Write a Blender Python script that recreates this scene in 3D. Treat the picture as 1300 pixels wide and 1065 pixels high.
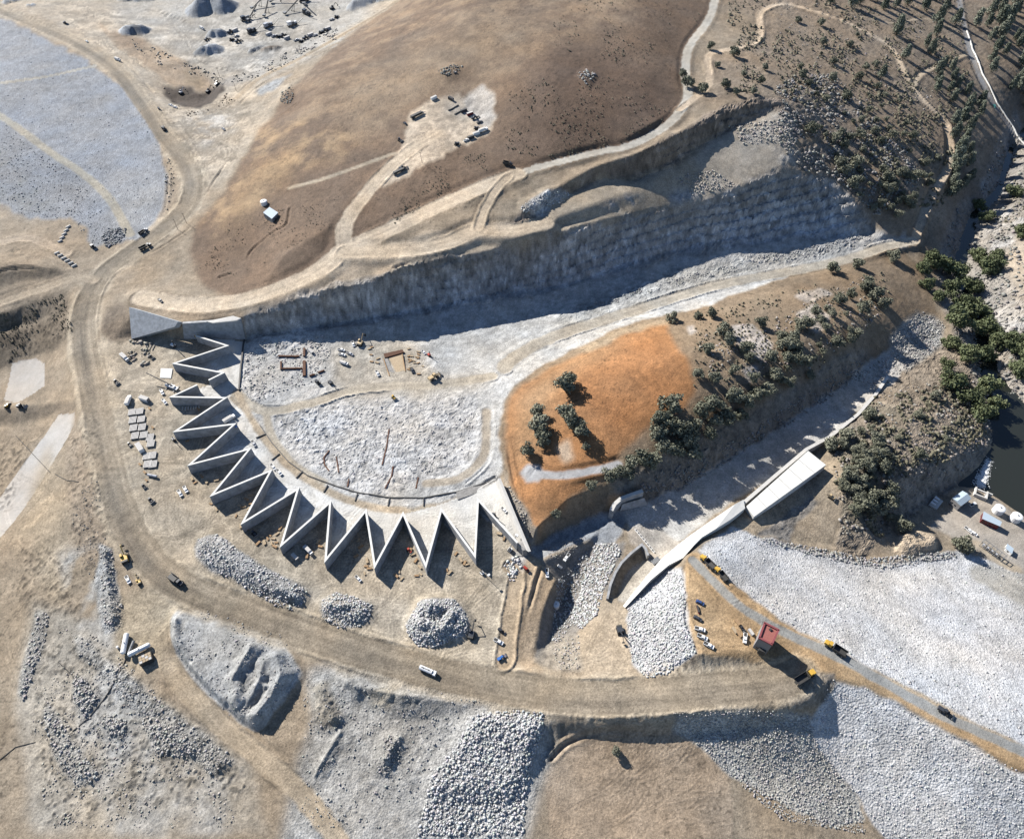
import bpy, bmesh, math, random
import numpy as np
from mathutils import Vector, Matrix
from mathutils.geometry import delaunay_2d_cdt

for o in list(bpy.data.objects):
    bpy.data.objects.remove(o, do_unlink=True)
SC = bpy.context.scene
COL = SC.collection

# ------------------------------------------------------------------ camera
H, TH, F = 380.0, math.radians(48.0), 901.0
CT, ST = math.cos(TH), math.sin(TH)
cam_d = bpy.data.cameras.new('camera')
cam = bpy.data.objects.new('camera', cam_d)
COL.objects.link(cam)
cam.location = (0, 0, H)
cam.rotation_euler = (math.radians(90) - TH, 0, 0)
cam_d.sensor_fit = 'HORIZONTAL'
cam_d.sensor_width = 36.0
cam_d.lens = 36.0 * F / 1300.0
cam_d.shift_y = -45.0 / 1300.0
cam_d.clip_start = 1.0
cam_d.clip_end = 6000.0
SC.camera = cam

# ------------------------------------------------------------------ light
SUN_EL = math.radians(33.0)
SDX, SDY = 0.73, -0.68          # the way shadows fall on the ground
_n = math.hypot(SDX, SDY); SDX /= _n; SDY /= _n
world = bpy.data.worlds.new('World'); SC.world = world; world.use_nodes = True
wn = world.node_tree.nodes; wl = world.node_tree.links
sky = wn.new('ShaderNodeTexSky'); sky.sky_type = 'NISHITA'; sky.sun_disc = False
sky.sun_elevation = SUN_EL
sky.sun_rotation = math.atan2(-SDX, -SDY)
sky.altitude = 1200; sky.air_density = 0.8; sky.dust_density = 0.15; sky.ozone_density = 2.0
wl.new(sky.outputs[0], wn['Background'].inputs[0])
wn['Background'].inputs[1].default_value = 0.075
sun_d = bpy.data.lights.new('sun', 'SUN'); sun_d.energy = 5.0
sun_d.angle = math.radians(0.5); sun_d.color = (1.0, 0.955, 0.89)
sun = bpy.data.objects.new('sun', sun_d); COL.objects.link(sun)
sd = Vector((SDX * math.cos(SUN_EL), SDY * math.cos(SUN_EL), -math.sin(SUN_EL)))
sun.rotation_euler = sd.to_track_quat('-Z', 'Y').to_euler()
sun.location = (-200, 300, 500)
SC.render.engine = 'CYCLES'
SC.view_settings.view_transform = 'Standard'
SC.view_settings.look = 'None'
SC.view_settings.gamma = 1.0
SC.view_settings.use_curve_mapping = False
SC.view_settings.exposure = 1.38

# ------------------------------------------------------------------ image pixel helpers
def ray(px, py):
    a = (px - 650.0) / F; b = -(py - 487.5) / F
    return a, b * ST + CT, b * CT - ST
def at(px, py, z):
    """the point at height z on the camera ray through image pixel px, py"""
    dx, dy, dz = ray(px, py)
    t = (z - H) / dz
    return dx * t, dy * t

GS = 1.7
GU = np.arange(-195, 1496, GS); GV = np.arange(-115, 1191, GS)
NU, NV = len(GU), len(GV)
_al = np.arctan((GV - 487.5) / F)
YR = H / np.tan(TH + _al)
FW = YR * CT + H * ST
GY = np.repeat(YR[:, None], NU, 1)
GX = (GU[None, :] - 650.0) / F * FW[:, None]
UU, VV = np.meshgrid(np.arange(NU, dtype=float), np.arange(NV, dtype=float))

def map_uv(X, Y):
    """plan position -> fractional column and row of the terrain sheet"""
    X = np.asarray(X, float); Y = np.asarray(Y, float)
    fw = Y * CT + H * ST
    px = 650 + F * X / fw
    py = 487.5 + F * (H * CT - Y * ST) / fw
    return (px - GU[0]) / GS, (py - GV[0]) / GS

def blur(a, r, n=3):
    a = a.astype(np.float64)
    r = int(max(1, round(r)))
    for _ in range(n):
        for ax in (0, 1):
            p = np.pad(a, [(r + 1, r) if k == ax else (0, 0) for k in (0, 1)], mode='edge')
            c = np.cumsum(p, axis=ax)
            if ax == 0:
                a = (c[2 * r + 1:] - c[:-2 * r - 1]) / (2 * r + 1)
            else:
                a = (c[:, 2 * r + 1:] - c[:, :-2 * r - 1]) / (2 * r + 1)
    return a

def _h(ix, iy, s):
    h = (ix * 374761393 + iy * 668265263 + s * 1442695041) & 0xffffffff
    h = ((h ^ (h >> 13)) * 1274126177) & 0xffffffff
    return h ^ (h >> 16)
def vnoise(x, y, s=0):
    ix = np.floor(x).astype(np.int64); iy = np.floor(y).astype(np.int64)
    fx = x - ix; fy = y - iy
    fx = fx * fx * (3 - 2 * fx); fy = fy * fy * (3 - 2 * fy)
    r = lambda a, b: (_h(a, b, s) & 65535) / 65535.0
    a = r(ix, iy); b = r(ix + 1, iy); c = r(ix, iy + 1); d = r(ix + 1, iy + 1)
    return (a + (b - a) * fx) * (1 - fy) + (c + (d - c) * fx) * fy
def fbm(x, y, sc, oct=4, s=0, gain=0.5):
    t = np.zeros_like(x); amp = 1.0; tot = 0
    x = x / sc; y = y / sc
    for k in range(oct):
        t += amp * vnoise(x + 17.3 * k, y - 9.1 * k, s + k * 7); tot += amp
        amp *= gain
        x, y = 1.6 * x + 1.2 * y, -1.2 * x + 1.6 * y
    return t / tot - 0.5
def cells(x, y, sc, s=0):
    """cellular noise: distance to the nearest seed and that cell's random value"""
    x = x / sc; y = y / sc
    ix = np.floor(x).astype(np.int64); iy = np.floor(y).astype(np.int64)
    best = np.full(x.shape, 9.0); val = np.zeros(x.shape)
    for a in (-1, 0, 1):
        for b in (-1, 0, 1):
            hx = (_h(ix + a, iy + b, s) & 65535) / 65535.0
            hy = (_h(ix + a, iy + b, s + 31) & 65535) / 65535.0
            d = (ix + a + hx - x) ** 2 + (iy + b + hy - y) ** 2
            m = d < best
            best = np.where(m, d, best)
            val = np.where(m, (_h(ix + a, iy + b, s + 77) & 65535) / 65535.0, val)
    return np.sqrt(best), val

# ------------------------------------------------------------------ terrain breaklines: x,y in image pixels, z in metres
LINES = []
def L(s, sharp=0):
    LINES.append(([tuple(float(v) for v in t.split(',')) for t in s.split()], sharp))
def PTS(s):
    for t in s.split():
        LINES.append(([tuple(float(v) for v in t.split(','))], 0))
# frame of the sheet
PTS('-260,-160,14 -100,-160,14 100,-160,8 350,-160,12 500,-160,45 700,-160,78 900,-160,72 1050,-160,52 1200,-160,18 1350,-160,8 1600,-160,10')
PTS('-260,60,16 -260,200,14 -260,300,8 -260,500,-6 -260,700,-16 -260,950,-12 -260,1230,-10 100,1230,-6 400,1230,-7 700,1230,-9 1000,1230,-12 1250,1230,-20')
PTS('1600,60,-20 1600,300,5 1600,450,-8 1600,620,-30 1600,760,-46 1600,860,-35 1600,1100,13 1600,1150,13 1600,1230,-4')
# auxiliary dam on the left
L('-195,-60,14 0,25,12 36,36,12 71,56,12 107,76,12 142,102,12 165,122,11.5 183,142,11 197,175,10.5 208,205,10 213,235,9 205,265,8 186,292,6.5 178,303,6', 1)
L('-195,60,16 0,145,14 63,193,11.5 101,218,10 137,250,8.5 163,300,6.5')
L('-195,200,14 0,200,12 40,240,9.5 71,278,6.5 94,279,6 112,291,5.5 114,314,5')
L('-195,290,9 0,255,9 28,273,7.5')
L('-195,-85,14 0,8,13 60,36,13 110,60,13 150,90,12.5 185,135,12 212,175,11 236,205,10.5 246,232,10 236,265,9 200,297,7 160,325,6 125,355,5 107,395,4 108,440,3 118,490,2 128,540,1.5 140,590,1 152,640,1 175,690,1 205,725,1')
# quarry
PTS('0,-15,12 60,10,10 120,0,8 200,30,6 300,30,6 380,20,8 440,25,9 300,90,7 250,60,6 350,60,8 150,20,8 165,55,8 190,75,8')
L('200,90,7 240,85,4 270,110,0 262,127,-1 225,131,0 205,113,3', 1)
L('196,84,9 243,76,7 282,104,7 272,137,8 222,141,9 196,118,9', 1)
PTS('245,170,9 270,200,9.5 262,240,9.5 300,150,9 330,110,10 250,210,10 285,165,9')
L('540,-40,34 500,0,26 440,45,19 380,80,14 330,105,11 300,125,10.5')
L('375,110,19 345,145,16 330,165,14.5 308,190,13.5 300,212,13 282,250,11 245,285,9')
# brown hill
PTS('600,20,78 700,40,82 800,30,78 850,90,64 780,130,67 700,110,75 640,110,70 560,90,66 480,60,50 420,90,40 380,150,34 340,190,26 320,230,24 300,260,20 400,235,36 455,205,41 400,190,38 440,140,44 600,-60,76 800,-60,80 520,20,48 300,300,16 270,310,12 250,330,11 290,345,13 250,285,11 230,350,9 180,350,7')
L('490,215,43 520,180,49 535,140,53 560,125,54 590,120,58')
PTS('600,105,63 625,120,61 628,160,55 560,165,51 600,150,52 615,172,51 570,190,50 530,215,46 590,215,46 600,195,48 640,190,52 700,180,58 760,160,60 820,150,60 480,260,40 500,240,41 460,275,37')
L('445,262,40 425,283,39 390,302,37 360,320,32 347,342,25', 1)
L('432,300,34 408,327,30 376,350,25 352,358,22', 1)
PTS('908,0,61 900,25,60 872,62,57 872,95,55 872,125,53 845,160,52 800,185,51.5 760,192,50 700,208,48 650,222,46 600,240,43 540,270,38 480,300,36 400,345,30 330,378,21 260,385,14 205,383,10 885,60,60 890,110,58 960,30,58')
PTS('320,300,19 335,330,18 310,350,15 280,365,13')
# spillway cut: crest and toe
L('306,404,16 325,397,18 350,387,22 376,377,24.5 426,362,29.5 480,349,34 503,338,35 592,321,34.5 655,307,33.5 713,296,31 772,278,28 828,267,25 878,255,23 930,240,27 985,215,30 1020,222,23 1054,230,13 1080,250,5 1100,275,-9 1112,290,-17', 1)
L('312,432,0 325,427,-1 363,424,-1.5 409,416,-2 477,406,-3 541,396,-4 592,388,-5 655,373,-6.5 713,364,-8 739,358,-8.5 792,341,-9 843,327,-9 878,318,-9 955,307,-11 1010,302,-14 1060,300,-17 1105,298,-21', 1)
L('640,285,39 665,268,41 690,250,43.5 720,232,46 751,216,48 787,203,52 812,195,54 843,178,56 871,162,57 904,150,58 916,136,58 975,122,57 1000,130,54', 1)
L('655,291,37 680,272,38 705,256,38.5 735,238,39.5 763,226,39 802,226,36 845,212,37 872,192,40 904,174,43 937,158,45 975,143,47 1003,150,47', 1)
L('690,283,36.5 730,268,36.5 765,255,36 800,243,35.5', 1)
L('700,290,31.5 745,280,29.5 782,270,28.5 806,260,29', 1)
PTS('440,322,33 520,322,36.5 570,312,35 610,300,36 620,280,38 630,255,41 740,255,37 840,245,31 905,215,33 940,195,37 980,185,39 1000,200,34 900,235,29 700,280,36 560,290,38 500,310,34')
# upper right hillside
PTS('940,60,56 960,90,57 1000,60,50 1040,100,44 1080,140,34 1120,180,22 1060,180,29 1030,160,37 1150,230,9 1110,240,8 1135,268,-5 1000,10,52 1060,20,43 1120,40,34 1170,90,20 1185,140,12 1205,190,3 1190,255,-7 1163,300,-18 1220,60,10 1250,110,-2 1230,160,-3 1240,20,8 1300,90,-6 1300,0,4 1150,10,30 1070,205,21 1100,210,13 1045,60,44')
L('1600,0,-44 1495,60,-44 1380,110,-44 1300,165,-44 1280,195,-44 1264,250,-44 1235,275,-44 1222,310,-44 1215,350,-44 1228,385,-44 1245,430,-44 1255,480,-44 1275,530,-45 1290,580,-46 1330,640,-46 1400,700,-46 1495,760,-46', 1)
L('1285,150,-22 1262,195,-26 1245,245,-31 1215,265,-30 1200,310,-34 1192,350,-34 1205,400,-34 1222,440,-36 1235,490,-37 1247,530,-38 1258,568,-39', 1)
L('1320,180,-30 1300,210,-32 1285,255,-34 1255,290,-36 1240,330,-36 1245,360,-36 1262,420,-37 1280,470,-38 1310,500,-38 1380,560,-38', 1)
PTS('1300,250,-20 1300,320,-18 1300,400,-22 1400,300,-8 1495,300,0 1495,450,-10 1400,450,-18 1495,620,-30 1400,180,-20 1400,60,-15')
L('1205,622,-35 1232,618,-35 1262,632,-35 1300,658,-35 1400,722,-35 1495,782,-35', 1)
L('1220,622,-44 1238,618,-45 1268,632,-45 1306,657,-46 1404,721,-46', 1)
# rocky knoll between the chute and the river
PTS('1090,560,-10 1100,620,-12 1150,560,-12 1190,545,-18 1120,500,-19 1180,500,-24 1080,600,-11 1210,540,-26 1215,480,-32 1170,470,-32 1140,530,-14 1075,540,-15')
L('1118,615,-13 1150,602,-13 1180,592,-15 1215,577,-22 1240,562,-32 1250,545,-37', 1)
L('1120,660,-30 1140,660,-34 1170,640,-37 1212,616,-40 1240,592,-41 1258,568,-41', 1)
PTS('1150,685,-27 1165,680,-28 1130,690,-28 1200,660,-35 1260,690,-35 1290,700,-35 1240,660,-35 1185,660,-35 1100,660,-20 1070,670,-19')
# main dam
L('888,700,12 930,740,13 1000,787,13 1040,812,13 1080,833,13 1140,866,13 1200,896,13 1300,945,13 1400,995,13 1495,1045,13', 1)
L('1055,858,13 1100,872,13 1150,899,13 1200,926,13 1250,952,13 1300,980,13 1400,1035,13 1495,1090,13', 1)
L('890,688,6 930,672,-4 960,680,-10 1000,695,-17 1050,706,-22 1100,716,-26 1150,715,-29 1215,703,-33 1260,715,-34 1300,732,-34 1400,790,-35 1495,850,-35', 1)
L('1040,890,4 1060,930,-3 1100,1000,-10 1150,1080,-16 1250,1180,-18')
PTS('1300,1110,-8 1400,1190,-8')
PTS('930,662,-7 960,662,-10 1040,612,-15 1062,598,-15 1000,650,-15 1050,690,-21 1020,660,-17 1060,640,-16')
# road embankments and the hollow at the bottom
L('662,975,-1 672,945,1 684,920,3 700,905,4 730,900,4.5 800,897,6 850,888,7.5 900,888,8.5 960,888,9.5 1000,883,11 1040,880,12', 1)
L('682,985,-3.5 700,950,-3.5 725,930,-3 765,920,-2.5 815,919,-1.5 862,911,0 905,908,2 960,905,4 1010,905,6', 1)
PTS('760,960,-5 850,960,-5.5 950,970,-6.5 720,1010,-6 660,975,-2 655,1000,-3 620,960,-2 560,960,-1 600,915,1')
L('868,722,11 871,752,12.5 872,790,13 888,831,13 930,836,13 990,848,13 1015,850,13 1055,858,13', 1)
L('800,868,6 850,868,7.5 890,866,8 950,864,9 990,862,10.5', 1)
L('797,768,-2 797,800,0 803,842,3 820,860,4 845,857,6')
PTS('770,760,-3 745,805,-1 740,860,3 795,862,4.5 770,800,-1 240,748,1 300,772,1 380,800,1 460,828,1 540,850,2 620,868,3 700,882,4 760,886,5 830,882,6.5 900,876,8 980,868,10')
# approach channel of the service spillway
L('690,712,0 706,735,0 697,755,0 688,780,0 676,830,0.5', 1)
L('722,744,-16 713,760,-16 704,788,-15 692,824,-10', 1)
PTS('745,716,-15 735,765,-16 722,803,-11 755,694,-11')
L('780,694,-2 762,745,-2 752,785,-2 735,800,-2')
PTS('700,838,-3 735,830,-1 720,852,1 690,852,1')
L('672,704,0 690,709,0 718,697,-1 745,686,-3 762,674,-5', 1)
L('683,700,-7 700,692,-8 725,678,-9 752,664,-9 790,658,-8', 1)
L('630,575,4 650,615,6 668,650,7 680,672,8 694,657,9 719,633,11 736,626,10 765,614,9 790,606,8', 1)
L('676,694,-5 700,679,-8 724,666,-9 750,652,-8')
PTS('660,760,0 650,800,0.5 660,720,0 640,760,0')
# service spillway chute
PTS('800,668,-6 838,708,-7')
L('773,757,-2 785,717,-2 812,692,-3', 1)
L('781,760,-8 792,730,-8 822,704,-8', 1)
PTS('805,750,-8 815,735,-8')
L('845,695,-8 880,660,-10 945,618,-14 1000,585,-19 1060,543,-25 1110,500,-31 1150,455,-38 1185,425,-41')
L('790,646,-7 860,622,-10 940,573,-15 1010,528,-22 1070,488,-28 1120,448,-34', 1)
L('790,606,8 840,583,8 900,553,5 960,521,1 1020,486,-4 1080,446,-10 1120,406,-17 1150,372,-25')
PTS('1075,520,-25 1120,475,-32 1150,495,-28 1165,440,-38')
# orange hill
L('632,560,3 637,520,3 655,490,3 690,462,2 735,440,0 780,420,-2 830,403,-5 880,392,-8 940,372,-13 1000,350,-17 1060,338,-21 1110,322,-24 1150,318,-26')
L('650,560,8 655,520,9 675,490,9 710,465,9 760,440,8 830,415,7 900,395,4 980,370,-3 1050,355,-10 1100,345,-16')
PTS('720,520,17 780,490,20 840,460,20 880,480,19 820,540,15 740,570,14 700,600,12 680,640,9 900,440,15 950,450,14 1000,440,7 1050,420,2 1090,400,-6 960,490,9 1020,460,2 1120,370,-16 1130,340,-22 1180,400,-34 1170,350,-30')
# spillway floor
L('640,480,0 680,455,-1 720,428,-3 790,402,-6 860,380,-9 930,362,-13 1000,345,-17 1080,325,-21 1150,305,-25')
PTS('530,440,-3.5 600,440,-4 560,480,-1 640,420,-5 700,400,-7 800,360,-9.5 900,335,-11 1000,318,-15 350,450,-1.5 420,470,-1 500,450,-1.5 450,530,-1 400,560,-1 500,600,-1 580,580,-1 620,520,-0.5 540,530,-1.5')
L('310,437,-0.3 303,495,-0.3 312,520,-.3 345,570,-.3 400,615,-.3 470,640,-.3 540,640,-.3 600,625,-.3 628,610,-.3')
# yard upstream of the weir
PTS('160,480,0.5 200,600,0 300,700,0 450,770,0 600,800,0.5 175,440,1 225,450,0 250,500,0 350,680,0 640,700,0 560,720,0 670,700,0 250,700,0 200,540,0')
L('150,400,8 168,394,14 200,398,14.5 231,408,15 270,402,16 306,403,16', 1)
L('140,432,3 172,431,0 234,431,0 312,430,0', 1)
PTS('130,400,5 145,380,7 180,370,8 250,398,14')
# lower left
PTS('95,290,5 80,320,5 0,300,7 60,300,6 -100,330,5')
L('-100,345,11 0,334,11 20,332,11 45,334,10 80,343,5', 1)
L('-100,372,1 0,366,1 40,356,2 85,349,4', 1)
PTS('0,384,1 60,364,2 95,350,4')
L('-80,402,1 0,396,1 40,380,2 82,366,4', 1)
L('-80,425,-10 0,418,-10 45,408,-7 72,392,-2', 1)
L('-80,432,-10.5 0,426,-10.5 45,416,-7.5 85,405,-1', 1)
L('-80,480,-24 0,470,-23 40,454,-18 75,440,-9 95,425,-1', 1)
PTS('30,492,-20 62,462,-13 92,475,-3 40,507,-17 -60,505,-23')
L('-50,523,-22 15,518,-18 60,511,-10 105,510,-1', 1)
L('-50,546,-28 20,541,-24 62,531,-16 80,527,-9', 1)
PTS('100,560,-2 120,600,0 60,640,-13 100,700,-5 0,655,-26 0,700,-18 0,800,-14 60,800,-6 130,750,-1 0,950,-10 100,900,-5 200,940,-3 300,960,-2 85,532,-9 45,590,-18 110,650,0 400,960,-1 480,930,0 450,880,0.5 160,820,0 200,780,0.5 220,900,-1')
L('120,690,0 128,740,0 132,790,-1', 0)

def build_tin():
    vs, es, zs = [], [], []
    sharp_img = np.zeros((NV, NU))
    for pts, sh in LINES:
        pl = []
        for k, (x, y, z) in enumerate(pts):
            X, Y = at(x, y, z)
            if k:
                X0, Y0, z0 = pl[-1]
                n = max(1, int(math.hypot(X - X0, Y - Y0) / 12))
                for q in range(1, n):
                    t = q / n
                    pl.append((X0 + (X - X0) * t, Y0 + (Y - Y0) * t, z0 + (z - z0) * t))
            pl.append((X, Y, z))
        b = len(vs)
        for X, Y, z in pl:
            vs.append(Vector((X, Y))); zs.append(z)
        for k in range(len(pl) - 1):
            es.append((b + k, b + k + 1))
        if sh:
            a = np.array(pl)
            for k in range(len(a) - 1):
                u, v = map_uv(np.linspace(a[k, 0], a[k + 1, 0], 12), np.linspace(a[k, 1], a[k + 1, 1], 12))
                i = np.clip(np.round(v).astype(int), 0, NV - 1); j = np.clip(np.round(u).astype(int), 0, NU - 1)
                sharp_img[i, j] = 1
    ov, oe, of, ovi, _, _ = delaunay_2d_cdt(vs, es, [], 0, 1e-3)
    oz = np.zeros(len(ov)); P0 = np.array([(v.x, v.y) for v in vs]); Z0 = np.array(zs)
    for k, src in enumerate(ovi):
        if src:
            oz[k] = Z0[src[0]]
        else:
            d = np.hypot(P0[:, 0] - ov[k].x, P0[:, 1] - ov[k].y)
            q = np.argsort(d)[:4]; w = 1 / (d[q] + .1)
            oz[k] = (Z0[q] * w).sum() / w.sum()
    PX = np.array([(v.x, v.y) for v in ov])
    U, V = map_uv(PX[:, 0], PX[:, 1])
    Zg = np.zeros((NV, NU))
    for f in of:
        for q in range(1, len(f) - 1):
            i0, i1, i2 = f[0], f[q], f[q + 1]
            u = U[[i0, i1, i2]]; v = V[[i0, i1, i2]]
            a0 = max(0, int(math.floor(u.min()))); a1 = min(NU - 1, int(math.ceil(u.max())))
            b0 = max(0, int(math.floor(v.min()))); b1 = min(NV - 1, int(math.ceil(v.max())))
            if a1 < a0 or b1 < b0:
                continue
            x = GX[b0:b1 + 1, a0:a1 + 1]; y = GY[b0:b1 + 1, a0:a1 + 1]
            (x0, y0), (x1, y1), (x2, y2) = PX[i0], PX[i1], PX[i2]
            d = (y1 - y2) * (x0 - x2) + (x2 - x1) * (y0 - y2)
            if abs(d) < 1e-9:
                continue
            w0 = ((y1 - y2) * (x - x2) + (x2 - x1) * (y - y2)) / d
            w1 = ((y2 - y0) * (x - x2) + (x0 - x2) * (y - y2)) / d
            w2 = 1 - w0 - w1
            m = (w0 >= -1e-6) & (w1 >= -1e-6) & (w2 >= -1e-6)
            zz = w0 * oz[i0] + w1 * oz[i1] + w2 * oz[i2]
            s = Zg[b0:b1 + 1, a0:a1 + 1]
            s[m] = zz[m]
    sm = np.clip(blur(sharp_img, 5) * 9, 0, 1)
    z1 = blur(Zg, 1, 1); z2 = blur(Zg, 8)
    return z1 * sm + z2 * (1 - sm)
Z = build_tin()

def zat(X, Y):
    u, v = map_uv(X, Y)
    u = np.clip(u, 0, NU - 1.001); v = np.clip(v, 0, NV - 1.001)
    i = u.astype(int); j = v.astype(int); a = u - i; b = v - j
    return (Z[j, i] * (1 - a) + Z[j, i + 1] * a) * (1 - b) + (Z[j + 1, i] * (1 - a) + Z[j + 1, i + 1] * a) * b
def ground(px, py):
    """image pixels cast along camera rays onto the ground -> plan position and height"""
    px = np.atleast_1d(np.asarray(px, float)); py = np.atleast_1d(np.asarray(py, float))
    zz = np.linspace(115, -60, 351)
    dx, dy, dz = ray(px, py)
    t = (zz[None, :] - H) / dz[:, None]
    X = dx[:, None] * t; Y = dy[:, None] * t
    below = zat(X, Y) >= zz[None, :]
    k = np.argmax(below, axis=1)
    k = np.where(below.any(1), k, 230)
    r = np.arange(len(px))
    k0 = np.maximum(k - 1, 0)
    d1 = zz[k] - zat(X[r, k], Y[r, k]); d0 = zz[k0] - zat(X[r, k0], Y[r, k0])
    w = np.where(np.abs(d0 - d1) > 1e-6, d0 / (d0 - d1 + 1e-9), 0); w = np.clip(w, 0, 1)
    x = X[r, k0] + (X[r, k] - X[r, k0]) * w; y = Y[r, k0] + (Y[r, k] - Y[r, k0]) * w
    return x, y, zat(x, y)
def G(px, py):
    x, y, z = ground([px], [py])
    return float(x[0]), float(y[0]), float(z[0])
def pp(s):
    a = np.array([[float(v) for v in t.split(',')[:2]] for t in s.split()])
    return a
def poly_uv(s):
    a = pp(s) if isinstance(s, str) else np.asarray(s, float)
    x, y, _ = ground(a[:, 0], a[:, 1])
    return map_uv(x, y)
WU = UU + fbm(GX, GY, 9, 3, 5) * 5.0 + fbm(GX, GY, 30, 2, 8) * 4.0
WV = VV + fbm(GX, GY, 9, 3, 6) * 5.0 + fbm(GX, GY, 30, 2, 9) * 4.0
def mask(s, feather=0, rough=1):
    u, v = poly_uv(s)
    gu, gv = (WU, WV) if rough else (UU, VV)
    a0 = int(max(0, u.min() - 8)); a1 = int(min(NU, u.max() + 9)); b0 = int(max(0, v.min() - 8)); b1 = int(min(NV, v.max() + 9))
    m = np.zeros((NV, NU))
    if a1 <= a0 or b1 <= b0:
        return m
    x = gu[b0:b1, a0:a1]; y = gv[b0:b1, a0:a1]
    c = np.zeros(x.shape, bool)
    n = len(u)
    for k in range(n):
        x0, y0, x1, y1 = u[k], v[k], u[(k + 1) % n], v[(k + 1) % n]
        if y0 == y1:
            continue
        c ^= ((y0 > y) != (y1 > y)) & (x < (x1 - x0) * (y - y0) / (y1 - y0) + x0)
    m[b0:b1, a0:a1] = c
    return blur(m, max(1, feather * .7), 2 if feather > 3 else 1) if feather else m
def line_dist(X, Y, xs, ys, zs=None):
    """distance to a polyline, with the height and run along it at the nearest spot"""
    best = np.full(X.shape, 1e9); zz = np.zeros(X.shape); side = np.zeros(X.shape); run = np.zeros(X.shape); s0 = 0.0
    for k in range(len(xs) - 1):
        ax, ay, bx, by = xs[k], ys[k], xs[k + 1], ys[k + 1]
        ex, ey = bx - ax, by - ay; l2 = ex * ex + ey * ey + 1e-9
        t = np.clip(((X - ax) * ex + (Y - ay) * ey) / l2, 0, 1)
        d = np.hypot(X - ax - t * ex, Y - ay - t * ey)
        m = d < best
        best = np.where(m, d, best)
        if zs is not None:
            zz = np.where(m, zs[k] + (zs[k + 1] - zs[k]) * t, zz)
        cr = ex * (Y - ay) - ey * (X - ax)
        side = np.where(m, np.sign(cr) * d, side)
        run = np.where(m, s0 + t * math.sqrt(l2), run)
        s0 += math.sqrt(l2)
    return best, zz, side, run
def smooth_line(xs, ys, zs, n=4):
    a = np.array([xs, ys, zs]).T
    out = []
    for k in range(len(a) - 1):
        p0 = a[max(k - 1, 0)]; p1 = a[k]; p2 = a[k + 1]; p3 = a[min(k + 2, len(a) - 1)]
        for q in range(n):
            t = q / n
            out.append(.5 * (2 * p1 + (p2 - p0) * t + (2 * p0 - 5 * p1 + 4 * p2 - p3) * t * t + (3 * p1 - p0 - 3 * p2 + p3) * t ** 3))
    out.append(a[-1])
    return np.array(out).T
# ------------------------------------------------------------------ surface map: colour, class, roughness of every spot of the sheet
CC = np.empty((NV, NU, 3)); CC[:] = (.31, .25, .18)
KL = np.zeros((NV, NU), np.int32)
RK = np.full((NV, NU), 0.25)      # lumpy relief in metres
SN = np.zeros((NV, NU))           # stone relief in metres
CLS = ['dry_ground']
CLABEL = {'dry_ground': ('bare sandy ground with dry brush and stone rows around the works', 'ground')}
def klass(name):
    if name not in CLS:
        CLS.append(name)
    return CLS.index(name)
n_big = fbm(GX, GY, 60, 4, 11); n_mid = fbm(GX, GY, 14, 4, 23); n_fine = fbm(GX, GY, 3.0, 3, 37)
def paint(s, col=None, feather=2, k=None, rough=1, rk=None, sn=None, op=1.0, m=None, vary=0):
    if m is None:
        m = mask(s, feather, rough)
    m = m * op
    if vary:
        m = m * np.clip(.5 + vary * (n_mid + .5 * n_big) * 4, 0, 1)
    if col is not None:
        CC[:] = CC * (1 - m[..., None]) + np.array(col) * m[..., None]
    if rk is not None:
        RK[:] = RK * (1 - m) + rk * m
    if sn is not None:
        SN[:] = SN * (1 - m) + sn * m
    if k is not None:
        KL[m > .5] = klass(k)
    return m
def mound(s, h, soft=5, rough=1, power=1.0):
    m = mask(s, 0, rough)
    b = np.clip((blur(m, soft) - .12) / .8, 0, 1) ** power
    Z[:] = Z + h * b
    return m

# --- mounds and stockpiles
P_A = '252,684 275,678 300,695 330,715 365,735 390,748 388,765 372,775 350,770 325,755 300,738 270,722 252,705'
P_B = '408,762 425,752 450,757 472,768 470,785 455,796 430,797 410,785'
P_C = '516,792 530,765 553,760 575,760 590,775 595,800 575,812 556,822 530,820 518,805'
P_S = '216,788 228,770 254,773 290,784 325,796 358,806 381,852 368,880 350,900 332,922 310,922 288,905 266,882 245,862 228,839 216,809'
mound(P_A, 4.5, 4); mound(P_B, 4, 4); mound(P_C, 4.5, 4); mound('525,765 553,760 556,780 535,785', 2, 3)
mound(P_S, 4.0, 4)
# quarry piles
Q = ['241,22 250,4 270,0 294,8 290,22 262,29', '152,40 160,32 180,32 192,40 184,50 165,52', '158,0 170,-12 190,-10 198,2 185,8 168,8', '264,44 272,36 286,38 288,50 276,54', '250,66 262,56 280,58 284,70 268,75 252,74', '332,64 344,56 358,60 356,72 340,74', '450,8 470,-6 500,-10 505,2 480,12 460,14', '0,6 20,-6 40,2 34,14 12,16', '30,10 46,4 48,12 38,16']
def ridge(pts, h, slope=.72, k=None, col=None):
    """a stockpile: a crest line with slopes at rest on both sides"""
    a = pp(pts); x, y, z = ground(a[:, 0], a[:, 1]); u, v = map_uv(x, y); mg = 45
    a0 = int(max(0, u.min() - mg)); a1 = int(min(NU, u.max() + mg)); b0 = int(max(0, v.min() - mg)); b1 = int(min(NV, v.max() + mg))
    X = GX[b0:b1, a0:a1]; Y = GY[b0:b1, a0:a1]; d = line_dist(X, Y, x, y)[0]
    an = np.arctan2(Y - y.mean(), X - x.mean()); d = d + 1.3 * np.sin(an * 5 + x[0]) * np.clip(d / 6, 0, 1) + fbm(X, Y, 5, 2, 7) * 1.6
    hh = np.clip(h - slope * d, 0, None); Z[b0:b1, a0:a1] += hh
    PILES.append(((b0, b1, a0, a1), hh, k, col))
PILES = []
GP = (.30, .315, .33)
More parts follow.
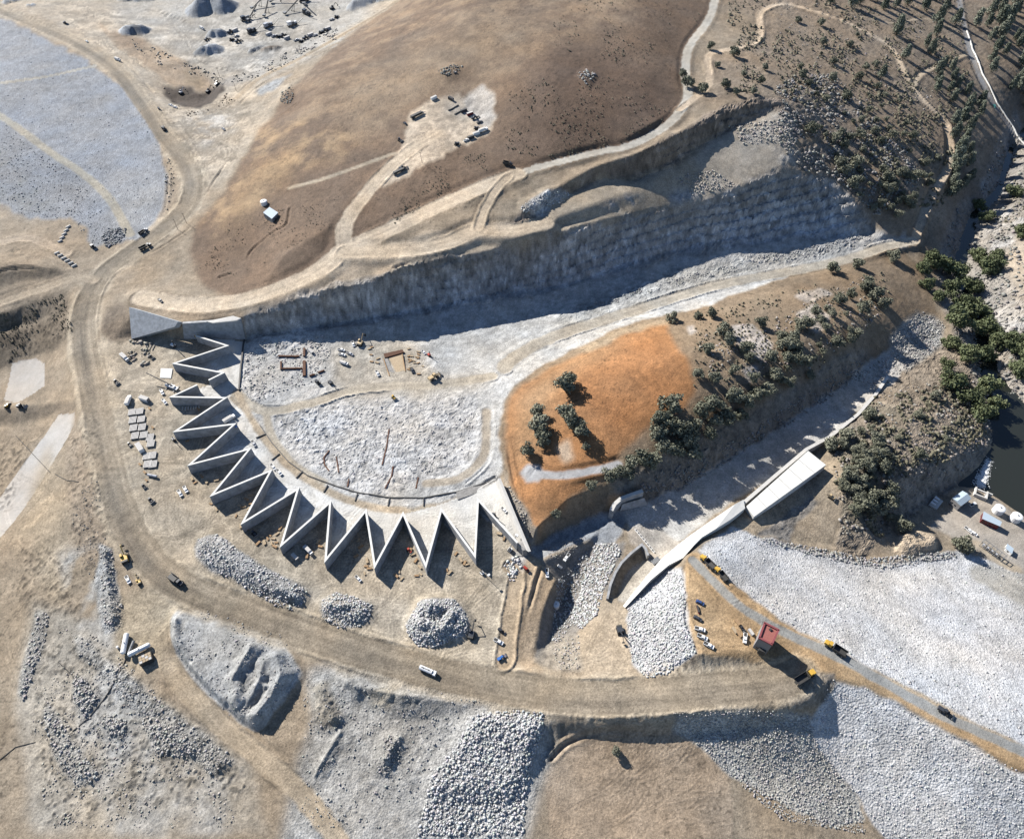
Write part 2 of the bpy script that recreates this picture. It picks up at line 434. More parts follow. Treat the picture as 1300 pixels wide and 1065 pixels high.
for pts, h in (('253,14 268,6 284,10', 15), ('163,41 180,40', 9), ('164,-3 188,-4', 11), ('271,45 280,44', 8), ('258,67 274,64', 8.5), ('450,8 480,-2 505,-6', 9), ('318,66 330,60', 3.5), ('6,4 22,0', 4), ('36,8 42,7', 3)):
    ridge(pts, h, .74, 'gravel_stockpile', GP)
GS2 = (.37, .375, .37)
for pts, h in (('320,824 308,844 296,866 302,886', 3.8), ('352,836 358,858 346,886 328,910', 4.2), ('336,842 331,864 320,886', 3.0), ('224,788 223,810 238,842 262,869 284,892', 2.2), ('232,777 262,781 300,792 340,803', 2.0)):
    ridge(pts, h, .75, 'gravel_stockpile', GS2)
for pts, h in (('262,690 285,705 315,728', 2.2), ('345,742 375,760', 2.2), ('418,768 440,770', 2.0), ('535,790 560,800 575,780', 2.5), ('545,768 556,772', 2.5), ('445,868 480,880 520,886 570,888', 2.6), ('428,852 455,880', 2.2), ('405,880 425,915', 2.5), ('400,985 432,930', 1.2), ('490,965 505,940', 1.3), ('135,700 140,745 146,785', 2.0)):
    ridge(pts, h, .7, None, None)
ridge('338,64 352,62', 4.5, .7, 'gravel_stockpile', (.16, .11, .075))
mound('210,55 225,58 225,52 214,48', 1.5, 2)
# bottom boulder heap, ridges of spoil at the bottom
mound('548,985 580,945 600,910 620,903 660,902 690,905 688,935 675,965 660,1010 540,1010', 2.5, 5)
mound('452,870 490,868 560,880 600,886 592,895 540,905 500,905 465,892', 2.6, 4)
mound('425,850 445,862 462,885 450,890 430,868', 2, 3)
mound('398,870 415,865 436,905 428,925 405,925 395,900', 2.2, 4)
mound('486,935 512,932 510,958 490,985 478,980', 2.5, 4)
mound('396,985 425,940 436,920 430,950 410,990', 1.8, 3)
# rows of rubble on the left
RUB = ['46,775 62,780 58,810 45,850 30,890 24,880 30,840 40,805', '95,805 115,812 128,838 150,845 175,870 210,895 250,925 300,965 270,985 220,940 180,905 150,880 120,850 100,830', '60,890 75,910 95,945 130,985 100,1000 70,960 55,915', '92,855 110,865 125,890 108,910 95,890', '130,905 160,915 160,935 140,932', '180,915 240,935 250,960 200,960', '128,690 142,700 146,740 155,770 152,795 135,800 128,760']
for q in RUB:
    mound(q, 1.8, 3)
# rock knolls
for q, h in (('905,445 925,440 935,455 915,465', 2.5), ('1140,683 1160,675 1185,680 1190,695 1165,702 1140,700', 4), ('660,262 690,245 715,243 730,250 700,262 665,272', 3.5), ('690,690 690,695 700,690 695,685', 1), ('552,92 570,82 588,84 585,92 565,97', 3), ('730,95 745,88 758,95 745,108', 2.5), ('357,118 370,108 374,120 368,134 356,130', 4)):
    mound(q, h, 2)
# dam toe rubble
mound('955,680 975,690 1060,712 1120,722 1215,708 1210,700 1100,708 1010,690', 1.5, 3)

# --- roads cut into the slopes
ROADS = [
 # points, width, name, colour, tracks
 ('-120,-45 0,12 60,37 110,61 150,92 185,137 212,177 236,207 246,234 236,265 200,297 160,325 125,355 108,395 108,440 118,490 128,540 140,590 152,640 175,690 205,725 250,752 310,775 380,800 460,828 540,850 620,868 700,881 760,886 830,882 900,876 980,868 1012,858', 17, 'haul_road', (.275, .23, .17), 1),
 ('925,-45 908,0 900,25 875,60 870,95 873,125 848,158 800,185 760,193 700,208 650,222', 9, 'paved_hill_road', (.47, .44, .38), .3),
 ('655,221 600,243 540,270 480,298 440,315 400,345 330,376 260,388 215,384 180,378', 17, 'graded_hill_road', (.52, .43, .32), .7),
 ('437,312 438,285 460,252 490,218 525,188 560,168', 13, 'graded_hill_road', (.52, .43, .32), .7),
 ('440,320 520,318 570,308 605,292 650,292 690,284', 15, 'graded_hill_road', (.50, .41, .30), .7),
 ('607,290 617,262 632,238 645,225', 8, 'graded_hill_road', (.50, .41, .30), .6),
 ('862,140 885,122 901,104 899,71 924,63 955,56 965,43 965,18 980,8 1003,6 1046,19 1077,30 1112,48 1132,63 1145,86 1158,112 1181,137 1198,152 1206,173 1206,203 1196,228 1183,249 1168,286 1160,308', 7, 'dirt_track', (.54, .43, .31), .5),
 ('640,468 650,456 701,428 802,395 904,364 980,349 1021,341 1077,329 1122,314 1158,306', 11, 'chute_access_track', (.47, .42, .34), .6),
 ('-80,410 0,384 60,364 95,352 118,356', 10, 'side_track', (.36, .295, .215), .7),
 ('-60,315 0,308 25,303 50,306 85,322', 9, 'side_track', (.42, .34, .25), .6),
 ('879,711 935,765 992,801 1048,826 1077,840 1140,876 1198,908 1300,955 1400,1005 1495,1055', 5.5, 'dam_crest_road', (.30, .30, .285), .2),
 ('300,500 318,515 345,522 400,510 450,495 500,490 560,488 625,478', 8, 'chute_access_track', (.45, .40, .32), .6),
 ('338,524 342,545 356,570 376,592 411,612', 5, 'chute_access_track', (.44, .39, .31), .4),
 ('617,522 617,550 612,582 584,607 541,614', 6, 'chute_access_track', (.43, .37, .29), .4),
 ('300,497 318,530 340,562 365,590 400,615 440,634 480,645 512,648', 5, 'chute_access_track', (.45, .37, .27), .3),
 ('216,846 235,872 265,905 292,930 330,960 385,1010 440,1080', 9, 'side_track', (.40, .33, .24), .6),
 ('1215,-30 1219,10 1226,43 1231,63 1244,96 1262,132 1282,162 1300,188 1330,215', 7, 'paved_river_road', (.24, .235, .23), .1),
 ('1160,110 1170,94 1198,81 1226,70', 5, 'dirt_track', (.43, .35, .25), .4),
 ('1049,9 1084,18 1122,29 1143,28 1170,24 1191,28 1215,40', 4, 'dirt_track', (.40, .32, .225), .3),
 ('368,239 414,226 477,203 500,195', 5, 'dirt_track', (.40, .33, .24), .3),
 ('300,125 330,100 380,75 440,42 500,5 550,-40', 6, 'quarry_edge_road', (.42, .345, .25), .5),
 ('-100,90 0,147 63,193 101,218 137,250 165,298', 8, 'dam_bench', (.36, .335, .275), .2),
 ('677,601 715,603 760,596 785,590', 6, 'gravel_path', (.37, .375, .385), 0),
 ('648,720 655,735 645,800 640,840', 9, 'side_track', (.40, .31, .21), .5),
]
def ditch(pts, w=1.1, dep=1.1):
    a = pp(pts); x, y, z = ground(a[:, 0], a[:, 1]); x, y, z = smooth_line(x, y, z, 3); u, v = map_uv(x, y); mg = 8
    a0 = int(max(0, u.min() - mg)); a1 = int(min(NU, u.max() + mg)); b0 = int(max(0, v.min() - mg)); b1 = int(min(NV, v.max() + mg))
    X = GX[b0:b1, a0:a1]; Y = GY[b0:b1, a0:a1]; _, _, sd_, run = line_dist(X, Y, x, y, z)
    sd_ = sd_ + fbm(X, Y, 8, 2, 3) * 1.2; br = np.clip(.55 + 2.5 * fbm(run / 18, run * 0, 1, 2, int(x[0]) % 50), .1, 1)
    Z[b0:b1, a0:a1] += dep * br * (-np.exp(-(sd_ / w) ** 2) + .7 * np.exp(-((sd_ - 2 * w) / w) ** 2) + .35 * np.exp(-((sd_ + 2 * w) / w) ** 2))
DITCH = ['94,395 96,440 105,490 117,540 126,590 136,640 145,668', '213,225 213,245 207,272 190,293 178,303', '655,826 664,798 672,770 680,740 686,722', '342,524 380,517 420,509 450,502', '283,97 310,92 325,82 337,74', '376,132 352,150 326,160', '279,352 309,339 317,321 330,308 350,293 364,285 367,265', '40,30 80,55 110,72 150,105 180,138 198,170', '122,55 150,75 175,95 195,118', '222,155 245,190 256,220 252,250', '240,290 215,308 190,322', '128,360 122,390 126,430 134,470', '340,380 400,352 440,330 470,332', '210,390 260,397 310,390 345,382', '205,722 170,690 150,650 142,620', '240,770 300,790 340,800', '300,765 380,792 460,820 520,838', '620,880 700,893 760,898', '690,868 740,872', '812,868 880,862 950,862 990,858', '221,852 254,898 292,928 330,958', '240,850 270,890 310,922 345,950', '700,962 722,942 762,930 810,928', '640,540 648,590 662,640 676,680', '628,606 600,622 575,632', '612,525 612,560 605,585 580,604', '624,520 624,560 618,588 592,612', '868,722 871,752 872,790 886,826', '500,340 540,332 590,322', '0,345 30,340 60,345', '60,330 90,340', '545,312 600,300 640,284', '470,300 520,280 580,252', '700,216 760,200 820,186', '1060,862 1100,876 1150,903 1200,930 1300,984', '930,748 1000,794 1060,828', '300,120 330,96 380,70 440,38 500,1', '306,130 336,105 386,80 446,48 506,8', '205,140 240,146 275,142 300,128', '130,45 165,72 200,100', '150,12 200,14 250,35', '210,20 235,50 255,78 300,92', '262,245 275,225 292,200', '330,118 350,108 368,98', '236,155 260,175 280,170', '60,16 100,18 130,24']
for q in DITCH:
    ditch(q, 1.0, 1.2)
RM = []
for pts, w, nm, col, tr in ROADS:
    a = pp(pts)
    x, y, z = ground(a[:, 0], a[:, 1])
    x, y, z = smooth_line(x, y, z, 4)
    for _ in range(6):
        z[1:-1] = (z[:-2] + 2 * z[1:-1] + z[2:]) / 4
    u, v = map_uv(x, y)
    mg = 60
    a0 = int(max(0, u.min() - mg)); a1 = int(min(NU, u.max() + mg)); b0 = int(max(0, v.min() - mg)); b1 = int(min(NV, v.max() + mg))
    X = GX[b0:b1, a0:a1]; Y = GY[b0:b1, a0:a1]
    d, zz, sd_, run = line_dist(X, Y, x, y, z)
    e = d + fbm(X, Y, 6, 2, 3) * 1.6
    if nm not in ('gravel_path', 'dam_bench', 'chute_access_track') or 1:
        t = np.clip((d - w * .52) / (w * .45 + 1.0), 0, 1); t = 1 - t * t * (3 - 2 * t)
        Z[b0:b1, a0:a1] = Z[b0:b1, a0:a1] * (1 - t) + zz * t
    # a small berm of pushed-up soil along the edge
    if w > 6 and nm not in ('paved_hill_road', 'gravel_path', 'dam_bench'):
        Z[b0:b1, a0:a1] += 1.0 * np.exp(-((e - w * .57) / .8) ** 2) * np.clip(fbm(X, Y, 25, 2, 4) * 5 + .6, 0, 1)
    RM.append((nm, w, col, tr, (b0, b1, a0, a1), d, sd_, run))

# --- areas
BR = (.178, .122, .082)
HILL = '375,110 440,48 500,2 550,-60 600,-115 960,-115 925,-20 908,10 875,60 870,120 845,160 790,188 650,222 600,243 540,270 480,298 440,315 400,345 340,372 300,378 260,365 240,340 245,288 282,250 302,210 330,165'
paint(HILL, BR, 3, 'brown_hillside', rk=.35)
paint('375,110 440,48 500,2 550,-60 780,-115 840,-40 800,30 690,70 640,105 580,115 520,140 480,190 420,190 380,180', (.24, .172, .112), 12, vary=.7)
paint('420,120 520,60 620,20 700,10 690,50 600,90 520,130 440,170', (.27, .205, .14), 14, op=.6)
paint('248,283 282,250 302,210 330,165 380,150 440,165 450,195 370,230 330,255 290,305 255,300', (.32, .222, .128), 6, vary=.7)
paint('285,260 310,220 340,200 380,190 370,225 330,250 300,290', (.35, .232, .122), 8, op=.6)
paint('660,140 700,60 790,70 850,110 850,150 780,185 690,205 640,190', (.145, .098, .069), 10, op=.85)
RH = '925,-115 908,0 960,20 965,45 900,75 905,105 875,135 916,136 975,122 1003,150 1020,222 1054,230 1112,290 1160,310 1300,300 1600,300 1600,-115'
paint(RH, (.275, .215, .155), 4, 'rocky_hillside', rk=.7)
paint('985,150 1010,95 1060,100 1110,190 1170,200 1150,250 1115,280 1060,225 1010,220', (.215, .18, .145), 6, rk=1.6, vary=1.2)
# bowl above the cut
paint('905,178 940,160 975,145 1000,155 1010,200 990,215 940,238 900,248 840,255 850,225', (.41, .36, .29), 3, 'cut_bench', rk=.2)
paint('925,160 1000,150 1015,210 995,222 985,180 945,185', (.36, .345, .32), 4, rk=1.4, vary=1.5)
# pads on the hill
PAD = '470,240 495,205 510,180 520,150 545,128 560,122 585,120 612,112 628,120 627,150 622,170 600,180 560,198 530,215 505,228'
paint(PAD, (.51, .42, .315), 1, 'hill_laydown_pad', rk=.1)
paint('585,122 612,110 628,120 627,150 620,165 600,150 590,135', (.43, .40, .36), 2, rk=.5)
paint('560,130 590,128 600,150 575,145', (.40, .38, .345), 4, op=.7)
paint('380,352 430,318 470,312 520,302 600,286 650,281 688,279 700,288 655,304 592,318 503,334 470,344 425,356', (.49, .405, .30), 2, 'graded_hill_road', rk=.15)
# spillway cut
CUT = '306,404 325,397 350,387 376,377 426,362 480,349 503,338 592,321 655,307 713,296 772,278 828,267 878,255 930,240 985,215 1020,222 1054,230 1080,250 1100,275 1112,290 1105,300 1060,302 1010,304 955,309 878,320 843,329 792,343 739,360 713,366 655,375 592,390 541,398 477,408 409,418 363,426 325,429 312,434'
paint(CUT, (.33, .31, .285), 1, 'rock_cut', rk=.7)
paint('325,412 426,392 540,362 655,343 772,318 880,290 985,262 1080,275 1105,300 955,309 843,329 739,360 655,375 541,398 409,418 325,429', (.43, .445, .46), 5, op=.95)  # pale granite, with the skylight's blue on the lower face put into the colour
paint('325,397 376,377 426,362 503,338 592,321 655,307 713,296 713,306 655,320 592,338 503,355 426,378 376,392 325,408', (.27, .225, .175), 3, op=.7)
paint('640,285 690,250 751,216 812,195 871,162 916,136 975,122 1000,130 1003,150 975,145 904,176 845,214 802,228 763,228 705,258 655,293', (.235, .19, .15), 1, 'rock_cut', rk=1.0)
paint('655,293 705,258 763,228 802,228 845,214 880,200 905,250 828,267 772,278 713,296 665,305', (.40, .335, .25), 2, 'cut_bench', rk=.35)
paint('660,268 690,247 712,243 730,250 705,262 690,275 680,270', (.47, .465, .45), 2, rk=1.3)
paint('765,272 780,252 830,246 880,240 900,238 885,252 828,265', (.36, .345, .33), 3, rk=1.2, vary=1.5)
paint('490,347 503,337 640,296 655,300 592,321 520,335', (.45, .37, .27), 2, op=.8)
paint('425,352 450,335 490,332 500,338 470,350 430,360', (.43, .34, .24), 2, op=.8)
# spillway floor
FLOOR = '312,436 325,430 409,420 541,399 655,377 739,362 843,331 955,311 1060,304 1105,299 1125,300 1150,300 1158,310 1122,321 1060,336 1000,349 940,370 880,391 830,404 780,421 735,442 690,464 655,492 640,520 634,560 640,590 630,612 600,628 540,645 510,650 470,642 430,632 395,615 360,588 335,560 318,532 302,500 306,460'
paint(FLOOR, (.475, .465, .44), 1, 'spillway_floor', rk=.55)
paint('312,436 409,420 420,440 415,470 425,490 370,508 330,512 304,497', (.50, .48, .45), 3, rk=1.1, vary=1.5)
paint('345,530 420,512 500,500 600,500 618,530 612,575 580,600 520,622 470,630 420,612 380,585 352,552', (.52, .51, .49), 3, rk=.95)
paint('345,530 420,512 460,530 480,580 440,600 390,580', (.46, .465, .465), 5, op=.8, rk=1.2, vary=1.5)
paint('550,530 610,520 605,575 560,600 535,580', (.48, .485, .49), 5, op=.7, vary=1.2)
paint('420,440 470,432 520,430 548,470 620,478 600,495 500,505 440,505 425,480', (.43, .385, .315), 5, 'spillway_floor', op=.9, rk=.2)
paint('530,440 560,418 650,398 740,372 800,358 760,390 700,410 660,440 630,470 560,475', (.46, .46, .445), 5, rk=.25)
paint('700,400 800,360 900,335 1000,318 1100,300 1060,325 980,343 900,360 800,390 720,420', (.44, .435, .41), 4, rk=.8)
paint('737,390 760,378 830,360 828,368 770,386 742,398', (.33, .34, .33), 3, rk=1.4, vary=1.5)
paint('800,355 860,342 925,335 930,342 870,350 806,364', (.33, .34, .33), 3, rk=1.4, vary=1.5)
paint('940,325 985,318 1040,310 1110,296 1100,315 1010,328 950,336', (.37, .365, .35), 3, rk=1.6, vary=1.5)
paint('690,462 735,440 780,420 830,403 880,390 940,368 1000,347 1000,352 940,376 880,398 830,411 780,428 735,450 700,470', (.55, .545, .52), 1, op=.9, rk=.15)
# yards
YARD = '150,432 172,430 240,434 285,440 303,497 335,560 395,615 470,642 540,645 600,640 640,640 672,700 650,730 655,760 648,800 640,842 560,850 460,822 380,795 300,765 240,742 205,720 175,680 158,620 145,560 132,500 124,450 126,425'
paint(YARD, (.40, .345, .265), 2, 'construction_yard', rk=.15)
paint('130,400 150,385 168,394 172,430 150,436 128,425', (.20, .16, .12), 3, rk=.7)
paint('160,380 210,375 310,395 306,404 270,402 231,409 200,398 168,393', (.26, .205, .145), 2, rk=.7)
paint('140,345 170,330 240,318 250,345 200,372 160,378 138,365', (.33, .265, .19), 4, rk=.5)
# apron: concrete inside the labyrinth
APRON = '247,425 312,434 304,497 290,505 318,532 340,565 368,595 405,622 445,640 490,650 515,652 560,640 632,610 668,690 652,690 606,650 600,705 560,660 540,715 512,665 476,715 465,660 414,708 420,655 360,690 380,635 310,662 345,612 270,628 318,582 243,590 299,550 225,548 288,516 222,505 262,490 283,478 225,463 290,445'
paint(APRON, (.64, .62, .575), 0, 'spillway_apron', rough=0, rk=.0)
# orange hill
OH = '632,560 637,520 655,490 690,462 735,440 780,420 830,403 880,392 940,372 1000,350 1060,338 1110,322 1150,318 1180,360 1190,410 1165,440 1120,450 1070,490 1010,530 940,575 860,624 790,648 740,660 700,682 675,692 650,640'
paint(OH, (.255, .195, .135), 2, 'orange_hill', rk=.5)
paint('640,560 641,520 660,492 700,466 760,441 825,414 848,412 852,432 872,460 880,492 872,520 835,530 790,575 770,600 720,632 694,657 680,672 665,640 648,600', (.36, .19, .09), 3, rk=.35)
paint('720,500 780,440 830,425 850,440 868,470 870,500 830,530 790,560 750,540', (.345, .168, .075), 10, op=.7)
paint('650,560 655,520 690,475 760,442 800,428 770,450 720,475 690,520 690,560 665,600', (.38, .255, .15), 8, op=.7)
paint('735,440 780,422 845,405 850,412 800,424 745,448', (.43, .34, .235), 3, op=.7)
for q in ('925,412 955,412 980,440 975,460 950,455 930,430', '945,470 960,462 965,480 950,490', '870,415 880,412 885,420 875,424', '1005,375 1040,365 1060,375 1020,385', '1010,395 1030,385 1060,400 1040,420 1020,410'):
    paint(q, (.44, .40, .36), 2, rk=.9)
paint('668,590 684,590 692,601 684,612 668,612 660,601', (.37, .375, .385), 1, 'gravel_path', rough=0, rk=.02)
paint('705,565 722,560 728,580 715,588', (.48, .42, .34), 3, op=.7)
paint('770,610 800,598 900,548 960,517 1020,482 1080,442 1110,452 1070,488 1010,528 940,573 860,622 790,646', (.22, .195, .165), 3, rk=1.4)
paint('640,600 650,615 668,650 681,672 676,692 665,680 648,640', (.30, .27, .23), 2, rk=.9)
# service spillway
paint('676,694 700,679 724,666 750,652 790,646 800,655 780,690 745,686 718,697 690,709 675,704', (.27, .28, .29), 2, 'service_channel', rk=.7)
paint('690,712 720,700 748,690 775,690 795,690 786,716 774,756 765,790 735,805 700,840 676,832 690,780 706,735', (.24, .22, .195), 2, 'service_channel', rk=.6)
paint('790,646 860,622 940,573 1010,528 1070,488 1120,448 1165,425 1190,430 1150,468 1110,508 1060,550 1000,592 945,630 880,672 838,712 800,672', (.45, .435, .405), 1, 'service_chute', rk=.25)
paint('795,670 808,670 840,708 832,716 815,698 800,690', (.43, .37, .30), 1, 'service_chute', rough=0, rk=.02)
paint('808,668 830,662 868,690 840,710', (.44, .40, .345), 1, 'service_chute', rough=0, rk=.02)
paint('781,762 792,730 822,704 838,712 800,768', (.42, .385, .33), 1, 'service_channel', rk=.05)
paint('860,655 900,630 990,575 1060,525 1110,490 1070,530 1000,582 930,630 880,662', (.50, .48, .45), 4, rk=.5)
paint('1105,500 1150,455 1185,430 1165,425 1120,450', (.46, .44, .41), 3, rk=1.2)
paint('735,800 752,785 762,745 774,757 781,762 797,768 797,800 803,842 800,866 740,866', (.40, .325, .235), 2, 'construction_yard', rk=.15)
paint('640,842 650,800 655,730 672,704 690,712 706,735 697,755 688,780 676,830 690,850 680,870', (.40, .305, .205), 2, 'construction_yard', rk=.4)
paint('640,725 652,700 672,702 660,730 650,750', (.45, .43, .40), 3, rk=.6)
paint('676,836 700,812 715,805 735,805 740,850 700,852', (.33, .29, .235), 3, rk=.9)
# main dam
WH = (.56, .56, .56)
DAMF = '888,698 893,688 930,670 960,678 1000,693 1050,704 1100,714 1150,713 1215,701 1260,713 1300,730 1400,788 1600,910 1600,1085 1495,1047 1400,997 1300,947 1200,898 1140,868 1080,835 1040,814 1000,789 930,742'
paint(DAMF, WH, 1, 'dam_riprap_slope', rk=.25, sn=.18)
for q, c_ in (('1080,722 1300,822 1400,880 1400,888 1300,829 1078,728', (.47, .47, .47)), ('930,700 1010,720 1100,790 1080,810 990,760 930,725', (.50, .505, .515)), ('1120,740 1230,760 1300,800 1300,870 1180,810', (.525, .53, .545)), ('1000,700 1120,725 1100,740 1010,715', (.45, .45, .45))):
    paint(q, c_, 5, op=.7)
paint('1230,722 1260,713 1300,730 1400,788 1400,830 1300,770 1240,740', (.40, .385, .35), 3, sn=.1)
DAMU = '1055,862 1100,874 1150,901 1200,928 1250,954 1300,982 1400,1037 1600,1150 1600,1230 1250,1230 1120,1060 1080,1000 1040,950 1030,915 1045,890'
paint(DAMU, WH, 1, 'dam_riprap_slope', rk=.3, sn=.2)
paint('868,722 871,752 872,790 888,831 930,836 990,848 1055,858 1100,872 1150,899 1300,980 1400,1035 1600,1140 1600,1100 1400,998 1300,947 1140,868 1040,814 930,742 888,700 875,700', (.40, .285, .17), 1, 'dam_crest_ground', rk=.08)
paint('1010,795 1080,833 1140,866 1200,896 1300,945 1300,952 1200,904 1130,868 1060,830', (.43, .36, .27), 2, op=.7)
paint('797,768 838,722 866,722 871,752 871,790 886,828 845,857 820,860 803,842 797,800', WH, 1, 'dam_riprap_slope', rk=.3, sn=.25)
paint('845,857 886,830 930,836 990,848 1015,852 990,862 950,864 890,866 850,868 812,868', (.29, .235, .17), 2, 'road_embankment', rk=.4)
paint('690,905 730,900 800,897 850,888 900,888 960,888 1000,883 1045,878 1045,892 1010,905 960,902 900,905 860,905 810,913 755,918 715,935 690,985 660,1010 672,965', (.27, .225, .17), 2, 'road_embankment', rk=.35)
paint('715,935 755,918 810,913 850,925 890,945 930,975 930,1100 700,1100 690,985', (.36, .28, .20), 2, 'dry_ground', rk=.3)
paint('855,905 900,903 960,902 1030,905 1040,950 1080,1000 1100,1040 1060,1050 990,1020 930,985 890,950 850,925', (.42, .415, .39), 2, 'rubble_ground', rk=.4, sn=.2)
paint('1000,858 1030,850 1060,855 1062,870 1050,890 1020,895 1000,880', (.22, .195, .165), 2, 'road_embankment', rk=.7)
# knoll, river banks, powerhouse yard
paint('1050,600 1070,540 1110,505 1150,468 1190,425 1230,440 1260,500 1262,560 1225,610 1160,655 1120,680 1095,710 1050,700 1040,640', (.26, .215, .165), 2, 'rocky_knoll', rk=1.2)
paint('1060,560 1100,510 1150,520 1150,580 1110,610 1115,670 1070,680 1055,630', (.17, .15, .115), 4, vary=1, rk=1.2)
paint('930,668 945,655 1050,590 1062,575 1075,600 1070,650 1060,700 1000,690', (.40, .32, .225), 2, 'dry_ground', rk=.2)
paint('960,676 990,660 1030,630 1040,640 1010,665 1000,690', (.25, .23, .205), 2, rk=.9)
paint('1118,615 1180,592 1240,562 1258,568 1212,618 1140,662 1118,660', (.24, .21, .175), 2, rk=1.5)
paint('1180,668 1205,650 1230,620 1262,632 1300,658 1420,735 1495,790 1495,830 1300,728 1255,708 1225,690', (.37, .33, .28), 1, 'powerhouse_yard', rk=.05)
paint('1225,685 1255,690 1300,722 1300,730 1258,710', (.40, .33, .24), 2, rk=.1)
paint('1140,683 1160,675 1185,680 1190,700 1165,706 1135,704', (.47, .37, .26), 2, 'rocky_knoll', rk=1.0)
RB = '1290,140 1262,190 1245,245 1215,262 1195,310 1190,360 1205,410 1225,450 1240,500 1300,510 1600,540 1600,130 1320,170'
paint(RB, (.29, .262, .225), 3, 'river_bank', rk=1.2)
for q in ('1245,400 1300,370 1330,420 1320,470 1270,430', '1240,280 1300,240 1330,260 1290,310 1255,320', '1230,260 1262,200 1290,170 1300,200 1262,262'):
    paint(q, (.36, .345, .32), 3, rk=1.4, vary=1.5)
paint('1290,300 1340,280 1340,380 1300,380 1270,340', (.42, .34, .25), 4, op=.8, rk=.3)
paint('1130,430 1165,395 1200,410 1195,440 1150,470', (.42, .41, .385), 3, 'river_bank', rk=1.0, sn=.5)
# left dam
LD = '-260,-75 0,25 36,36 71,56 107,76 142,102 165,122 183,142 197,175 208,205 213,235 205,265 186,292 178,303 163,303 130,312 114,316 112,291 94,279 71,278 28,273 0,255 -260,290'
paint(LD, (.285, .305, .335), 1, 'auxiliary_dam_slope', rk=.35, sn=.2)
paint('-100,190 0,190 40,215 75,260 30,272 0,255 -100,270', (.25, .26, .265), 5, sn=.3, vary=1)
paint('60,235 110,225 135,255 160,298 190,285 212,240 195,230 150,240', (.35, .365, .38), 8, op=.8)
paint('0,104 60,96 122,82 124,85 60,99 0,108', (.42, .40, .35), 0, rough=0)
# quarry
paint('-60,-115 -60,-40 0,0 60,25 110,50 150,80 190,120 215,150 235,190 262,235 280,245 300,208 330,160 375,108 330,105 380,78 440,45 500,2 545,-60 540,-115', (.41, .35, .27), 3, 'quarry_yard', rk=.3)
paint('140,-60 300,-60 480,-20 470,15 430,45 380,75 320,95 285,100 240,80 205,60 150,25', (.40, .375, .33), 8, rk=.3)
paint('125,32 150,45 180,50 215,70 245,86 272,106 262,118 230,112 205,102 180,82 150,60', (.36, .275, .19), 2, rk=.2)
paint('140,38 165,40 190,52 178,66 150,56', (.25, .18, .12), 3)
paint('207,108 232,110 255,117 270,110 284,104 286,114 272,130 255,138 235,136 220,131 208,120', (.055, .04, .03), 1, 'quarry_pit', rk=.8)
paint('235,92 262,104 256,113 232,108', (.30, .225, .145), 2)
paint('170,62 200,78 240,88 285,98 330,92 325,102 290,112 270,104 235,84 195,76', (.27, .24, .205), 3, rk=.9, vary=1.5)
for (b0, b1, a0, a1), hh, k, col in PILES:
    if k is None: continue
    m_ = np.clip(hh / .8, 0, 1); c_ = CC[b0:b1, a0:a1]; c_[:] = c_ * (1 - m_[..., None]) + np.array(col) * m_[..., None]
    kk = KL[b0:b1, a0:a1]; kk[m_ > .5] = klass(k); r_ = RK[b0:b1, a0:a1]; r_[:] = r_ * (1 - m_) + .12 * m_
paint('290,100 340,75 400,55 440,45 430,60 380,80 320,105', (.33, .315, .285), 4, vary=1.5, rk=.8)
paint('235,150 290,140 300,170 260,190 245,175', (.40, .38, .345), 5, vary=1)
paint('320,60 360,52 420,20 450,40 380,72 330,90', (.36, .345, .315), 4, rk=.6, vary=1)
paint('326,115 350,100 372,95 345,118 328,122', (.33, .335, .33), 2)
# lower left
paint('0,338 45,337 80,343 85,349 40,356 0,366 -80,372 -80,345', (.19, .155, .115), 2, rk=.5)
paint('-80,402 0,396 40,380 82,366 90,400 95,425 75,440 40,450 0,470 -80,475', (.215, .175, .128), 3, rk=.5)
paint('-80,380 0,375 90,345 100,350 95,362 0,395', (.34, .275, .20), 3, op=.6)
paint('75,450 100,430 120,480 110,512 60,514 0,520 -60,525 -60,505 40,500', (.31, .25, .18), 3, rk=.3)
paint('-50,525 15,520 60,513 105,512 112,518 80,530 60,532 20,542 -50,547', (.22, .18, .135), 2, rk=.4)
paint('-60,520 60,530 110,520 128,640 138,690 110,740 60,790 40,900 -60,1000', (.285, .228, .162), 4)
RAMP = '74,527 95,524 96,535 84,559 -30,712 -60,700 0,631 40,575'
paint(RAMP, (.47, .44, .40), 0, 'boat_ramp', rough=0, rk=.02)
paint('15,460 45,455 57,462 56,490 20,512 5,508', (.46, .43, .39), 0, 'boat_ramp', rough=0, rk=.02)
paint('95,520 110,560 128,640 138,690 120,720 100,700 88,640 84,575', (.30, .24, .175), 3, rk=.5)
paint('60,560 75,600 85,650 90,740 70,770 50,740 40,680 20,690 40,620', (.36, .295, .21), 6, op=.8)
paint('40,760 90,780 130,800 170,860 240,910 320,970 340,1060 40,1060 20,900', (.35, .315, .26), 5, rk=.5)
paint('70,700 120,690 150,780 140,830 100,800', (.345, .335, .31), 5, vary=1)
paint('110,830 180,880 260,930 330,985 300,1060 150,1060 90,950', (.365, .355, .33), 5, vary=.8, rk=.6)
paint('125,690 142,698 150,740 158,772 152,800 132,805 122,770', (.36, .365, .36), 2, 'rubble_ground', rk=.7, sn=.5)
for q in RUB[:-1]:
    paint(q, (.37, .365, .345), 3, 'rubble_ground', rk=.5, sn=.5, op=.85)
paint('150,760 200,740 250,760 230,790 210,800 200,850 150,850 145,800', (.40, .335, .24), 6, rk=.15)
